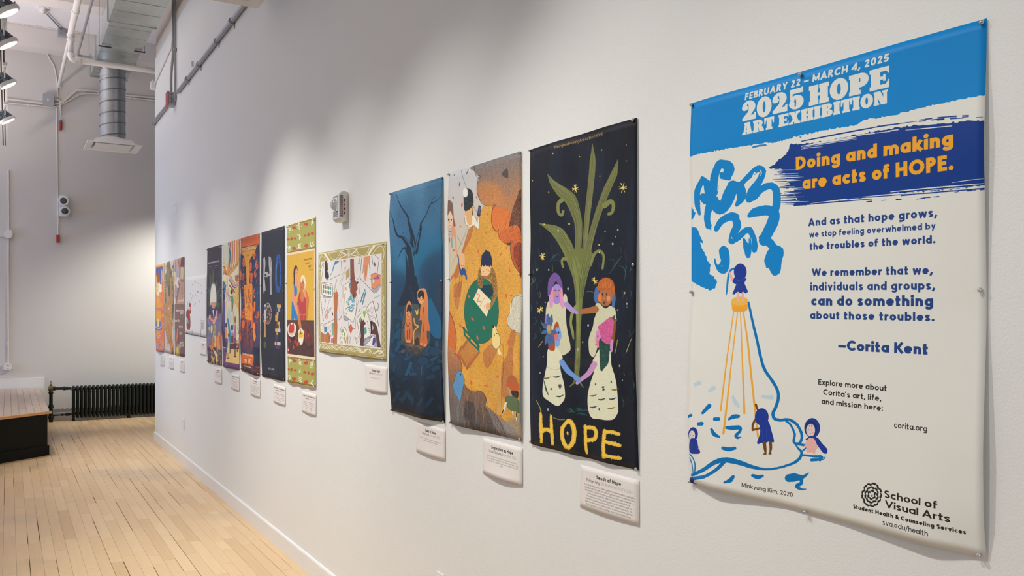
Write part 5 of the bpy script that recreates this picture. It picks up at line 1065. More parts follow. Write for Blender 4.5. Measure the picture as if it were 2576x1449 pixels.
    c.K('e8cdb4', [(55, 895), (490, 955)], 26, smooth=False); c.K('e8cdb4', [(490, -300), (492, 960)], 14, smooth=False)
    return c

def art_p7():
    c = Canvas(380, 1100, '24232a', QUADS['p7'])
    c.buf += (smooth_noise(c.H, c.W, 5, 3, 8)[..., None] - .5) * .03
    c.F(650, 560, 6.9)
    W = 'a19c9c'
    for p, w in (([(100, 625), (112, 700), (108, 900), (105, 1100), (112, 1225)], (18, 34, 22, 20, 14)), ([(115, 600), (125, 720), (112, 830)], 10), ([(115, 1000), (125, 1120), (128, 1180)], 16), ([(190, 590), (205, 720), (215, 900), (220, 1100), (222, 1240)], (14, 40, 30, 26, 24)), ([(215, 600), (235, 740), (228, 900), (232, 1230)], 12), ([(110, 880), (145, 870), (170, 900), (205, 900)], (16, 40, 46, 14)), ([(125, 930), (160, 935), (200, 905)], 14)): c.K(W, p, w, rough=1.2)
    for p in ([(150, 885), (175, 905)], [(205, 640), (215, 760)], [(105, 700), (104, 900)], [(225, 900), (225, 1200)]): c.K('6c6a6c', p, 5, a=.6)
    c.K('1f4c90', ell(350, 900, 42, 300, n=40), 30, smooth=False); c.K('1f4c90', [(320, 640), (345, 560), (370, 600), (372, 690), (395, 760)], (20, 30, 26, 24)); c.K('4f80c4', [(318, 980), (312, 820), (335, 700), (355, 665)], (4, 8, 4)); c.K('6f98d0', [(335, 1080), (350, 1130), (368, 1135)], (3, 5, 3)); c.K('163460', [(350, 590), (366, 660)], 6); c.K('2858a8', [(390, 780), (395, 960), (380, 1100)], 10, a=.7)
    c.F(650, 760, 6.9)
    c.K('a49484', ell(175, 195, 58, 182, n=36), 9, smooth=False); c.E('4a3c38', 176, 195, 52, 172)
    for k in range(60): a = rng.rand() * 6.28; r = rng.rand() ** .5; c.E(['8a7466', '2a2422', '6a3028', 'b0a08c', '3c3430'][rng.randint(5)], 176 + 48 * r * math.cos(a), 195 + 165 * r * math.sin(a), 8, 18, a=.8)
    c.E('8c3c28', 172, 330, 20, 40, a=.8); c.P('28262e', [(60, 20), (110, 60), (110, 600), (60, 600)]); c.K('a49484', [(115, 205), (95, 250), (105, 330), (120, 345)], 8); c.K('b4b0ac', [(132, 50), (134, 330)], 26, smooth=False); c.K('34509c', [(134, 90), (134, 118)], 28, smooth=False); c.K('28262e', [(120, 300), (148, 300)], 3)
    c.K('b88a50', [(130, 340), (132, 480), (130, 620)], (20, 22, 34)); c.K('2e2c2c', [(130, 620), (130, 690)], 36, smooth=False); c.K('565840', [(128, 700), (128, 778)], 36, smooth=False)
    for x0, y0, x1, y1, col in ((330, 30, 342, 90, 'b8b4b0'), (342, 38, 400, 96, 'c4983c'), (305, 95, 355, 155, '2c3c5c'), (355, 100, 368, 160, 'c4c0bc'), (368, 98, 400, 160, '243468'), (303, 160, 325, 210, '6c2430'), (325, 172, 355, 212, 'b4b0b4'), (298, 212, 352, 275, 'c4983c'), (298, 275, 340, 332, 'c4983c'), (338, 335, 380, 395, 'c4983c'), (315, 340, 338, 395, '6c2430'), (330, 395, 360, 450, '6c2430'), (362, 400, 378, 458, 'b4b0b4'), (300, 395, 330, 450, '2c3c44'),
                                (298, 455, 340, 512, 'c8a040'), (340, 458, 390, 520, 'b8b4b4'), (320, 525, 350, 565, 'c4983c'), (300, 570, 352, 628, '2c4070'), (330, 628, 350, 685, '24405c'), (298, 628, 320, 685, '702430'), (292, 685, 320, 742, 'b8b4b4'), (332, 690, 392, 750, 'b4b0ac'), (320, 690, 332, 750, '702430'), (296, 750, 325, 800, '24386c'), (325, 752, 362, 805, '6c2430'), (362, 755, 390, 810, '24386c')):
        c.P(col, [(x0, y0), (x1, y0 + 4), (x1, y1 + 4), (x0, y1)])
    c.text('ACTS', (183, 1163), (222, 1172), 32, 'b8b4b0', wt=.16, sp=.06); c.text('of', (224, 1178), (242, 1182), 36, '9a9894', wt=.1, slant=.3); c.text('HOPE', (248, 1180), (292, 1188), 32, 'b8b4b0', wt=.16, sp=.06)
    return c

def blobs(c, n, box, cols, s0, s1, **k):
    for i in range(n):
        x, y = rng.uniform(box[0], box[2]), rng.uniform(box[1], box[3]); s = rng.uniform(s0, s1); a = rng.rand() * 3.14
        c.K(cols[rng.randint(len(cols))], [(x - s * .25 * math.cos(a), y - s * math.sin(a)), (x, y), (x + s * .3 * math.cos(a + .5), y + s * math.sin(a + .5))], (3, s * rng.uniform(.2, .5), 3), **k)

def art_p8():
    c = Canvas(340, 1100, 'd4641f', QUADS['p8'])
    c.F(600, 580, 7.626)
    c.P('b8501f', [(40, 100), (420, 20), (420, 150), (40, 250)], a=.6, soft=12); c.P('e09c28', [(90, 420), (300, 380), (250, 600), (225, 900), (215, 1040), (160, 1040), (155, 780), (125, 560)], smooth=True, soft=4); c.P('e29a24', [(110, 300), (330, 260), (300, 520), (120, 560)], a=.6, soft=14)
    LT = 'e8c890'
    for k in range(2): c.text('DOING & MAKING', (80 - k * 3, 410 - k * 6), (342 - k * 3, 362 - k * 6), 72, ('6a2418', LT)[k], wt=.22, sp=.12)
    c.K('5a2418', [(80, 322), (160, 308)], 14, smooth=False, a=.9); c.K('5a2418', [(210, 298), (340, 268)], 14, smooth=False, a=.9); c.scribble((152, 470), (220, 456), 9, '8a5020'); c.scribble((155, 490), (215, 478), 9, '8a5020')
    N, O = '232a4c', 'dd6a24'
    c.P(N, [(40, 500), (60, 460), (80, 450), (95, 480), (115, 500), (125, 600), (122, 680), (150, 740), (160, 1100), (130, 1449), (40, 1449)], smooth=True); c.P(N, [(210, 640), (230, 540), (265, 490), (300, 560), (330, 480), (325, 400), (350, 320), (400, 350), (420, 1449), (270, 1449), (262, 1020), (215, 1010), (220, 800)], smooth=True)
    def face(x, y, r, h): c.E('e2742c', x, y, r, h); c.E('a03c24', x + r * .3, y + h * .1, r * .6, h * .8, a=.5, soft=2); c.K('3a1820', [(x - r * .5, y - h * .2), (x + r * .1, y - h * .22)], 6); c.K('3a1820', [(x - r * .4, y + h * .45), (x + r * .3, y + h * .45)], 7)
    for f in ((105, 610, 18, 90), (65, 850, 14, 100), (105, 880, 12, 70), (238, 690, 22, 90), (355, 650, 34, 100), (258, 900, 22, 90), (325, 830, 22, 80), (310, 1200, 26, 90)): face(*f)
    blobs(c, 130, (50, 700, 155, 1440), ['34264c', 'b8482c', '1c2440', '6c3038', 'dd6a24'], 12, 50, a=.75); blobs(c, 200, (275, 460, 415, 1440), ['24386c', '1c2a4c', '2c4680', '1a1f38', 'c4502c', '5c2c40'], 14, 60, a=.7)
    c.P('1e4068', [(330, 1200), (420, 1100), (420, 1449), (340, 1449)], smooth=True, a=.8); c.P('c4502c', [(220, 820), (232, 1010), (250, 1020), (240, 800)])
    c.F(600, 760, 7.626)
    c.P('9a3a28', [(30, 300), (420, 300), (420, 1000), (30, 1000)], c2='2a2c50'); c.P('c8582c', [(150, 350), (250, 350), (290, 600), (300, 800), (250, 960), (150, 960), (90, 900), (110, 780), (160, 650)], smooth=True, soft=4, c2='4a3450')
    blobs(c, 120, (50, 20, 150, 700), ['24285a', '1c2440', 'b8482c', '2c3c78', 'dd6a24', '5a2c44'], 14, 60, a=.75); blobs(c, 160, (290, 20, 410, 800), ['24386c', '1a3a68', '2c4680', '1a1f38', '24487c', 'c8582c'], 16, 70, a=.75); blobs(c, 60, (200, 380, 290, 760), ['1c2440', '2a2c50', 'b04828'], 20, 60, a=.7)
    c.E('e2642c', 102, 420, 26, 80); c.P('d8602c', [(250, 350), (275, 200), (285, 480), (250, 520)]); c.P('ea8a2c', [(290, 420), (325, 420), (320, 560), (345, 640), (330, 740), (300, 700)], smooth=True); c.K('e2742c', [(315, 0), (312, 150)], 34)
    c.P('0e1c34', [(300, 860), (420, 880), (420, 1280), (380, 1290), (330, 1200)], a=.85)
    for x, h in ((160, 500), (195, 560), (232, 520)): c.K('241c30', [(x, 360), (x - 2, 360 + h)], 7, smooth=False)
    c.P('5c2c24', [(40, 1165), (300, 1215), (420, 1250), (420, 1449), (40, 1449)]); c.K('c4502c', [(45, 1165), (200, 1185), (410, 1250)], 8); c.P('20243c', [(170, 1250), (240, 1250), (300, 1400), (150, 1400)], smooth=True, a=.7)
    c.text('Keep Making. Keep Hoping.', (92, 1004), (296, 1045), 42, LT, wt=.22, sp=.1); c.text('SVA NYC', (130, 1160), (258, 1172), 75, LT, wt=.3, sp=.1); c.P('c42c24', [(178, 1080), (200, 1060), (208, 1140), (190, 1190), (178, 1150)]); c.text('Student Health and Counseling', (120, 1230), (282, 1268), 30, LT, wt=.2, sp=.1)
    c.E('202848', 338, 1200, 30, 90, a=.8)
    # the yellow panel that they hold
    c.F(600, 580, 7.626)
    c.P('e89424', [(115, 1045), (262, 1018), (272, 1080), (262, 1720), (135, 1700), (122, 1449)]); c.K('a85a20', [(130, 1085), (258, 1062), (252, 1650), (148, 1640), (130, 1085)], 4, smooth=False)
    for p, w in (([(140, 1200), (160, 1300), (150, 1400)], 12), ([(205, 1120), (190, 1240), (215, 1340)], 14), ([(190, 1120), (215, 1180)], 16), ([(235, 1220), (225, 1320), (250, 1400)], 12), ([(140, 1380), (245, 1375)], 10), ([(180, 1300), (190, 1500), (155, 1580)], 8), ([(165, 1470), (215, 1460)], 14), ([(215, 1400), (235, 1560)], 8)): c.K('b04c24', p, w)
    c.K('4a2820', [(180, 1020), (185, 1700)], 3, smooth=False); c.K('4a2820', [(218, 1020), (215, 1700)], 3, smooth=False)
    return c

def art_p9():
    c = Canvas(320, 1100, 'e8dcb8', QUADS['p9'])
    c.F(555, 595, 8.28)
    c.P('c0ccb4', [(40, 150), (150, 120), (180, 400), (150, 700), (40, 540)], c2='c8bcb0', soft=3)
    for k in range(8): c.K(['d4d0a0', 'b4c8b8', 'd8c8bc'][k % 3], [(50 + k * 14, 130), (60 + k * 12, 330), (100 + k * 8, 500), (130 + k * 3, 650)], (8, 20, 8), a=.6)
    cols = ['e2a44c', 'a4583c', 'ead8a8', 'd88a3c', 'c47058', 'e6cc60', 'b46044', 'e4d4c0', 'd87c40', 'e0b050', 'a4503c', 'eac890']
    for k in range(12): x = 180 + k * 19; c.K(cols[k], [(x, 60), (x + 8 - k, 350), (x - 6, 560), (200 + k * 9, 700), (165 + k * 2, 830)], (24, 26, 24, 16, 6))
    c.K('2c6488', [(158, 130), (185, 260), (205, 420), (198, 560), (185, 700), (172, 800)], (10, 30, 22, 20, 8)); c.K('d8dce0', [(170, 150), (215, 330), (208, 560), (185, 720)], 7); c.E('f0ecd8', 245, 610, 8, 46)
    for k in range(7): c.K(cols[(k * 5) % 12], [(36, 550 + k * 45), (80, 570 + k * 35), (110, 690 + k * 18), (165, 830)], (26, 24, 18, 6))
    for k, col in enumerate(['a4503c', 'ead8a8', 'd87c40', 'e4d4c0', 'b46044', 'e4d4d8', 'b06074', '3c6c94']): c.K(col, [(175, 830 + k * 12), (220, 850 + k * 18), (260, 930 + k * 18), (310, 985 + k * 14), (350, 960 + k * 14), (392, 850 + k * 30)], (6, 17, 18, 20, 18, 20))
    c.P('a44c34', [(290, 830), (385, 800), (370, 930), (320, 960)], a=.8); c.E('f0e8d8', 298, 880, 8, 50)
    c.P('e4c070', [(250, 1190), (300, 1100), (400, 1050), (400, 1460), (270, 1460)], smooth=True, jit=.2); blobs(c, 30, (270, 1130, 395, 1440), ['e8c87c', 'dca450', 'ecd8a0', 'd89048'], 16, 40, a=.7)
    c.P('3c6c94', [(50, 940), (120, 1000), (110, 1100), (60, 1100)], smooth=True); c.P('2e2c58', [(50, 1080), (125, 1100), (105, 1449), (45, 1449)]); c.P('2c68a0', [(75, 1100), (120, 1120), (110, 1240), (80, 1230)]); c.K('e6cc60', [(70, 920), (120, 960), (90, 1050)], (10, 24, 6))
    c.K('e2963c', [(165, 560), (160, 700), (150, 860)], (16, 34, 40)); c.K('e8dcb8', [(150, 850), (148, 1000), (135, 1200), (115, 1449)], (40, 44, 50, 60)); c.K('e09448', [(135, 870), (145, 1000), (118, 1300)], (20, 14, 8)); c.P('e0c8cc', [(160, 1200), (200, 1280), (215, 1449), (120, 1449)], smooth=True); c.K('6c2c34', [(165, 1090), (160, 1220), (210, 1350)], (5, 8, 5)); c.K('a4583c', [(190, 1030), (250, 1100), (290, 1170)], 30)
    c.K('5aa08c', [(185, 1240), (225, 1290), (250, 1300)], (10, 34, 46)); c.P('549888', [(220, 1260), (268, 1280), (270, 1449), (228, 1449)], smooth=True); c.E('3a2420', 234, 1165, 26, 48)
    c.F(555, 760, 8.05)
    c.P('482c48', [(40, 0), (100, 0), (110, 600), (140, 930), (40, 920)]); c.P('5c54a0', [(70, 0), (95, 100), (100, 600), (110, 640), (70, 500)], smooth=True, a=.8); c.P('6c4670', [(30, 920), (150, 950), (132, 1210), (385, 1260), (385, 1460), (50, 1460)]); c.K('3c3070', [(70, 780), (60, 900), (70, 1060)], (20, 24, 6))
    c.P('e6dcae', [(95, 0), (265, 0), (380, 200), (380, 600), (260, 520), (150, 700), (120, 640), (110, 300)], c2='d8d4b8'); c.P('b4d0d0', [(160, 140), (210, 200), (210, 440), (150, 330)], smooth=True, a=.8); c.P('e4b4bc', [(100, 0), (130, 0), (120, 200), (105, 150)], a=.8)
    for k in range(6): c.K('ccb884', [(280 + k * 12, 60 + k * 70), (330 + k * 6, 130 + k * 70)], 3)
    c.P('e8a458', [(350, 0), (385, 0), (385, 250), (350, 150)]); c.P('3c86b4', [(145, 340), (175, 380), (205, 560), (235, 830), (200, 830), (170, 560)], smooth=True); c.P('7c3434', [(225, 640), (270, 640), (275, 830), (230, 830)]); c.P('2c4c90', [(215, 480), (262, 480), (262, 580), (225, 590)]); c.P('b894b4', [(225, 600), (262, 600), (262, 700), (230, 700)], a=.8)
    c.P('d87840', [(200, 830), (380, 830), (380, 1000), (200, 1000)]); c.P('6c3430', [(205, 850), (375, 850), (375, 980), (205, 980)]); c.P('e8c474', [(150, 950), (385, 960), (385, 1262), (132, 1210)]); blobs(c, 24, (310, 540, 385, 900), ['d87840', 'e8a458', '2c5c90', 'c8a0a0'], 16, 50, a=.8)
    c.K('c0bcc0', [(215, 450), (245, 220)], 5, smooth=False); c.K('a89c98', [(262, 200), (275, 640)], 8, smooth=False); c.K('6c3c34', [(245, 60), (240, 200)], (34, 20)); c.K('549888', [(248, 0), (245, 60)], 44)
    def fig(x, y, h, hair, top, leg): c.E(hair, x, y, 16, h * .1); c.K('c48a58', [(x, y + h * .08), (x, y + h * .16)], 12); c.K(top, [(x, y + h * .15), (x, y + h * .3), (x, y + h * .52)], (26, 34, 38)); c.K(leg, [(x - 8, y + h * .5), (x - 8, y + h * .95)], 14); c.K(leg, [(x + 10, y + h * .5), (x + 14, y + h * .95)], 14); c.E('4a2c34', x - 8, y + h * .97, 16, h * .02); c.E('4a2c34', x + 16, y + h * .97, 16, h * .02)
    fig(302, 370, 760, 'a0582c', 'b0749c', '3c2c34'); fig(126, 480, 540, '5a3c2c', 'e09c50', '3a3c70'); fig(180, 680, 470, '7a4034', '7cb4d4', 'd0904c'); c.P('d8d4a0', [(175, 760), (200, 900), (205, 1020), (165, 1010)], smooth=True); c.P('2e74a8', [(150, 740), (170, 760), (165, 950), (145, 940)]); c.K('4a4450', [(215, 880), (215, 1040)], 14); c.K('4a4450', [(345, 900), (345, 1010)], 18); c.E('d8c8b8', 338, 912, 12, 16)
    return c

def art_p10():
    c = Canvas(320, 1100, '38333a', QUADS['p10'])
    c.F(515, 605, 8.78)
    c.P('463a3c', [(60, 180), (180, 150), (120, 600), (60, 700)], soft=10, a=.6)
    c.text('Doing and making are acts of hope', (85, 528), (326, 470), 44, 'c0bcc0', wt=.2, sp=.1); c.scribble((98, 588), (298, 548), 12, 'a4a0a8'); c.scribble((145, 624), (246, 604), 12, 'a4a0a8')
    for p, w in (([(190, 640), (190, 800), (190, 940)], (14, 36, 30)), ([(110, 650), (130, 800), (140, 1000)], (8, 30, 24)), ([(265, 870), (255, 970), (250, 1060)], (8, 34, 16)), ([(320, 640), (305, 780)], (8, 26, 8)), ([(350, 1050), (300, 1150), (265, 1330)], (6, 40, 30)), ([(80, 1040), (110, 1130), (120, 1250)], (6, 36, 24)), ([(340, 1250), (290, 1330)], 14)): c.K('7c8044', p, w, a=.55, soft=3)
    c.P('35502f', [(70, 1080), (140, 1180), (130, 1449), (70, 1449)], a=.35, soft=8); c.E('54673c', 300, 1440, 40, 70, a=.5, soft=5)
    c.P('7c9cac', [(140, 1040), (165, 950), (190, 930), (225, 955), (255, 1080), (262, 1449), (130, 1449), (128, 1200)], smooth=True, soft=2); c.P('e4dcd0', [(150, 1060), (175, 975), (195, 960), (220, 985), (250, 1100), (256, 1300), (240, 1449), (140, 1449), (134, 1220)], smooth=True, jit=.06)
    c.K('38333a', [(175, 970), (185, 955), (195, 970), (205, 955)], 6); c.P('d88c78', [(150, 1370), (190, 1390), (240, 1370), (240, 1470), (150, 1470)], a=.8)
    c.F(515, 760, 8.78)
    c.P('7c6c8c', [(70, 360), (380, 240), (380, 1000), (70, 1000)], soft=6, jit=.2); blobs(c, 70, (75, 350, 375, 1000), ['9484a4', '6c5c84', 'a898a8', '7c74a0', '88808c'], 20, 70, a=.45)
    c.E('5a6c40', 290, 55, 46, 60, a=.6, soft=4); c.E('5a6c40', 115, 55, 26, 60, a=.5, soft=4)
    c.P('3a3c68', [(150, 60), (245, 60), (270, 150), (300, 220), (290, 330), (230, 320), (200, 390), (150, 330), (120, 230), (140, 120)], smooth=True); c.P('d8987c', [(150, 20), (155, 80), (180, 140), (215, 150), (240, 80), (245, 10)], smooth=True); c.K('8c4838', [(185, 100), (215, 100)], 8); c.K('5a3438', [(168, 40), (185, 44)], 5); c.K('5a3438', [(212, 42), (230, 38)], 5); c.K('e8dccc', [(190, 190), (205, 360)], (24, 8)); c.K('c4703c', [(180, 350), (190, 400)], 14)
    c.K('e0a494', [(125, 300), (130, 380), (210, 440), (215, 480)], (36, 40, 34, 30)); c.K('e0a898', [(275, 200), (255, 330), (225, 420), (190, 470)], (30, 50, 40, 30)); c.E('c46c8c', 130, 400, 18, 26)
    for x, y, col, r in ((98, 530, '2c6cb0', 34), (118, 590, 'd8b454', 50), (113, 662, '4c9c54', 26), (160, 600, 'e4d8b0', 90), (170, 590, 'e0b060', 60), (240, 545, 'e09448', 34), (210, 530, '8cb4a4', 50), (355, 500, '6c90b0', 40), (230, 640, '98a858', 80), (205, 720, 'a8b060', 80)): c.E(col, x, y, 16, r, jit=.2)
    c.P('e0c83c', [(220, 740), (250, 740), (248, 900), (268, 900), (236, 1020), (210, 900), (228, 900)]); c.P('dc7434', [(180, 800), (210, 810), (200, 960), (212, 965), (165, 1115), (125, 960), (160, 950)]); c.K('7c9cb0', [(190, 760), (170, 900)], 10, a=.7)
    for k in range(8): x = 265 + k * 15; c.K(['dc7c3c', 'e8a858', 'd45c34', 'f0d0a0'][k % 4], [(x, 640 + abs(k - 4) * 30), (x + 20 * math.sin(k), 850), (x + 10, 1080)], (6, 22, 10))
    c.P('4c3c44', [(75, 1060), (380, 1060), (380, 1430), (75, 1400)]); blobs(c, 70, (80, 1060, 370, 1380), ['8c74a0', 'd8a468', '3a3040', 'c47c44', '6c5c84', 'e0c088', '5a3a34'], 20, 70, a=.8)
    c.K('e0c890', [(200, 1050), (260, 1160), (285, 1380)], (14, 50, 20)); c.K('d8a458', [(160, 1180), (200, 1260), (220, 1360)], (14, 44, 20))
    return c

def art_p11():
    c = Canvas(420, 800, 'd9d8d8', QUADS['p11'])
    c.F(460, 680, 6.586)
    for x, y in ((155, 240), (195, 215), (207, 190), (248, 215), (290, 255), (166, 340), (125, 390), (155, 430), (146, 465), (246, 358), (308, 378), (207, 410), (270, 520), (190, 575), (203, 545), (128, 505), (112, 530)):
        a = rng.randn() * .4; c.K('77736e', [(x - 4 * math.sin(a), y - 16), (x + 4, y), (x + 2, y + 16)], (2, 6, 2))
    c.K('55504c', [(240, 352), (250, 366)], 8); c.K('55504c', [(304, 384), (316, 372)], 6)
    c.P('a33c34', [(98, 545), (130, 550), (132, 700), (120, 740), (128, 930), (115, 985), (70, 980), (65, 920), (72, 740), (58, 700), (78, 640), (98, 600)], smooth=False, jit=.1)
    c.P('d8d4d0', [(78, 600), (126, 612), (122, 670), (76, 655)]); c.scribble((80, 630), (122, 640), 8, '5a4a48'); c.scribble((80, 648), (122, 658), 8, '5a4a48'); c.P('5c5a58', [(66, 830), (115, 820), (112, 900), (68, 900)], jit=.2); c.P('8a3a34', [(60, 690), (80, 690), (84, 800), (62, 780)], a=.6); c.P('5a504c', [(56, 680), (72, 700), (72, 780), (54, 770)], a=.8); c.K('e0dcd8', [(124, 730), (128, 800)], (14, 12)); c.K('4a4440', [(130, 550), (134, 640), (130, 830), (118, 985)], 3); c.K('4a4440', [(62, 690), (64, 900), (72, 975)], 3); c.K('6a6460', [(80, 530), (72, 640), (60, 690)], 5); c.K('e8e4e0', [(80, 800), (90, 880)], 5)
    for x in (68, 108): c.K('9a8884', [(x, 985), (x, 1050)], 3, smooth=False)
    for x, y0 in ((142, 1000), (162, 985), (205, 1000), (240, 1060), (265, 1020), (295, 1000), (368, 1075)): c.K('5a5a58', [(x, y0), (x + 3, 1085)], 4, smooth=False)
    c.K('4c463c', [(45, 1040), (100, 1055), (190, 1075), (260, 1085), (300, 1100), (388, 1115)], (16, 14, 8, 12, 20, 10), rough=1)
    c.P('cfcdcb', [(292, 830), (362, 830), (362, 985), (292, 985)]); c.K('77736e', [(290, 820), (310, 835), (362, 828)], 3); c.K('77736e', [(292, 985), (320, 988), (345, 1000), (362, 985)], 3)
    for k in range(9): y = 865 + k * 13; c.K('a0404c' if k % 2 else '6a6664', [(302, y), (345, y + 2)], 5, smooth=False, a=.9)
    c.K('6a9a9c', [(292, 980), (292, 1005)], 6); c.K('8a8682', [(300, 1000), (300, 1090)], 2); c.K('9a9894', [(388, 300), (386, 380)], 3, a=.7); c.K('9a9894', [(388, 570), (387, 630)], 3, a=.7)
    return c

def art_p12():
    c = Canvas(300, 1000, '8a6c5e', QUADS['p12'])
    c.F(388, 640, 10.73)
    c.P('a98a74', [(700, 100), (800, 70), (820, 500), (820, 1449), (600, 1449), (700, 800)], smooth=True, c2='b08c78', soft=3); c.P('a8887c', [(550, 150), (720, 100), (700, 420), (680, 700), (600, 600), (560, 400)], smooth=True); c.K('c49c94', [(600, 140), (640, 350), (660, 560), (680, 680)], (60, 70, 60, 40)); c.K('5a4038', [(660, 150), (670, 300), (700, 390)], 8)
    c.P('6c4444', [(740, 90), (820, 70), (820, 260), (770, 370), (715, 340), (720, 220)], smooth=True); c.P('bcb08c', [(725, 350), (790, 360), (795, 560), (745, 700), (715, 650), (710, 480)], smooth=True, jit=.15); c.K('6c5450', [(710, 660), (750, 730), (800, 690)], 40, a=.6, soft=3)
    for p, w, col in (([(560, 480), (580, 650), (570, 800)], 40, 'd8c060'), ([(600, 360), (600, 500), (620, 700)], 30, '8cacc0'), ([(640, 640), (620, 780), (640, 880)], 60, 'd0c4c4'), ([(700, 600), (690, 760)], 30, 'c8a8b0'), ([(580, 860), (590, 1000), (580, 1110)], 60, 'c08878'), ([(620, 930), (600, 1060)], 20, '5a9cc0'), ([(575, 1100), (575, 1230)], 30, '6aa4b0'), ([(560, 1200), (570, 1449)], 40, 'c4b0a8'), ([(690, 380), (680, 620)], 16, 'b06848')): c.K(col, p, w)
    c.E('5c4444', 747, 930, 10, 50); c.E('5c4444', 748, 1040, 10, 46)
    TX = 'ddd0cc'
    c.text('"Love myself', (640, 1285), (795, 1270), 80, TX, wt=.16, slant=.1)
    c.F(388, 765, 8.28)
    c.P('80645a', [(425, 0), (640, 0), (640, 1110), (425, 1060)], c2='6a4c48')
    for k in range(12): x = 440 + k * 17; c.K(['8c6e64', '74564e', '7c5c54'][k % 3], [(x, 0), (x + 5, 1080)], 9, a=.35)
    c.text('where I', (455, 160), (528, 160), 56, TX, wt=.15); c.text('before', (540, 215), (618, 210), 120, TX, wt=.12); c.text('when I Do', (430, 375), (525, 372), 60, TX, wt=.14); c.text('why you', (515, 490), (592, 492), 60, TX, wt=.14); c.text('Do', (528, 635), (568, 635), 60, TX, wt=.14); c.text('ignite!', (532, 900), (622, 880), 140, TX, wt=.1)
    for p, w, col in (([(490, 510), (480, 660), (450, 820), (435, 1060)], (20, 34, 30, 26), 'c4705c'), ([(440, 560), (438, 720)], 24, '5a7c84'), ([(495, 800), (490, 860)], 26, 'b05454'), ([(485, 850), (490, 910)], 18, '6c90a8'), ([(485, 900), (490, 1000), (485, 1060)], (30, 50, 30), 'd0b04c'), ([(520, 850), (515, 960), (525, 1070)], 22, 'a4a05c')): c.K(col, p, w)
    return c

def art_p13():
    c = Canvas(300, 1000, 'b9ada4', QUADS['p13'])
    c.F(388, 640, 10.73)
    c.P('c4bcb8', [(280, 220), (540, 150), (540, 1449), (280, 1449)])
    c.P('787058', [(350, 200), (415, 180), (440, 330), (480, 500), (515, 800), (522, 1449), (285, 1449), (285, 900), (300, 700), (300, 560), (330, 480), (345, 330)], smooth=True, jit=.1)
    blobs(c, 120, (300, 300, 515, 1449), ['5f5a48', '8c8060', 'b88c5c', '6c6850', 'a07850', '98906c', 'c08c5c'], 30, 120, a=.6)
    for p, w, col in (([(375, 560), (375, 800), (365, 1000), (370, 1200)], 24, 'c07c5c'), ([(400, 850), (410, 1130)], 60, '605f50'), ([(455, 620), (455, 850)], 16, 'c49c64'), ([(385, 400), (385, 560)], 16, 'a8a070'), ([(340, 900), (350, 1449)], 40, 'c0966c'), ([(450, 900), (470, 1449)], 40, 'b8825c'), ([(400, 1150), (410, 1449)], 40, 'c48468')): c.K(col, p, w, a=.8)
    for k in range(5): c.K('d8d0c8', [(290, 700 + k * 70), (330, 720 + k * 70)], (14, 4))
    c.F(388, 765, 8.28)
    c.P('c2b5ab', [(215, 0), (410, 0), (410, 1080), (215, 1080)]); c.P('b0814e', [(225, 0), (405, 0), (385, 320), (370, 600), (405, 900), (400, 1060), (350, 960), (330, 860), (280, 760), (250, 640), (225, 400)], smooth=True, jit=.15)
    blobs(c, 110, (235, 20, 385, 560), ['c0885c', 'a07048', 'c89c58', '8c7850', 'c47858', 'b89060'], 20, 90, a=.6); blobs(c, 50, (290, 540, 385, 900), ['c0844c', 'a46840', 'c89450', '8c5c40'], 20, 70, a=.6); c.P('55503c', [(370, 0), (405, 0), (400, 300), (380, 330)], a=.8, soft=2); c.K('5a4a3c', [(385, 900), (380, 1040)], (20, 26), a=.7); c.E('e0d8d0', 298, 85, 10, 22)
    return c

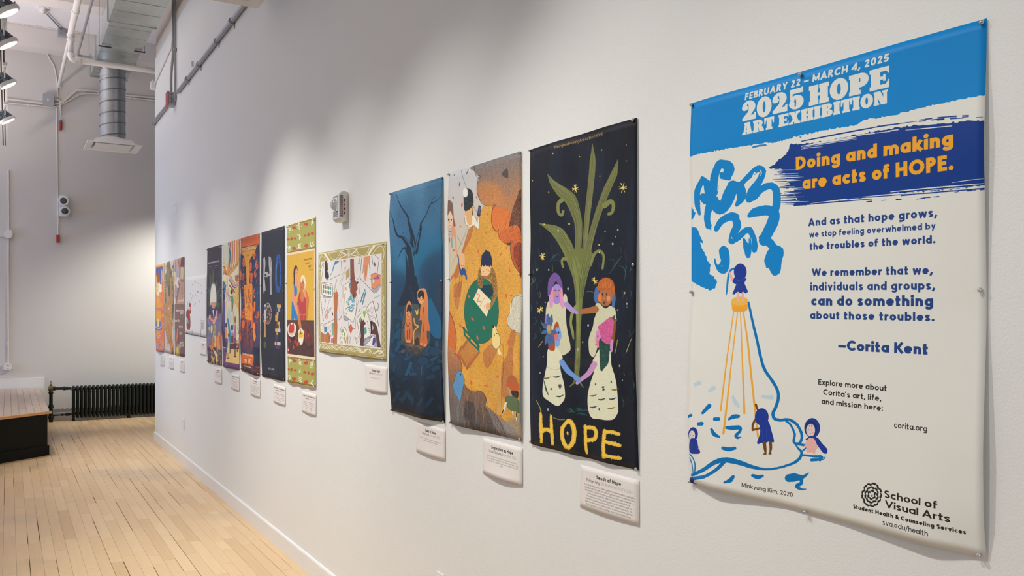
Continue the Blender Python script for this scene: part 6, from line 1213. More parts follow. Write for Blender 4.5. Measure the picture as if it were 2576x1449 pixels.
def art_p14():
    c = Canvas(280, 1000, 'e0b05c', QUADS['p14'])
    c.F(388, 640, 10.73)
    c.P('e08a50', [(45, 330), (232, 285), (232, 1449), (45, 1449)]); c.P('55619c', [(48, 362), (228, 325), (235, 900), (48, 900)])
    c.P('a85c2c', [(50, 560), (72, 470), (100, 570), (138, 480), (150, 680), (165, 740), (160, 850), (60, 950)]); c.P('ecc888', [(62, 600), (85, 620), (90, 760), (130, 820), (120, 1000), (90, 1150), (60, 1000)], smooth=True); c.P('e8e0cc', [(130, 740), (165, 820), (190, 790), (215, 900), (200, 1030), (150, 1030), (120, 1000)], smooth=True); c.P('e4d8c8', [(90, 1050), (140, 980), (140, 1130), (90, 1130)])
    c.K('e8c878', [(205, 410), (215, 600), (205, 780)], (10, 30, 16)); c.K('b07890', [(222, 500), (218, 700)], 8); c.K('dd7c34', [(240, 760), (225, 900), (240, 1100), (235, 1449)], (30, 46, 40, 40)); c.K('d86a5c', [(190, 1040), (200, 1200), (180, 1449)], 30)
    c.P('e0a040', [(90, 1130), (150, 1130), (180, 1449), (75, 1449)]); blobs(c, 40, (75, 1130, 250, 1440), ['dd7c34', 'e8b050', 'c85c40', 'e4986c'], 20, 80, a=.8)
    c.F(388, 765, 8.28)
    c.P('d87858', [(30, 0), (215, 0), (215, 1010), (30, 1010)]); c.P('e09c34', [(50, 0), (155, 0), (150, 80), (100, 105), (52, 80)]); c.K('8c8cc0', [(45, 110), (100, 145), (160, 120)], 18); c.P('e29c2c', [(52, 140), (140, 150), (140, 360), (110, 370), (95, 300), (75, 370), (52, 370)]); c.P('6f7cb0', [(50, 370), (150, 370), (150, 480), (95, 520), (50, 480)], smooth=True); c.K('e8d070', [(92, 330), (92, 470)], 32)
    c.K('b8c0d4', [(50, 490), (100, 525), (155, 490)], 14); c.K('8c8cb8', [(200, 380), (170, 440), (150, 500)], 10); c.K('a84c34', [(45, 520), (95, 540), (155, 530), (200, 430)], 16); c.K('9098c4', [(45, 550), (100, 575), (150, 560)], 20); c.P('d89838', [(55, 575), (135, 590), (130, 660), (60, 670)]); c.K('a8b0d0', [(60, 670), (100, 700), (140, 660)], 18)
    blobs(c, 34, (160, 20, 205, 560), ['e08c34', 'dd6c3c', 'e8a050', 'c8584c'], 20, 70, a=.8); blobs(c, 50, (45, 700, 200, 900), ['dc6c30', 'e48c3c', 'c4503c', 'e0a050'], 20, 70, a=.85)
    for p in ([(45, 800), (70, 930), (120, 990)], [(195, 820), (190, 900), (130, 990)], [(110, 820), (110, 980)], [(150, 760), (180, 880)], [(50, 880), (120, 990)]): c.K('969cc0', p, 16)
    for x in (125, 95, 160): c.K('dc6c30', [(x, 800), (x, 900)], (14, 20, 10))
    return c

# name cards below the sheets: corner pixels, heading, artist line, course line, body lines
CARDS = [
 ('c2', [(1460.8, 1168.9), (1608.1, 1208.8), (1608.6, 1323.3), (1460, 1274.5)], 'Seeds of Hope', 'Eunice Jung,', ' 3D Animation & VFX 2026', (.19, .32, .5, .62),
  ['In Seeds of Hope, flower fairies gather in prayer around a growing life,', 'wishing for its strength and nurturing its existence. In the midst of a', 'dark forest, this new life emerges, glowing with quiet resilience - a', 'precious presence in the shadows. Their unity symbolizes the',
   'collective power of hope, showing that even the smallest seed can', 'flourish into something extraordinary when supported by many. This', 'piece is a reflection on the importance of community and the belief', 'that together, we can nurture light even in the darkest places.']),
 ('c3', [(1215.2, 1100.5), (1314.6, 1127.4), (1315, 1223.6), (1215, 1190)], 'Inspiration as Hope', 'Victoria Estrada,', ' Illustration 2026', (.17, .34, .5, .62),
  ['Acts of hope are catalysts of inspiration. Even minor acts can turn', "someone's day around and inspire action. When I draw, I replicate that", 'feeling of hope for myself and aspire to elicit the same feeling from', 'others.']),
 ('c4', [(1048.5, 1059.2), (1120.6, 1081), (1120.9, 1160), (1047.6, 1135.3)], 'Seed of Hope', 'Trang Hoang,', ' Illustration 2025', (.26, .36, .42, .62),
  ['No matter how tragic the surroundings are, as long as you are hopeful,', 'persistent and creative, anything is possible.']),
 ('c5', [(918.7, 914.8), (973.9, 923.8), (973.9, 991.7), (918.7, 981.8)], 'Collage Night', 'Adalia Stewart,', ' Illustration 2027', (.27, .38, .45, .6), ['Creating with friends always brings me hope']),
 ('c6', [(760, 983.4), (795.8, 992.5), (795.4, 1048.5), (760, 1034.6)], 'Together at Dinnertime', '', '', None, 6),
 ('c7', [(688.3, 965), (718.2, 974.2), (718.2, 1021.8), (688.3, 1010.8)], 'Acts of Hope and Resilience', '', '', None, 5),
 ('c8', [(630.5, 947.3), (654.4, 955), (654.4, 1001.7), (630.5, 992.4)], '', '', '', None, 8),
 ('c9', [(581.4, 938), (602.2, 944.2), (602.5, 984.6), (581.4, 976.8)], 'Where Hope Grows in Color', '', '', None, 7),
 ('c10', [(540, 924), (558, 927), (558.4, 967), (540, 961.3)], '', '', '', None, 3),
 ('c11', [(503.7, 858.3), (519.6, 860.7), (519.4, 894.5), (503.7, 891.6)], '', '', '', None, 1),
 ('c12', [(452.5, 903), (465, 905.4), (465.3, 937.2), (452.5, 933.9)], '', '', '', None, 7),
 ('c13', [(425.4, 895.7), (437, 898), (437.2, 929.5), (425.4, 925.9)], '', '', '', None, 9),
 ('c14', [(403.2, 890.9), (412.9, 892.8), (413, 921.8), (403.2, 919.4)], '', '', '', None, 9),
]

def art_card(i):
    key, q, head, name, course, lay, body = CARDS[i]
    k = (6, 6, 7, 7)[i] if i < 4 else 7
    wpx = q[1][0] - q[0][0]
    W = int(max(200, wpx * k * (1 if i < 3 else 1.3))); H = int(W * (.82 if i < 3 else .95))
    c = Canvas(W, H, 'dcd4ce')
    s = H
    cx = W / 2
    BK, G1, G2 = '1a1818', '55504c', '8c8680'
    def centred(t, y, w, h, col, wt, x=None):
        x0 = cx - w / 2 if x is None else x
        c.text(t, (x0, y * s), (x0 + w, y * s), h * s, col, wt=wt, sp=.12)
    if i < 4:
        centred(head, (.235, .245, .26, .245)[i], W * (.42, .54, .37, .38)[i], (.082, .09, .09, .085)[i], BK, .2)
        y2 = (.345, .355, .36, .35)[i]
        wn, wc = ((.24, .52), (.33, .34), (.25, .34), (.26, .33))[i]
        x = cx - W * (wn + wc + .01) / 2
        c.text(name, (x, y2 * s), (x + W * wn, y2 * s), .07 * s, G1, wt=.13, sp=.12)
        c.text(course.strip(), (x + W * (wn + .02), y2 * s), (x + W * (wn + .02 + wc), y2 * s), .07 * s, G2, wt=.08, sp=.12)
        y = (.445, .475, .5, .5)[i]
        full = (.86, .8, .72, .5)[i]
        L = max(len(b) for b in body)
        for b in body:
            w = W * full * (len(b) / L) ** .95
            c.text(b, (cx - w / 2, y * s), (cx + w / 2, y * s), (.041, .042, .04, .036)[i] * s, G2 if i else '6c6864', wt=.13, sp=.12)
            y += .064
    else:
        if head:
            centred(head, .22, W * min(.86, .034 * len(head) + .12), .075, '45413e', .2)
        else:
            c.scribble((W * .3, .19 * s), (W * .7, .19 * s), .06 * s, '45413e', a=.75)
        c.scribble((W * .22, .31 * s), (W * .48, .31 * s), .045 * s, G1, a=.7); c.scribble((W * .5, .31 * s), (W * .76, .31 * s), .045 * s, 'a8a29c', a=.7)
        y = .46
        for b in range(body):
            w = .82 if b < body - 1 else .45
            if i == 5 and b == 2: y += .05
            c.scribble((W * (.5 - w / 2), y * s), (W * (.5 + w / 2), y * s), .022 * s, '8a847e', a=.8)
            y += .47 / max(body, 6)
    return c
random.seed(4)
# ---------------------------------------------------------------- room shell
def struct(mb, name, m, label=None, **k):
    return tag(mb.build(name, m, None, org=(0, 0, 0), **k), label, kind='structure')
Z1 = 6.53
struct(MB().box(WX, -4.2, 0, WX + .2, 13.0, 5.42), 'wall_right', M['wall'], 'long white poster wall on the right, ending at a free corner')
struct(MB().box(WX + .015, -4.2, 5.42, WX + .2, 13.0, 5.89), 'trim_1', M['header'], 'beige painted header above the poster wall')
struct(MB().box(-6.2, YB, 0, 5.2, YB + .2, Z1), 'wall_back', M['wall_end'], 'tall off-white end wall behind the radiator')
struct(MB().box(5.0, -4.2, 0, 5.2, YB, Z1), 'wall_passage', M['wall'], 'far side wall of the passage behind the poster wall')
lw = MB(); yy = -4.2
for wy, wv in sorted(WINS):
    lw.box(-6.2, yy, 0, -6.0, wy - wv / 2, Z1); lw.box(-6.2, wy - wv / 2, 0, -6.0, wy + wv / 2, 1.1); lw.box(-6.2, wy - wv / 2, 4.1, -6.0, wy + wv / 2, Z1); yy = wy + wv / 2
lw.box(-6.2, yy, 0, -6.0, YB, Z1)
struct(lw, 'wall_left', M['wall'], 'left wall with three tall windows')
for k, (wy, wv) in enumerate(WINS):
    wf = MB()
    for a in (wy - wv / 2, wy - .03, wy + wv / 2 - .06): wf.box(-6.16, a, 1.1, -6.08, a + .06, 4.1)
    for a in (1.1, 2.6, 4.04): wf.box(-6.16, wy - wv / 2, a, -6.08, wy + wv / 2, a + .06)
    struct(wf, 'window_%d' % (k + 1), M['trim'], 'white window frame in the left wall')
struct(MB().box(-6.2, -4.2, 0, 5.2, -4.0, Z1), 'wall_front', M['wall'], 'wall behind the camera')
struct(MB().box(-6.2, -4.2, Z1, 5.2, YB + .2, Z1 + .2), 'ceiling', M['ceiling'], 'high white ceiling between painted beams')
for k, (a, b) in enumerate(((16.02, 16.35), (13.46, 13.82), (10.9, 11.26), (8.34, 8.7), (5.78, 6.14), (3.2, 3.56))):
    struct(MB().box(-6.0, a, 6.18, 5.0, b, Z1), 'trim_%d' % (k + 2), M['beam'], 'painted ceiling beam across the room')
# baseboards
def baseboard(name, p0, p1, nrm, m=M['trim'], h=.125, label=None):
    p0, p1, n = Vector(p0), Vector(p1), Vector(nrm)
    mb = MB(); d = p1 - p0
    prof = [(0, 0), (.016, 0), (.016, h - .012), (.012, h - .003), (.006, h), (0, h)]
    vs = [p + n * a + Vector((0, 0, b)) for p in (p0, p1) for a, b in prof]; k = len(prof)
    mb.add(vs, [(i, (i + 1) % k, (i + 1) % k + k, i + k) for i in range(k)] + [tuple(range(k))[::-1], tuple(range(k, 2 * k))])
    return struct(mb, name, m, label)
baseboard('baseboard_right', (WX, 4.62, 0), (WX, 13.0, 0), (-1, 0, 0), label='white baseboard along the foot of the poster wall')
baseboard('baseboard_right_near', (WX, -4, 0), (WX, 4.615, 0), (-1, 0, 0), label='near length of the white baseboard')
baseboard('baseboard_end', (WX - .016, 13.0, 0), (WX + .2, 13.0, 0), (0, 1, 0))
baseboard('baseboard_back', (.45, YB, 0), (5.0, YB, 0), (0, -1, 0), label='white baseboard behind the radiator')
a, b = on_y(112, 950), on_y(0, 952)
struct(MB().box(-3.5, YB - .022, 0, a.x, YB, a.z), 'trim_8', M['trim'], 'raised white panel on the end wall behind the stage')

# ---------------------------------------------------------------- floor: strip boards, each its own piece
fl = struct(MB().box(-6.2, -4.2, -.12, 5.2, YB + .2, -.02), 'floor', M['subfloor'], 'pale maple strip floor')
def set_tone(o, vals):
    at = o.data.attributes.new('tone', 'FLOAT', 'POINT'); at.data.foreach_set('value', vals)
boards = []
BW = .0838
x = -6.0 + .02
while x < 4.95:
    x1 = min(x + BW, 4.99); y = -4.0 + random.uniform(-1, 0)
    skew = 0
    while y < YB:
        L = random.choice([random.uniform(.25, .7), random.uniform(.6, 1.3), random.uniform(.9, 1.7)])
        y1 = min(y + L, YB)
        g = .0009 if random.random() < .8 else random.uniform(.0025, .0055)
        if y1 > -4 and not (WX + .02 < x and x1 < WX + .18 and y1 < 13):
            boards.append((x, max(y, -4), x1 - g, y1 - .0015, random.uniform(-.0006, 0), min(1, max(0, random.gauss(.52, .15)))))
        y = y1
    x = x1
def bsize(b):
    cxm, cy_ = (b[0] + b[2]) / 2, (b[1] + b[3]) / 2
    u, v, d = proj((cxm, cy_, 0))
    if d < .5 or not (-10 < u < 2586 and 0 < v < 1500): return 0
    if cxm > WX and cy_ < 13.2: return 0
    sx, sy = b[0] + .443, 0
    if cxm < .44 and cy_ > 12.34 + (cxm - .443) * .778: return 0     # under the stage
    pu = [proj(q) for q in ((b[0], b[1], 0), (b[2], b[1], 0), (b[2], b[3], 0), (b[0], b[3], 0))]
    ar = 0
    for i in range(4): ar += pu[i][0] * pu[(i + 1) % 4][1] - pu[(i + 1) % 4][0] * pu[i][1]
    return abs(ar) / 2
boards.sort(key=bsize, reverse=True)
rest = MB(); rt = []
def board_verts(b):
    x0, y0, x1, y1, dz, t = b; e = .0007
    vs = [(x0, y0, -.02), (x1, y0, -.02), (x1, y1, -.02), (x0, y1, -.02), (x0, y0, dz - e), (x1, y0, dz - e), (x1, y1, dz - e), (x0, y1, dz - e), (x0 + e, y0 + e, dz), (x1 - e, y0 + e, dz), (x1 - e, y1 - e, dz), (x0 + e, y1 - e, dz)]
    return vs, [(8, 9, 10, 11)] + [(i, (i + 1) % 4, (i + 1) % 4 + 4, i + 4) for i in range(4)] + [(i + 4, (i + 1) % 4 + 4, (i + 1) % 4 + 8, i + 8) for i in range(4)]
for i, b in enumerate(boards):
    vs, fs = board_verts(b)
    if i < 300:
        o = MB().add(vs, fs).build('floor_board', M['maple'], fl); set_tone(o, [b[5]] * 12)
    else:
        rest.add(vs, fs); rt += [b[5]] * 12
o = rest.build('remaining_boarding', M['maple'], fl); set_tone(o, rt); o['kind'] = 'stuff'

# ---------------------------------------------------------------- stage at the far left
SZ = .56; CXs, CYs = .443, 12.34; SL = .778
yf = lambda x: CYs + (x - CXs) * SL
st = thing('stage', (-1.5, 14, 0), 'low black stage with a pale plank top in the far left corner', 'stage')
X0 = -3.6
part(MB().prism([(X0, yf(X0)), (CXs - .01, yf(CXs - .01)), (CXs - .01, YB - .03), (X0, YB - .03)], 0, SZ - .035), 'riser', M['black_paint'], st, 'black painted riser')
n = Vector((SL, -1)).normalized(); dd = Vector((1, SL)).normalized()
def strip(mb, x0, x1, o0, o1, z0, z1):
    p = [Vector((x0, yf(x0))) + n * o0, Vector((x1, yf(x1))) + n * o0, Vector((x1, yf(x1))) + n * o1, Vector((x0, yf(x0))) + n * o1]
    return mb.prism([(q.x, q.y) for q in p], z0, z1)
part(strip(MB(), X0, CXs, 0, .018, 0, .128), 'kick_board', M['black_paint'], st, 'black kick board')
part(strip(MB(), X0, CXs + .02, -.03, .035, SZ - .034, SZ), 'nosing', M['nosing'], st, 'orange edge strip', bevel=.006)
x = CXs + .01; k = 0
while x > X0 + .1:
    xa = x - .083
    ya, yb = yf(xa) + .036, yf(x) + .036
    ys = [YB - .032]; yq = YB - .03
    # planks broken into lengths along the run
    cuts = [ya - .02] ; q = max(ya, yb) + random.uniform(.5, 1.6)
    while q < YB - .5: cuts.append(q); q += random.uniform(.8, 1.8)
    cuts.append(YB - .032)
    for j in range(len(cuts) - 1):
        c0, c1 = cuts[j], cuts[j + 1] - .002
        poly = [(xa + .0015, ya if j == 0 else c0), (x - .0008, yb if j == 0 else c0), (x - .0008, c1), (xa + .0015, c1)]
        o = MB().prism(poly, SZ - .03, SZ - random.uniform(0, .001)).build('plank', M['stage_wood'], st); set_tone(o, [min(1, max(0, random.gauss(.5, .18)))] * len(o.data.vertices))
    x = xa

# ---------------------------------------------------------------- radiator
RY = 16.08
rd = thing('radiator', (1.9, RY, 0), 'low black cast-iron radiator standing along the end wall', 'radiator')
sec = MB()
lp = []
for (y, z) in [(RY - .06, .062), (RY - .06, .568), (RY + .06, .568), (RY + .06, .062)]: lp.append((0, y, z))
pts = bend([(.0, RY, .062)] + [Vector(p) for p in lp] + [(0, RY, .062)], .045)
sx0 = .95
sec.tube([Vector((sx0, p[1], p[2])) for p in pts], .0225, 8)
sec.tube([(sx0, RY, .07), (sx0, RY, .56)], .021, 8)
s0 = part(sec, 'section', M['iron'], rd, smooth=True)
NS = 34
for i in range(1, NS):
    c = s0.copy(); COL.objects.link(c); c.parent = rd; c.location = (i * .061, 0, 0)
part(MB().tube([(sx0 - .03, RY, .535), (sx0 + NS * .061, RY, .535)], .027, 12), 'top_header', M['iron'], rd, smooth=True)
part(MB().tube([(sx0 - .03, RY, .12), (sx0 + NS * .061, RY, .12)], .024, 12), 'bottom_header', M['iron'], rd, smooth=True)
part(MB().tube([(sx0, RY - .04, .485), (sx0 + NS * .061, RY - .04, .485)], .004, 6), 'tie_rod', M['iron'], rd)
for i in (0, 14, 28):
    for yy in (-.055, .055):
        part(MB().lathe([(.017, .1), (.015, .04), (.024, .012), (.026, 0)][::-1], (sx0 + i * .061, RY + yy, 0), (0, 0, 1), 12), 'foot', M['iron'], rd, smooth=True)
rp = thing('supply_pipe', (.616, RY, 0), 'black riser pipe with a brass valve left of the radiator', 'pipe')
px = .616
part(MB().tube([(px, RY, 0), (px, RY, .53)], .0265, 16), 'riser_pipe', M['iron'], rp, smooth=True)
for z0, z1, r in ((0, .05, .031), (.05, .10, .04), (.10, .135, .034), (.23, .262, .04), (.262, .29, .034), (.47, .5, .037)):
    part(MB().lathe([(r * .9, z0), (r, z0 + .006), (r, z1 - .006), (r * .9, z1)], (px, RY, 0), (0, 0, 1), 16), 'coupling', M['iron'], rp, smooth=True)
part(MB().lathe([(.025, .5), (.036, .515), (.042, .55), (.04, .585), (.03, .6), (.018, .605), (.02, .622), (.012, .63), (.007, .64), (.006, .67), (.011, .672), (.011, .678), (.004, .68)], (px, RY, 0), (0, 0, 1), 18), 'valve', M['brass'], rp, 'brass valve', smooth=True)
part(MB().tube([(px + .02, RY, .555), (sx0 - .035, RY, .545)], .0225, 14), 'upper_branch', M['iron'], rp, smooth=True)
part(MB().tube([(px, RY, .105), (sx0 - .035, RY, .115)], .0125, 12), 'lower_branch', M['iron'], rp, smooth=True)
for x0, x1, z, r in ((px + .035, px + .065, .555, .033), (sx0 - .15, sx0 - .13, .55, .033), (sx0 - .13, sx0 - .09, .55, .028), (sx0 - .18, sx0 - .15, .11, .02), (sx0 - .12, sx0 - .06, .113, .026), (sx0 - .055, sx0 - .035, .113, .02)):
    part(MB().tube([(x0, RY, z), (x1, RY, z)], r, 12), 'union', M['iron'], rp, smooth=True)

# ---------------------------------------------------------------- duct, spiral drop and diffusers
DZ = EYE + 3.65
dX0, dX1 = .299 * 3.65, .438 * 3.65
DYE = 14.55
dc = thing('rectangular_duct', ((dX0 + dX1) / 2, 9, DZ), 'large rectangular galvanised duct running under the ceiling', 'duct')
joints = [DYE]
q = on_z(277, 51, DZ).y
def dsec(y0, y1, grow):
    part(MB().box(dX0 - grow, y0, DZ - grow, dX1 + grow, y1, DZ + .33 + grow), 'duct_section', M['duct'], dc)
    yy = y0 + .22
    while yy < y1 - .1:
        mb = MB(); mb.box(dX0 - grow + .01, yy, DZ - grow - .005, dX1 + grow - .01, yy + .008, DZ - grow + .002)
        part(mb, 'stiffening_rib', M['duct'], dc); yy += .4
dsec(q, DYE - .05, 0); dsec(q - 1.5, q - .03, .018); dsec(q - 3.0, q - 1.53, .0); dsec(2.0, q - 3.03, .0)
for yy, gr in ((DYE - .05, .012), (q - .03, .028), (q - 1.53, .028), (on_z(242, 150, DZ).y, .022)):
    mb = MB(); mb.box(dX0 - gr, yy, DZ - gr, dX1 + gr, yy + .03, DZ + .33 + gr); part(mb, 'flange', M['duct'], dc)
part(MB().box(dX0 + .01, DYE - .02, DZ + .01, dX1 - .01, DYE, DZ + .32), 'end_cap', M['duct'], dc)
for (xx, yy) in ((dX0 - .03, DYE - .15), (dX0 - .03, q - .02), (dX0 - .03, q + 1.1), (dX1 + .03, q + 1.1)):
    part(MB().tube([(xx, yy, DZ - .02), (xx, yy, Z1)], .005, 6), 'hanger_rod', M['grey_metal'], dc)
for yy in (q + 1.1,):
    part(MB().box(dX0 - .04, yy - .015, DZ - .03, dX0 + .12, yy + .015, DZ - .018), 'hanger_strap', M['dark'], dc)
    part(MB().box(dX1 - .1, yy - .015, DZ - .03, dX1 + .04, yy + .015, DZ - .018), 'hanger_strap', M['dark'], dc)

def diffuser(cx, cy, H, w, label, dlabel, tilt=0):
    z = EYE + H
    r = .172
    sd = thing('spiral_duct', (cx, cy, z), dlabel, 'duct')
    zt = DZ - .022
    part(MB().tube([(cx, cy, z + .1), (cx, cy, zt)], r, 40, cap=False), 'pipe', M['spiral'], sd, smooth=True)
    # helical lock seam
    pts = []; turns = (zt - z - .12) / .165
    for k in range(int(turns * 28)):
        a = k / 28 * 6.28318; pts.append((cx + (r + .001) * math.cos(a + 2.2), cy + (r + .001) * math.sin(a + 2.2), z + .11 + .165 * k / 28))
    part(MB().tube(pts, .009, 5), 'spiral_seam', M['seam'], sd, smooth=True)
    part(MB().lathe([(r + .002, 0), (r + .05, .004), (r + .05, .01), (r + .002, .014)], (cx, cy, zt - .016), (0, 0, 1), 40), 'collar', M['spiral'], sd, smooth=True)
    part(MB().lathe([(r + .003, 0), (r + .005, .02), (r + .003, .04)], (cx, cy, zt - .14), (0, 0, 1), 40), 'collar', M['spiral'], sd, smooth=True)
    df = thing('ceiling_diffuser', (cx, cy, z), label, 'air diffuser')
    h = w / 2
    # sloped outer frame
    mb = MB()
    def ringq(a, za, b, zb):
        A = [(cx - a, cy - a, za), (cx + a, cy - a, za), (cx + a, cy + a, za), (cx - a, cy + a, za)]; B = [(cx - b, cy - b, zb), (cx + b, cy - b, zb), (cx + b, cy + b, zb), (cx - b, cy + b, zb)]
        mb.add(A + B, [(i, (i + 1) % 4, (i + 1) % 4 + 4, i + 4) for i in range(4)])
    ringq(h, z, h, z + .012); ringq(h, z, h - .085, z + .012); ringq(h, z + .012, h - .08, z + .03); ringq(h - .085, z + .012, h - .14, z + .075); ringq(h - .08, z + .03, h - .13, z + .09)
    part(mb, 'frame', M['white_metal'], df)
    mb = MB(); a, b = h - .13, r + .012; n8 = 32
    sq = []
    for k in range(n8):
        t = 6.28318 * k / n8; c_, s_ = math.cos(t), math.sin(t); m_ = max(abs(c_), abs(s_)); sq.append((cx + a * c_ / m_, cy + a * s_ / m_, z + .088))
    rd_ = [(cx + b * math.cos(6.28318 * k / n8), cy + b * math.sin(6.28318 * k / n8), z + .13) for k in range(n8)]
    mb.add(sq + rd_, [(k, (k + 1) % n8, (k + 1) % n8 + n8, k + n8) for k in range(n8)])
    part(mb, 'back_pan', M['white_metal'], df)
    part(MB().box(cx - a - .012, cy - a - .012, z + .004, cx + a + .012, cy + a + .012, z + .014), 'face_plate', M['white_metal'], df, bevel=.003)
    for sx in (-1, 1):
        part(MB().tube([(cx + sx * .1, cy - .1, z + .014), (cx + sx * .1, cy - .1, z + .1)], .006, 6), 'spacer', M['dark'], df)
# centre of the far one from its corners in view
H1 = 2.46
pA, pB, pC, pD = on_z(209.8, 377, EYE + H1), on_z(344, 386, EYE + H1), on_z(356, 367, EYE + H1), on_z(215.6, 355.4, EYE + H1)
cxd = (pA.x + pB.x + pC.x + pD.x) / 4; cyd = (pA.y + pB.y + pC.y + pD.y) / 4; wd = (pB.x - pA.x + pC.x - pD.x) / 2
diffuser(1.335, cyd - .0, H1, wd, 'square white air diffuser hanging below the far spiral duct', 'round spiral duct dropping to the far diffuser')
pE = on_z(649.4, 21.4, EYE + H1)
diffuser(min(pE.x, WX - .03) - wd / 2, pE.y - wd / 2, H1, wd, 'square white air diffuser at the top edge, nearest the camera', 'round spiral duct above the near diffuser, mostly out of view')

# ---------------------------------------------------------------- pipes under the ceiling
def pipe(name, pts, r, m, label, cat='pipe', rb=.06, couplings=(), n=12, clips=None):
    P = bend(pts, rb)
    t = thing(name, tuple(Vector(pts[0])), label, cat)
    part(MB().tube(P, r, n), 'tube', m, t, smooth=True)
    for c in couplings:
        a, b = Vector(c[0]), Vector(c[1]); part(MB().tube([a, b], c[2] if len(c) > 2 else r * 1.3, n), 'coupling', m, t, smooth=True)
    return t
ZP = EYE + 3.50; XP = .745; YE = 13.17; ZQ = EYE + 3.876
pipe('white_pipe', [(XP, 2, ZQ), (XP, YE, ZQ), (XP, YE, ZP), (2.9, YE, ZP)], .04, M['white_pipe'], 'thick white painted pipe that drops and turns right below the duct', rb=.06,
     couplings=[((XP, YE, ZQ - .02), (XP, YE, ZQ - .06), .052), ((XP, YE, ZQ - .09), (XP, YE, ZQ - .12), .053), ((XP, YE, ZP + .09), (XP, YE, ZP + .05), .049), ((XP + .06, YE, ZP), (XP + .12, YE, ZP), .052), ((XP, YE - 1.0, ZQ), (XP, YE - .9, ZQ), .047)])
pipe('white_pipe', [(XP, YE + .06, ZQ), (XP, YB - .02, ZQ)], .026, M['white_pipe'], 'thinner white pipe running straight into the end wall', couplings=[((XP, YB - .03, ZQ), (XP, YB, ZQ), .04), ((XP, 15.3, ZQ), (XP, 15.4, ZQ), .033), ((XP, 14.5, ZQ), (XP, 14.58, ZQ), .033)])
ZC = EYE + 3.99
pipe('grey_conduit', [(.89, 6, ZC), (.89, 14.35, ZC), (dX0 - .004, 14.42, ZC)] if ZC < DZ + .33 else [(.89, 6, DZ + .2), (.89, 14.2, DZ + .2), (dX0, 14.2, DZ + .2)], .0175, M['grey_metal'], 'grey metal conduit that bends into the side of the duct', 'conduit', .12,
     couplings=[((.89, 11.6, ZC), (.89, 11.7, ZC), .024)])
yb2 = YB - .33 - .02
C1 = [on_y(x, y, yb2) for x, y in ((-60, 44), (17, 54), (60, 60), (110, 69), (145, 74))]
pipe('thin_conduit', C1, .011, M['white_pipe'], 'thin conduit along the top of the end beam, left of the junction box', 'conduit', .02, couplings=[(on_y(56, 59, yb2), on_y(60, 59.6, yb2), .022), (on_y(86, 64, yb2), on_y(90, 64.6, yb2), .022)])
pipe('thin_conduit', [on_y(x, y, yb2) for x, y in ((166, 77), (240, 88), (330, 99), (420, 112))], .011, M['white_pipe'], 'thin conduit along the top of the end beam, right of the junction box', 'conduit', .02)
jb = thing('junction_box', tuple(on_y(155, 91, yb2)), 'grey junction box high on the end beam', 'electrical box')
a, b = on_y(145, 91, yb2), on_y(166, 73, yb2)
part(MB().box(a.x, yb2 - .1, a.z, b.x, yb2 + .02, b.z), 'body', M['box_metal'], jb, bevel=.006)
part(MB().box(a.x + .02, yb2 - .112, a.z + .02, b.x - .02, yb2 - .1, b.z - .03), 'cover', M['grey_metal'], jb)
pj = on_y(157, 74, yb2 - .04)
cz = Z1 - .03
pipe('ceiling_conduit', [pj, (pj.x, yb2 - .05, cz), on_z(110, 27, cz)], .0125, M['grey_metal'], 'thin grey conduit crossing the ceiling above the junction box', 'conduit', .08)
pv = on_z(108, 26, cz)
sp = thing('sprinkler_fitting', tuple(pv), 'small white pipe fitting on the ceiling at the conduit end', 'fitting')
part(MB().lathe([(.05, -.05), (.055, -.02), (.05, .03)], pv, (0, 0, 1), 16), 'base', M['white_metal'], sp, smooth=True)
part(MB().tube([pv + Vector((0, 0, -.03)), pv + Vector((0, -.35, -.03))], .035, 12), 'tee', M['white_metal'], sp, smooth=True)
part(MB().tube([pv + Vector((-.06, -.3, -.03)), pv + Vector((.07, -.3, -.03))], .03, 12), 'cross_arm', M['white_metal'], sp, smooth=True)
e1, e2 = on_z(36, 5, Z1 - .012), on_z(35.5, 35, Z1 - .012)
tag(MB().tube([e1, e2], .009, 6).build('ceiling_crack', M['dark']), 'short dark cable on the ceiling at the top left', 'crack')  # dark tube that stands for a thin crack in the ceiling

# end wall conduits
yo = YB - .02
pipe('wall_conduit', [on_y(x, y, yo) for x, y in ((-80, 236), (0, 247), (60, 254), (107, 260))], .0165, M['white_pipe'], 'white conduit on the end wall running left from the grey box, upper of two', 'conduit', .03)
pipe('wall_conduit', [on_y(x, y, yo) for x, y in ((-80, 249), (20, 259), (100, 266.5), (132, 270), (150, 266), (205, 236), (252, 236), (312, 244), (400, 254), (520, 268))], .0105, M['white_pipe'], 'thin white conduit crossing the whole end wall, lower of two', 'conduit', .08,
     couplings=[(on_y(70, 263.7, yo), on_y(74, 264.1, yo), .018), (on_y(325, 246, yo), on_y(329, 246.4, yo), .018)])
pipe('wall_conduit', [on_y(x, y, yo) for x, y in ((134, 263), (157, 259), (193, 227), (205, 226), (252, 231), (312, 239.5), (400, 247), (520, 260))], .0155, M['white_pipe'], 'white conduit rising from the grey box and running right behind the spiral duct', 'conduit', .08)
a, b = on_y(107.5, 267, YB), on_y(134.3, 241, YB)
gb = thing('pull_box', ((a.x + b.x) / 2, YB, a.z), 'square grey steel box on the upper end wall', 'electrical box')
part(MB().box(a.x, YB - .09, a.z, b.x, YB, b.z), 'body', M['box_metal'], gb); part(MB().box(a.x - .004, YB - .096, a.z - .004, b.x + .004, YB - .088, b.z + .004), 'cover', M['box_metal'], gb, bevel=.003)
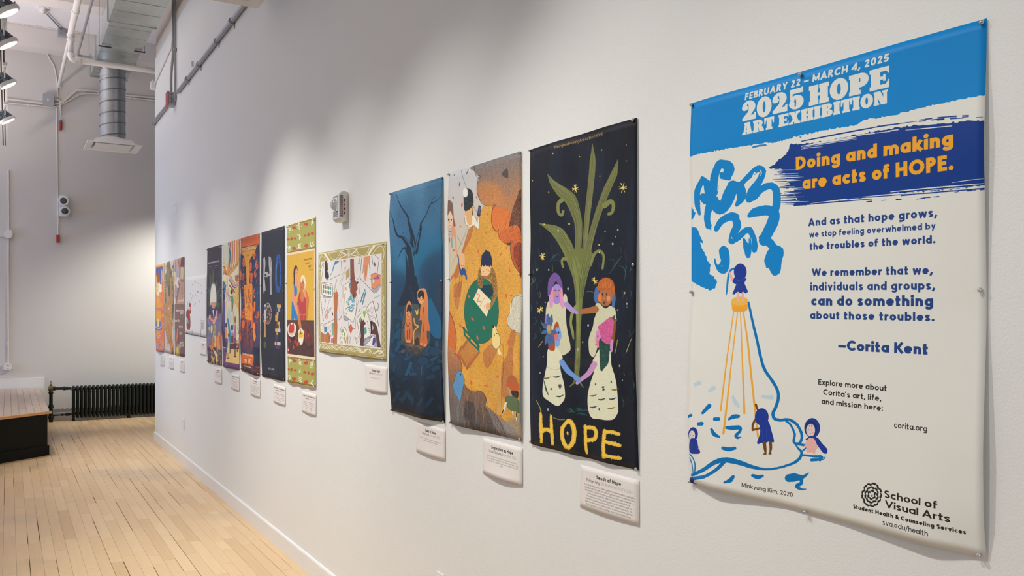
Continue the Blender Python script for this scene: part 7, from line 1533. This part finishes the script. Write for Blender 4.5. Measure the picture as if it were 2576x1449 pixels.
cc = (a + b) / 2; part(MB().box(cc.x - .018, YB - .1, cc.z - .018, cc.x + .014, YB - .095, cc.z + .02), 'sticker', M['white_metal'], gb); part(MB().box(cc.x - .006, YB - .102, cc.z - .006, cc.x + .004, YB - .099, cc.z + .004), 'knockout', M['dark'], gb)
hn = thing('red_capped_pipe', tuple(on_y(152, 328, yo)), 'white drop pipe with a red cap below the grey box', 'pipe')
part(MB().tube(bend([on_y(134.5, 251, yo), on_y(152, 252, yo), on_y(152, 304, yo)], .06), .0175, 12), 'pipe', M['white_pipe'], hn, smooth=True)
p0, p1 = on_y(152, 328, yo - .01), on_y(152, 304, yo - .01); L = p1.z - p0.z
part(MB().lathe([(.012, 0), (.024, .012), (.026, .03), (.026, L - .03), (.024, L - .008), (.018, L)], p0, (0, 0, 1), 16), 'red_cap', M['red'], hn, 'red cap', smooth=True)
part(MB().lathe([(.026, 0), (.026, .012)], p1, (0, 0, 1), 16), 'ring', M['grey_metal'], hn)
# vertical raceway seam with cracks
pipe('surface_raceway', [on_y(143, 272, YB - .006), on_y(146, 545, YB - .006)], .009, M['white_pipe'], 'thin vertical raceway between the conduits and the emergency light', 'conduit', .02)
pipe('old_drain_line', [on_y(x, y, YB - .01) for x, y in ((120, 137), (127, 152), (135, 163), (140, 182), (144, 205), (146, 245))], .011, M['white_pipe'], 'crooked thin painted line running down the end wall from the beam', 'pipe', .1)
# emergency light
ec = on_y(161, 517, YB)
el = thing('emergency_light', tuple(ec), 'white emergency light with two round lamp heads, one above the other', 'light')
a, b = on_y(147.5, 545, YB), on_y(172, 494, YB)
part(MB().box(a.x, YB - .07, a.z, b.x, YB, b.z), 'housing', M['white_metal'], el, bevel=.01)
for (hx, hy, dx) in ((160, 504.8, -.1), (163, 531, .05)):
    c = on_y(hx, hy, YB - .12); ax = Vector((dx, -1, -.18)).normalized()
    h = part(MB().lathe([(.03, -.07), (.06, -.05), (.082, -.01), (.084, .012), (.078, .02), (.058, .022)], c, ax, 28), 'lamp_head', M['white_metal'], el, smooth=True)
    part(MB().lathe([(.0575, .008), (.056, .021), (.03, .03), (.002, .034)], c, ax, 24), 'lens', M['lens'], h, smooth=True)
p0, p1 = on_y(145.8, 610, yo), on_y(145.8, 591, yo)
rs = thing('red_station', tuple(p0), 'small red box low on the end wall under the emergency light', 'alarm box')
part(MB().box(p0.x - .025, YB - .05, p0.z, p0.x + .025, YB, p1.z), 'body', M['red'], rs, bevel=.006)
part(MB().box(p0.x - .02, YB - .03, p1.z, p0.x + .02, YB, p1.z + .012), 'bracket', M['white_metal'], rs)
pipe('drop_conduit', [on_y(145.8, 590, YB - .012), on_y(147, 545, YB - .012)], .008, M['white_pipe'], 'thin conduit joining the emergency light and the red box', 'conduit', .02)
# raceway, blank box and outlet at the left
pipe('vertical_conduit', [on_y(21.5, 428, YB - .015), on_y(22, 580, YB - .015)], .011, M['white_pipe'], 'white vertical conduit above the blank box at the left edge', 'conduit', .02)
pipe('vertical_conduit', [on_y(21.5, 597, YB - .015), on_y(21, 915, YB - .015)], .011, M['white_pipe'], 'white vertical conduit from the blank box down to the outlet', 'conduit', .02, couplings=[(on_y(21, 862, YB - .015), on_y(21, 866, YB - .015), .017)])
pipe('side_conduit', [on_y(-60, 592, YB - .015), on_y(10, 595, YB - .015)], .011, M['white_pipe'], 'short white conduit entering the blank box from the left', 'conduit', .02)
for (x0, y0, x1, y1, nm, lb) in ((9.5, 598.5, 31.5, 578.8, 'blank_box', 'square white blank cover box on the left of the end wall'), (8.8, 931, 30.8, 913, 'outlet', 'white double socket low on the end wall above the stage')):
    a, b = on_y(x0, y0, YB), on_y(x1, y1, YB); t = thing(nm, ((a.x + b.x) / 2, YB, a.z), lb, 'electrical box')
    part(MB().box(a.x + .01, YB - .045, a.z + .01, b.x - .01, YB, b.z - .01), 'body', M['white_metal'], t, bevel=.008)
    c_ = .02; poly = [(a.x + c_, a.z), (b.x - c_, a.z), (b.x, a.z + c_), (b.x, b.z - c_), (b.x - c_, b.z), (a.x + c_, b.z), (a.x, b.z - c_), (a.x, a.z + c_)]
    mb = MB(); mb.add([(p, YB - .053, q_) for p, q_ in poly] + [(p, YB - .045, q_) for p, q_ in poly], [tuple(range(8)), tuple(range(8, 16))[::-1]] + [(i, (i + 1) % 8, (i + 1) % 8 + 8, i + 8) for i in range(8)])
    part(mb, 'cover_plate', M['white_metal'], t)
    for sx, sz in ((a.x + .012, a.z + .012), (b.x - .012, a.z + .012), (a.x + .012, b.z - .012), (b.x - .012, b.z - .012)):
        part(MB().lathe([(.006, 0), (.006, .006)], (sx, YB - .058, sz), (0, 1, 0), 8), 'screw', M['grey_metal'], t)
    if nm == 'outlet':
        for zz in (.3, .7):
            zc = a.z + (b.z - a.z) * zz; xc = (a.x + b.x) / 2
            s_ = part(MB().lathe([(.017, 0), (.017, .004)], (xc, YB - .057, zc), (0, 1, 0), 16), 'socket', M['white_metal'], t)
            for k in (-1, 1): part(MB().box(xc + k * .008 - .0022, YB - .059, zc - .006, xc + k * .008 + .0022, YB - .0565, zc + .006), 'slot', M['dark'], s_)

# ---------------------------------------------------------------- conduits and boxes on the poster wall
def wp(x, y, off): return on_x(x, y, WX - off)
def strap(t, p, r, axis):
    part(MB().tube([p - axis * .012, p + axis * .012], r * 1.25, 10), 'strap', M['grey_metal'], t, smooth=True)
    part(MB().box(WX - .006, p.y - .012, p.z - r * 2.6, WX, p.y + .012, p.z + r * 2.6), 'strap_foot', M['grey_metal'], t)
hc = [(384.5, 302), (398, 287), (424, 254)]
H_ = 1.8 * 1.512
zc0 = wp(488, 181, .03).z + .02
def run(name, x0, x1, off, r, label, dz=0):
    a, b = wp(x0, 200, off), wp(x1, 200, off)
    p = [Vector((WX - off, a.y, zc0 + dz)), Vector((WX - off, b.y, zc0 + dz))]
    t = thing(name, tuple(p[0]), label, 'conduit'); part(MB().tube(p, r, 12), 'tube', M['grey_metal'], t, smooth=True)
    return t, p
t, p = run('long_conduit', 446, 700, .026, .021, 'thick grey conduit running along the poster wall towards the near diffuser')
for x in (470, 500, 545, 583, 640): strap(t, Vector((WX - .026, wp(x, 200, .026).y, zc0)), .024, Vector((0, 1, 0)))
yj = wp(583, 100, .026).y; part(MB().tube([(WX - .026, yj - .02, zc0), (WX - .026, yj + .03, zc0)], .031, 12), 'coupling', M['grey_metal'], t, smooth=True)
yj = wp(472, 190, .026).y; part(MB().tube([(WX - .026, yj - .03, zc0), (WX - .026, yj + .03, zc0)], .031, 12), 'coupling', M['grey_metal'], t, smooth=True)
t, p = run('short_conduit', 402, 424, .03, .021, 'short grey conduit from the red box to the free corner of the poster wall')
yc = 13.0
t2 = thing('corner_elbow', (WX - .03, yc, zc0), 'grey pull elbow where the conduit turns round the free wall corner', 'conduit')
part(MB().tube(bend([(WX - .03, wp(404, 280, .03).y, zc0), (WX - .03, yc + .04, zc0), (WX + .12, yc + .04, zc0)], .05), .023, 12), 'elbow', M['grey_metal'], t2, smooth=True)
part(MB().tube([(WX - .03, yc - .12, zc0), (WX - .03, yc - .02, zc0)], .03, 12), 'coupling', M['grey_metal'], t2, smooth=True)
# red-fronted box
by = wp(440, 240, 0).y
bz0, bz1 = wp(436, 259, .05).z, wp(436, 225, .05).z
rb_ = thing('red_box', (WX, by, bz0), 'grey junction box with a red front plate on the poster wall', 'electrical box')
part(MB().box(WX - .085, by - .07, bz0, WX, by + .07, bz1), 'body', M['box_metal'], rb_, bevel=.005)
part(MB().box(WX - .097, by - .085, bz0 - .01, WX - .085, by + .085, bz1 + .01), 'front_plate', M['red'], rb_, 'red front plate', bevel=.003)
for zz in (.25, .45, .65, .8): part(MB().lathe([(.006, 0), (.006, .004)], (WX - .05, by - .072, bz0 + (bz1 - bz0) * zz), (0, -1, 0), 8), 'knockout', M['dark'], rb_)
part(MB().tube([(WX - .03, by - .07, zc0), (WX - .03, by - .13, zc0)], .028, 12), 'connector', M['grey_metal'], rb_, smooth=True)
# vertical conduits above it
pipe('vertical_grey_conduit', [(WX - .045, by, bz1), (WX - .045, by, bz1 + .25), (WX - .022, by - .02, bz1 + .5), (WX - .022, by - .02, 5.86)], .0165, M['grey_metal'], 'grey vertical conduit rising from the red box, left of the pair', 'conduit', .1, couplings=[((WX - .022, by - .02, 5.08), (WX - .022, by - .02, 5.18), .023)])
pipe('vertical_grey_conduit', [(WX - .02, by - .13, bz1 - .12), (WX - .02, by - .13, 5.86)], .013, M['grey_metal'], 'grey vertical conduit beside the red box, right of the pair', 'conduit', .03, couplings=[((WX - .02, by - .13, 5.05), (WX - .02, by - .13, 5.09), .02)])
yA = by + .13
zA, zB = wp(431, 134, .02).z, wp(395, 200, .02).z
pipe('painted_wall_conduit', [(WX - .018, yA - .05, 5.86), (WX - .018, yA - .05, zA + .1), (WX - .018, 12.9, zB)], .011, M['white_pipe'], 'thin white conduit bending down to the free corner of the poster wall', 'conduit', .14)
cbx = thing('corner_box', (WX - .04, 12.98, zB - .06), 'small white box on the free corner of the poster wall', 'electrical box')
part(MB().box(WX - .065, 12.9, zB - .075, WX, 13.0, zB + .03), 'body', M['white_metal'], cbx, bevel=.006)
part(MB().tube([(WX - .03, 12.95, zB + .02), (WX - .03, 12.95, zB + .06)], .014, 10), 'connector', M['white_metal'], cbx)
hk = wp(489, 166, .0)
tag(MB().bbox((WX - .02, hk.y, hk.z + .02), (.012, 0, 0), (0, .003, 0), (0, 0, .03)).build('wall_bracket', M['white_pipe']), 'tiny metal bracket above the sloping conduit', 'bracket')

# plates on the wall
a, b = on_x(458.2, 1080), on_x(462.6, 1053)
y0 = min(a.y, b.y)
wpz = thing('wall_plate', (WX, (a.y + b.y) / 2, a.z), 'blank white wall plate low on the poster wall near the far corner', 'wall plate')
part(MB().box(WX - .006, b.y - .035, a.z, WX, b.y + .05, b.z + .005), 'plate', M['wall'], wpz, bevel=.002)
for zz in (.25, .75): part(MB().lathe([(.004, 0), (.004, .002)], (WX - .006, b.y + .005, a.z + (b.z - a.z) * zz), (-1, 0, 0), 8), 'screw', M['grey_metal'], wpz)
a, b = on_x(437.5, 540), on_x(443.5, 508)
wp2 = thing('wall_plate', (WX, (a.y + b.y) / 2, a.z), 'narrow painted-over plate high on the poster wall near the far corner', 'wall plate')
part(MB().box(WX - .005, b.y, a.z, WX, a.y, b.z), 'plate', M['wall'], wp2, bevel=.0015)
part(MB().lathe([(.006, 0), (.006, .003)], (WX - .005, (a.y + b.y) / 2, b.z - .03), (-1, 0, 0), 8), 'screw', M['grey_metal'], wp2)
a, b = on_x(1100, 1436), on_x(1119, 1446.5)
op = thing('floor_outlet_plate', (WX, (a.y + b.y) / 2, a.z - .115), 'white outlet plate cut by the bottom edge of the view', 'wall plate')
part(MB().box(WX - .007, b.y, a.z - .115, WX, a.y, (a.z + b.z) / 2), 'plate', M['trim'], op, bevel=.0025)
for zz in (.03, .08): part(MB().box(WX - .009, (a.y + b.y) / 2 - .014, a.z - zz - .014, WX - .006, (a.y + b.y) / 2 + .014, a.z - zz + .014), 'socket', M['trim'], op)

# ---------------------------------------------------------------- fire alarm horn and strobe
ya = on_x(877, 520).y
zt_, zb_ = on_x(877, 481).z, on_x(877, 558).z
W_, D_ = .118, .062
fa = thing('fire_alarm', (WX, ya + W_ / 2, zb_), 'white fire alarm horn with a clear strobe, above the framed art sheet', 'fire alarm')
prof = [(zb_ + .006, 0), (zb_, .02), (zb_ + .004, .045), (zb_ + .022, D_), (zt_ - .022, D_), (zt_ - .004, .045), (zt_, .02), (zt_ - .006, 0)]
mb = MB(); k = len(prof)
mb.add([(WX - d, ya + (.006 if d < .03 else .0), z) for z, d in prof] + [(WX - d, ya + W_, z) for z, d in prof], [(i, (i + 1) % k, (i + 1) % k + k, i + k) for i in range(k)] + [tuple(range(k))[::-1], tuple(range(k, 2 * k))])
part(mb, 'housing', M['beige'], fa, bevel=.003, smooth=True)
hh = zt_ - zb_
lv = []
for i in range(21):
    z = zb_ + .03 + i * (hh - .055) / 21
    part(MB().box(WX - D_ + .006, ya - .0008, z, WX - D_ + .026, ya + .001, z + .0028), 'louvre', M['dark'], fa)
for i in range(21):
    z = zb_ + .03 + i * (hh - .055) / 21
    if .3 < i / 21 < .66: continue
    part(MB().box(WX - D_ - .0008, ya + .015, z, WX - D_ + .001, ya + W_ - .015, z + .0028), 'louvre', M['dark'], fa)
zc_ = zb_ + hh * .57
mb = MB(); ns, nr = 16, 8
vs = []; 
for j in range(nr + 1):
    ph = j / nr * math.pi / 2
    for i in range(24):
        th = i / 24 * 6.28318; vs.append((WX - D_ - .028 * math.sin(ph) - .004, ya + W_ / 2 + .036 * math.cos(ph) * math.cos(th), zc_ + .036 * math.cos(ph) * math.sin(th)))
mb.add(vs, [(j * 24 + i, j * 24 + (i + 1) % 24, (j + 1) * 24 + (i + 1) % 24, (j + 1) * 24 + i) for j in range(nr) for i in range(24)] + [tuple(range(24))])
part(mb, 'strobe_lens', M['strobe'], fa, 'clear strobe lens', smooth=True)
part(MB().box(WX - D_ - .005, ya + W_ / 2 - .042, zc_ - .042, WX - D_, ya + W_ / 2 + .042, zc_ + .042), 'strobe_base', M['white_metal'], fa, bevel=.002)
part(MB().tube([(WX - D_ - .015, ya + W_ / 2, zc_ - .02), (WX - D_ - .015, ya + W_ / 2, zc_ + .02)], .004, 8), 'flash_tube', M['white_metal'], fa)
def solid_text(st, fn, cap, wt, mname, parent, name='lettering'):
    mb = MB(); 
    for (g, ox, oy) in st:
        adv, strokes = glyph(g, wt)
        for q_ in strokes:
            if isinstance(q_, tuple): continue
            for rg_ in ribbon(q_, wt, False):
                n_ = len(rg_); mb.add([fn(ox + a * cap * .9, oy + b * cap, 0) for a, b in rg_] + [fn(ox + a * cap * .9, oy + b * cap, .0007) for a, b in rg_], [tuple(range(n_))[::-1], tuple(range(n_, 2 * n_))] + [(i, (i + 1) % n_, (i + 1) % n_ + n_, i + n_) for i in range(n_)])
    return part(mb, name, M[mname], parent, 'red letters FIRE')
cap = .018
solid_text([(g, 0, -i * .0255) for i, g in enumerate('FIRE')], lambda a, b, c: (WX - .029 + a, ya - .0004 - c, zb_ + hh * .64 + b), cap, .3, 'letter_red', fa)

# ---------------------------------------------------------------- lighting track and lamps
tk = thing('lighting_track', (LX, 6, EYE + 2.7), 'long white lighting track running away at the left edge', 'track')
TY1 = 15.85; ZT = EYE + 2.68
tr = MB(); tr.box(LX - .045, -1.5, ZT + .02, LX + .045, TY1, ZT + .045); tr.box(LX - .045, -1.5, ZT, LX - .02, TY1, ZT + .02); tr.box(LX + .02, -1.5, ZT, LX + .045, TY1, ZT + .02); tr.box(LX - .007, -1.5, ZT, LX + .007, TY1, ZT + .02)
part(tr, 'channel', M['white_metal'], tk)
part(MB().box(LX - .02, -1.5, ZT + .016, LX - .005, TY1 - .01, ZT + .0199), 'conductor_slot', M['dark'], tk); part(MB().box(LX + .005, -1.5, ZT + .016, LX + .02, TY1 - .01, ZT + .0199), 'conductor_slot', M['dark'], tk)
for yy in (2.5, 5.5, 8.5, 11.5, 14.5): part(MB().tube([(LX, yy, ZT + .04), (LX, yy, Z1)], .006, 6), 'hanger_rod', M['grey_metal'], tk)
def make_lamp():
    r = bpy.data.objects.new('track_lamp', None); COL.objects.link(r); r.location = (0, 0, 0); ORG[r.name] = Vector((0, 0, 0))
    ax = Vector((.52, 0, -.854)).normalized(); sd = Vector((0, 1, 0)); up = -ax
    c = Vector((.0, 0, -.18))
    part(MB().box(-.017, -.06, -.035, .017, .06, .0), 'adapter', M['white_metal'], r, bevel=.003)
    part(MB().tube([(0, 0, -.03), (0, 0, -.075)], .011, 10), 'stem', M['white_metal'], r, smooth=True)
    part(MB().tube(bend([c + Vector((0, -.075, .01)), (0, -.075, -.085), (0, .075, -.085), c + Vector((0, .075, .01))], .03), .007, 8), 'yoke', M['white_metal'], r, smooth=True)
    part(MB().lathe([(.022, -.085), (.03, -.08), (.042, -.03), (.066, .03), (.07, .036)], c, ax, 24), 'body', M['fin'], r, smooth=True)
    fm = MB()
    for k in range(22):
        a = 6.28318 * k / 22; e = sd * math.cos(a) + ax.cross(sd) * math.sin(a); q_ = ax.cross(e).normalized() * .0016
        P = [c + e * .03 - ax * .07, c + e * .05 - ax * .065, c + e * .088 + ax * .03, c + e * .062 + ax * .03]
        fm.add([p + q_ for p in P] + [p - q_ for p in P], [(0, 1, 2, 3), (7, 6, 5, 4), (0, 4, 5, 1), (1, 5, 6, 2), (2, 6, 7, 3), (3, 7, 4, 0)])
    part(fm, 'cooling_fins', M['fin'], r)
    part(MB().lathe([(.085, .026), (.098, .03), (.101, .045), (.096, .062), (.082, .066), (.082, .05)], c, ax, 32), 'rim', M['white_metal'], r, smooth=True)
    part(MB().lathe([(.08, .05), (.08, .0635), (.05, .068), (.002, .069)], c, ax, 32), 'lamp_glass', M['lamp_face'], r, 'glowing lamp face', smooth=True)
    return r
lamp0 = make_lamp()
LL = {0: 'fully visible track lamp farthest along the track', 1: 'second track lamp from the far end', 2: 'third track lamp from the far end', 3: 'track lamp at the top left corner, cut by the top edge'}
for k, ly in enumerate(LAMPS):
    if k > 3 and k > 4: break
    if k == 0: o = lamp0
    elif k <= 4:
        o = lamp0.copy(); COL.objects.link(o)
        for ch in list(lamp0.children):
            c = ch.copy(); COL.objects.link(c); c.parent = o
    o.location = (LX + .02, ly, ZT)
    tag(o, LL.get(k, 'track lamp just above the top left corner, out of view'), 'spotlight', 'lamps on the lighting track')

# ---------------------------------------------------------------- paper sheets
def srgb2lin(a): return np.where(a <= .04045, a / 12.92, ((a + .055) / 1.055) ** 2.4)
def lin2srgb(a): return np.where(a <= .0031308, a * 12.92, 1.055 * np.maximum(a, 1e-9) ** (1 / 2.4) - .055)
def sheet_material(name, cv, gain, rough=.5):
    H_, W_ = cv.buf.shape[:2]
    im = bpy.data.images.new(name, W_, H_, alpha=False)
    rgba = np.ones((H_, W_, 4), np.float32)
    rgba[..., :3] = lin2srgb(np.clip(srgb2lin(np.clip(cv.buf, 0, 1)) * gain, 0, .9))
    im.pixels.foreach_set(rgba[::-1].ravel()); im.update(); im.pack()
    m, nt, b = new_mat(name)
    t = nt.nodes.new('ShaderNodeTexImage'); t.image = im; t.extension = 'EXTEND'
    nt.links.new(t.outputs['Color'], b.inputs['Base Color']); b.inputs['Roughness'].default_value = rough; b.inputs['Specular IOR Level'].default_value = .22
    return m
M['paper_back'] = mat('paper_back', (.8, .79, .77), .7)
def sheet(name, quad, m, nx, ny, lift, base=.003, thick=.0006):
    C_ = [on_x(x, y, WX - base) for x, y in quad]
    def W3(u, v):
        top = C_[0] * (1 - u) + C_[1] * u; bot = C_[3] * (1 - u) + C_[2] * u
        p = top * (1 - v) + bot * v
        return Vector((WX - base - lift(u, v), p.y, p.z))
    vs, uv = [], []
    for j in range(ny + 1):
        for i in range(nx + 1):
            u, v = i / nx, j / ny; vs.append(W3(u, v)); uv.append((u, 1 - v))
    n1 = len(vs)
    vs2 = [p + Vector((thick, 0, 0)) for p in vs]
    fs = [(j * (nx + 1) + i, (j + 1) * (nx + 1) + i, (j + 1) * (nx + 1) + i + 1, j * (nx + 1) + i + 1) for j in range(ny) for i in range(nx)]
    back = [tuple(q + n1 for q in f[::-1]) for f in fs]
    per = [i for i in range(nx + 1)] + [j * (nx + 1) + nx for j in range(1, ny + 1)] + [ny * (nx + 1) + i for i in range(nx - 1, -1, -1)] + [j * (nx + 1) for j in range(ny - 1, 0, -1)]
    side = [(per[k], per[(k + 1) % len(per)], per[(k + 1) % len(per)] + n1, per[k] + n1) for k in range(len(per))]
    me = bpy.data.meshes.new(name); o0 = (C_[0] + C_[1] + C_[2] + C_[3]) / 4; o0.z = min(c.z for c in C_)
    me.from_pydata([p - o0 for p in vs + vs2], [], fs + side + back); me.materials.append(m); me.materials.append(M['paper_back'])
    ul = me.uv_layers.new(name='UVMap'); idx = np.empty(len(me.loops), int); me.loops.foreach_get('vertex_index', idx)
    UV = np.array(uv + uv, np.float32); ul.data.foreach_set('uv', UV[idx].ravel())
    mi = [0] * len(fs) + [1] * (len(side) + len(back)); me.polygons.foreach_set('material_index', mi); me.polygons.foreach_set('use_smooth', [True] * len(fs) + [False] * len(side) + [True] * len(back))
    o = bpy.data.objects.new(name, me); COL.objects.link(o); o.location = o0
    return o, W3
def lifter(left=(), right=(), top=(), bot=(), body=.0015, seed=0):
    def f(tab, t): return float(np.interp(t, [a for a, _ in tab], [b for _, b in tab])) if tab else 0.
    def sm(tab):                                      # smooth the table
        if not tab: return None
        t = np.linspace(0, 1, 61); y = np.interp(t, [a for a, _ in tab], [b for _, b in tab]); kk = np.array([1, 3, 5, 3, 1]) / 13
        y2 = np.convolve(np.pad(y, 2, mode='edge'), kk, 'valid'); return t, y2
    T = [sm(q) for q in (left, right, top, bot)]
    g = lambda q, t: 0. if q is None else float(np.interp(t, q[0], q[1]))
    def lift(u, v):
        return (g(T[0], v) * (1 - u) ** 3 + g(T[1], v) * u ** 5 + g(T[2], u) * (1 - v) ** 12 + g(T[3], u) * v ** 6
                + body * (.5 + .5 * math.sin(3 * u + seed) * math.sin(5 * v + seed * 1.7)))
    return lift
POSTERS = [
 ('p1', 1.08, lifter(left=[(0, 0), (.13, .007), (.26, .0), (.5, 0), (.68, .010), (.85, .013), (1, .001)], right=[(0, 0), (.1, .003), (.22, .012), (.4, .004), (.55, .0), (.8, .014), (.93, .012), (1, 0)], top=[(0, 0), (.1, .004), (.38, 0), (.8, .004), (.9, .002), (1, 0)], bot=[(0, 0), (.12, .018), (.3, .006), (.4, 0), (.6, .004), (.75, .012), (.86, .018), (.96, .003), (1, 0)], seed=1), (44, 54),
  'large white poster with a blue band, navy brush stroke and exhibition text, nearest the camera', 'the large exhibition poster'),
 ('p2', 1.12, lifter(left=[(0, 0), (.15, .003), (.3, 0), (.5, .006), (.9, .003), (1, 0)], right=[(0, 0), (.3, .003), (.7, .012), (1, 0)], top=[(0, 0), (.3, .006), (.5, 0), (.75, .006), (1, 0)], bot=[(0, 0), (.1, .008), (.25, .003), (.45, .009), (.6, .002), (.75, .010), (.9, .001), (1, 0)], seed=2), (30, 46),
  'dark poster with a tall green plant, four children and yellow HOPE lettering', 'the dark plant poster'),
 ('p3', 1.12, lifter(left=[(0, 0), (.17, .010), (.45, 0), (.72, .014), (.88, .008), (1, 0)], right=[(0, 0), (.25, .003), (.5, .0), (.7, .010), (.9, .014), (1, 0)], top=[(0, 0), (.5, .003), (.8, .006), (1, 0)], bot=[(0, 0), (.15, .02), (.35, .012), (.7, .003), (1, 0)], seed=3), (26, 44),
  'orange autumn poster with a round green table and a boy drawing', 'the orange autumn poster'),
 ('p4', 1.15, lifter(left=[(0, 0), (.12, .012), (.4, 0), (.65, .008), (.82, .018), (1, 0)], right=[(0, 0), (.2, .008), (.35, 0), (.75, .014), (1, 0)], top=[(0, .002), (1, 0)], bot=[(0, 0), (.35, .008), (.68, .026), (.85, .008), (1, 0)], seed=4), (24, 44),
  'blue night poster with a bare tree and two hooded children by a glow', 'the blue night poster'),
 ('p5', 1.1, lifter(left=[(0, 0), (.6, .008), (1, 0)], right=[(0, 0), (.6, .003), (1, 0)], top=[(0, 0), (1, 0)], bot=[(0, 0), (.25, .014), (.45, 0), (.7, .014), (.9, .002), (1, 0)], seed=5), (30, 30),
  'wide sheet of hands making collages inside a printed gold frame', 'the gold-framed sheet'),
 ('p6', 1.1, lifter(left=[(0, 0), (.4, .008), (1, 0)], right=[(0, 0), (.5, .004), (1, 0)], top=[(0, 0), (.3, .004), (1, 0)], bot=[(0, 0), (.2, .012), (.35, .002), (.55, .010), (.7, .002), (.82, .010), (1, 0)], seed=6), (22, 44),
  'poster of two women cooking on yellow between green strawberry borders', 'the yellow cooking poster'),
 ('p7', 1.15, lifter(left=[(0, 0), (.7, .012), (1, 0)], right=[(0, 0), (.6, .006), (1, 0)], bot=[(0, 0), (.25, .008), (.4, .002), (.7, .012), (1, 0)], seed=7), (20, 40),
  'black poster with letters H O P E made of objects', 'the black object-letter poster'),
 ('p8', 1.1, lifter(left=[(0, 0), (.3, .008), (.5, 0), (.75, .012), (1, 0)], right=[(0, 0), (.6, .006), (1, 0)], bot=[(0, 0), (.5, .014), (.84, .026), (1, 0)], seed=8), (20, 40),
  'orange and dark blue poster of people holding a yellow panel', 'the orange and blue crowd poster'),
 ('p9', 1.1, lifter(left=[(0, 0), (.3, .004), (.7, .012), (1, 0)], right=[(0, 0), (.6, .004), (1, 0)], bot=[(0, 0), (.42, .030), (.6, .016), (1, 0)], seed=9), (20, 40),
  'poster of swirling orange ribbons above people with a purple foot', 'the swirling ribbon poster'),
 ('p10', 1.1, lifter(left=[(0, 0), (.45, .006), (.8, .010), (1, 0)], bot=[(0, 0), (.2, .010), (.35, .002), (.5, .010), (.7, .002), (.85, .006), (1, 0)], seed=10), (18, 36),
  'grey poster of a figure with a tall white head above carrots and leaves', 'the white-headed figure poster'),
 ('p11', 1.12, lifter(bot=[(0, 0), (.5, .004), (1, 0)], seed=11), (14, 14), 'pale sheet with a small red can and falling marks above a dark ground line', 'the pale red-can sheet'),
 ('p12', 1.12, lifter(bot=[(0, 0), (.3, .008), (.5, .002), (.7, .008), (1, 0)], seed=12), (14, 26), 'brown poster with handwritten white words, third from the far corner', 'the brown handwritten poster'),
 ('p13', 1.12, lifter(bot=[(0, 0), (.3, .006), (.5, .002), (.7, .006), (1, 0)], seed=13), (14, 26), 'pale poster with a brown and olive painted wing shape, second from the far corner', 'the wing poster'),
 ('p14', 1.12, lifter(left=[(0, 0), (.8, .008), (1, 0)], bot=[(0, 0), (.5, .03), (1, 0)], seed=14), (14, 26), 'orange and violet poster at the free corner of the wall', 'the corner poster'),
]
NM = ('upper left', 'upper right', 'left side', 'right side', 'lower left', 'lower right')
PINS_PX = {'p1': list(zip([(1743.4, 264.4), (2473.4, 57.1), (1742, 733.8), (2471.1, 728.8), (1739.8, 1210.3), (2467.9, 1395.2)], NM)) + [((2018, 188.3), 'top middle'), ((2031, 1287.9), 'bottom middle')],
 'p2': list(zip([(1335.7, 378.6), (1595.8, 302.6), (1337.4, 690.2), (1599.4, 665.4), (1338.3, 1110.7), (1603.2, 1178.8)], NM)),
 'p3': list(zip([(1131, 438.5), (1309.3, 383.6), (1131.8, 704.9), (1309.8, 692.6), (1135.1, 1062.8), (1311, 1104.1)], NM)),
 'p4': list(zip([(984, 487.5), (1112.9, 447.4), (984.9, 708.3), (1114.6, 703.7), (986.9, 1031.2), (1118.1, 1060.1)], NM))}
DEF = [(.012, .012, 'upper left'), (.965, .022, 'upper right'), (.012, .37, 'left side'), (.975, .42, 'right side'), (.02, .985, 'lower left'), (.97, .985, 'lower right')]
for (key, gain, lf, (nx, ny), label, short) in POSTERS:
    cv = globals()['art_' + key]()
    m = sheet_material('print_' + key, cv, gain)
    o, W3 = sheet('poster', QUADS[key], m, nx, ny, lf)
    tag(o, label, 'poster', 'posters pinned along the white wall')
    if key in ('p11', 'p12', 'p13', 'p14'): continue
    pl = DEF
    if key in PINS_PX:
        cv.f = (0, 0, 1); cv.warp = None
        pl = [(*(cv.T([q_])[0] / [cv.W, cv.H]), nm) for q_, nm in PINS_PX[key]]
    if key == 'p5': pl = [(.965, .02, 'upper right'), (.45, .02, 'top middle'), (.45, .985, 'bottom middle'), (.97, .985, 'lower right')]
    for u, v, where in pl:
        p = W3(u, v); x0 = p.x
        mb = MB().lathe([(.0008, .006), (.0008, 0), (.0035, -.001), (.0052, -.004), (.0055, -.0065), (.0042, -.009), (.002, -.0105), (.0003, -.011)][::-1], (x0, p.y, p.z), (1, 0, 0), 12)
        tag(mb.build('push_pin', M['pin'], None, smooth=True), 'small steel pin at the %s of %s' % (where, short), 'pin', 'steel pins holding the posters')
card_of = {'c2': 'the dark plant poster, headed Seeds of Hope', 'c3': 'the orange autumn poster', 'c4': 'the blue night poster', 'c5': 'the gold-framed sheet', 'c6': 'the yellow cooking poster', 'c7': 'the black object-letter poster',
           'c8': 'the orange and blue crowd poster', 'c9': 'the swirling ribbon poster', 'c10': 'the white-headed figure poster', 'c11': 'the pale red-can sheet', 'c12': 'the brown handwritten poster', 'c13': 'the wing poster', 'c14': 'the corner poster'}
for i in range(len(CARDS)):
    key, q = CARDS[i][0], CARDS[i][1]
    m = sheet_material('print_' + key, art_card(i), 1.12, .55)
    A = (.004, .012, .006, .006)[i] if i < 4 else .006
    o, _ = sheet('caption_card', q, m, 10, 8, (lambda A: lambda u, v: A * math.sin(math.pi * u) * v ** 3 + .0015 * v)(A), base=.002, thick=.0005)
    tag(o, 'small white caption card below ' + card_of[key], 'card', 'caption cards below the posters')
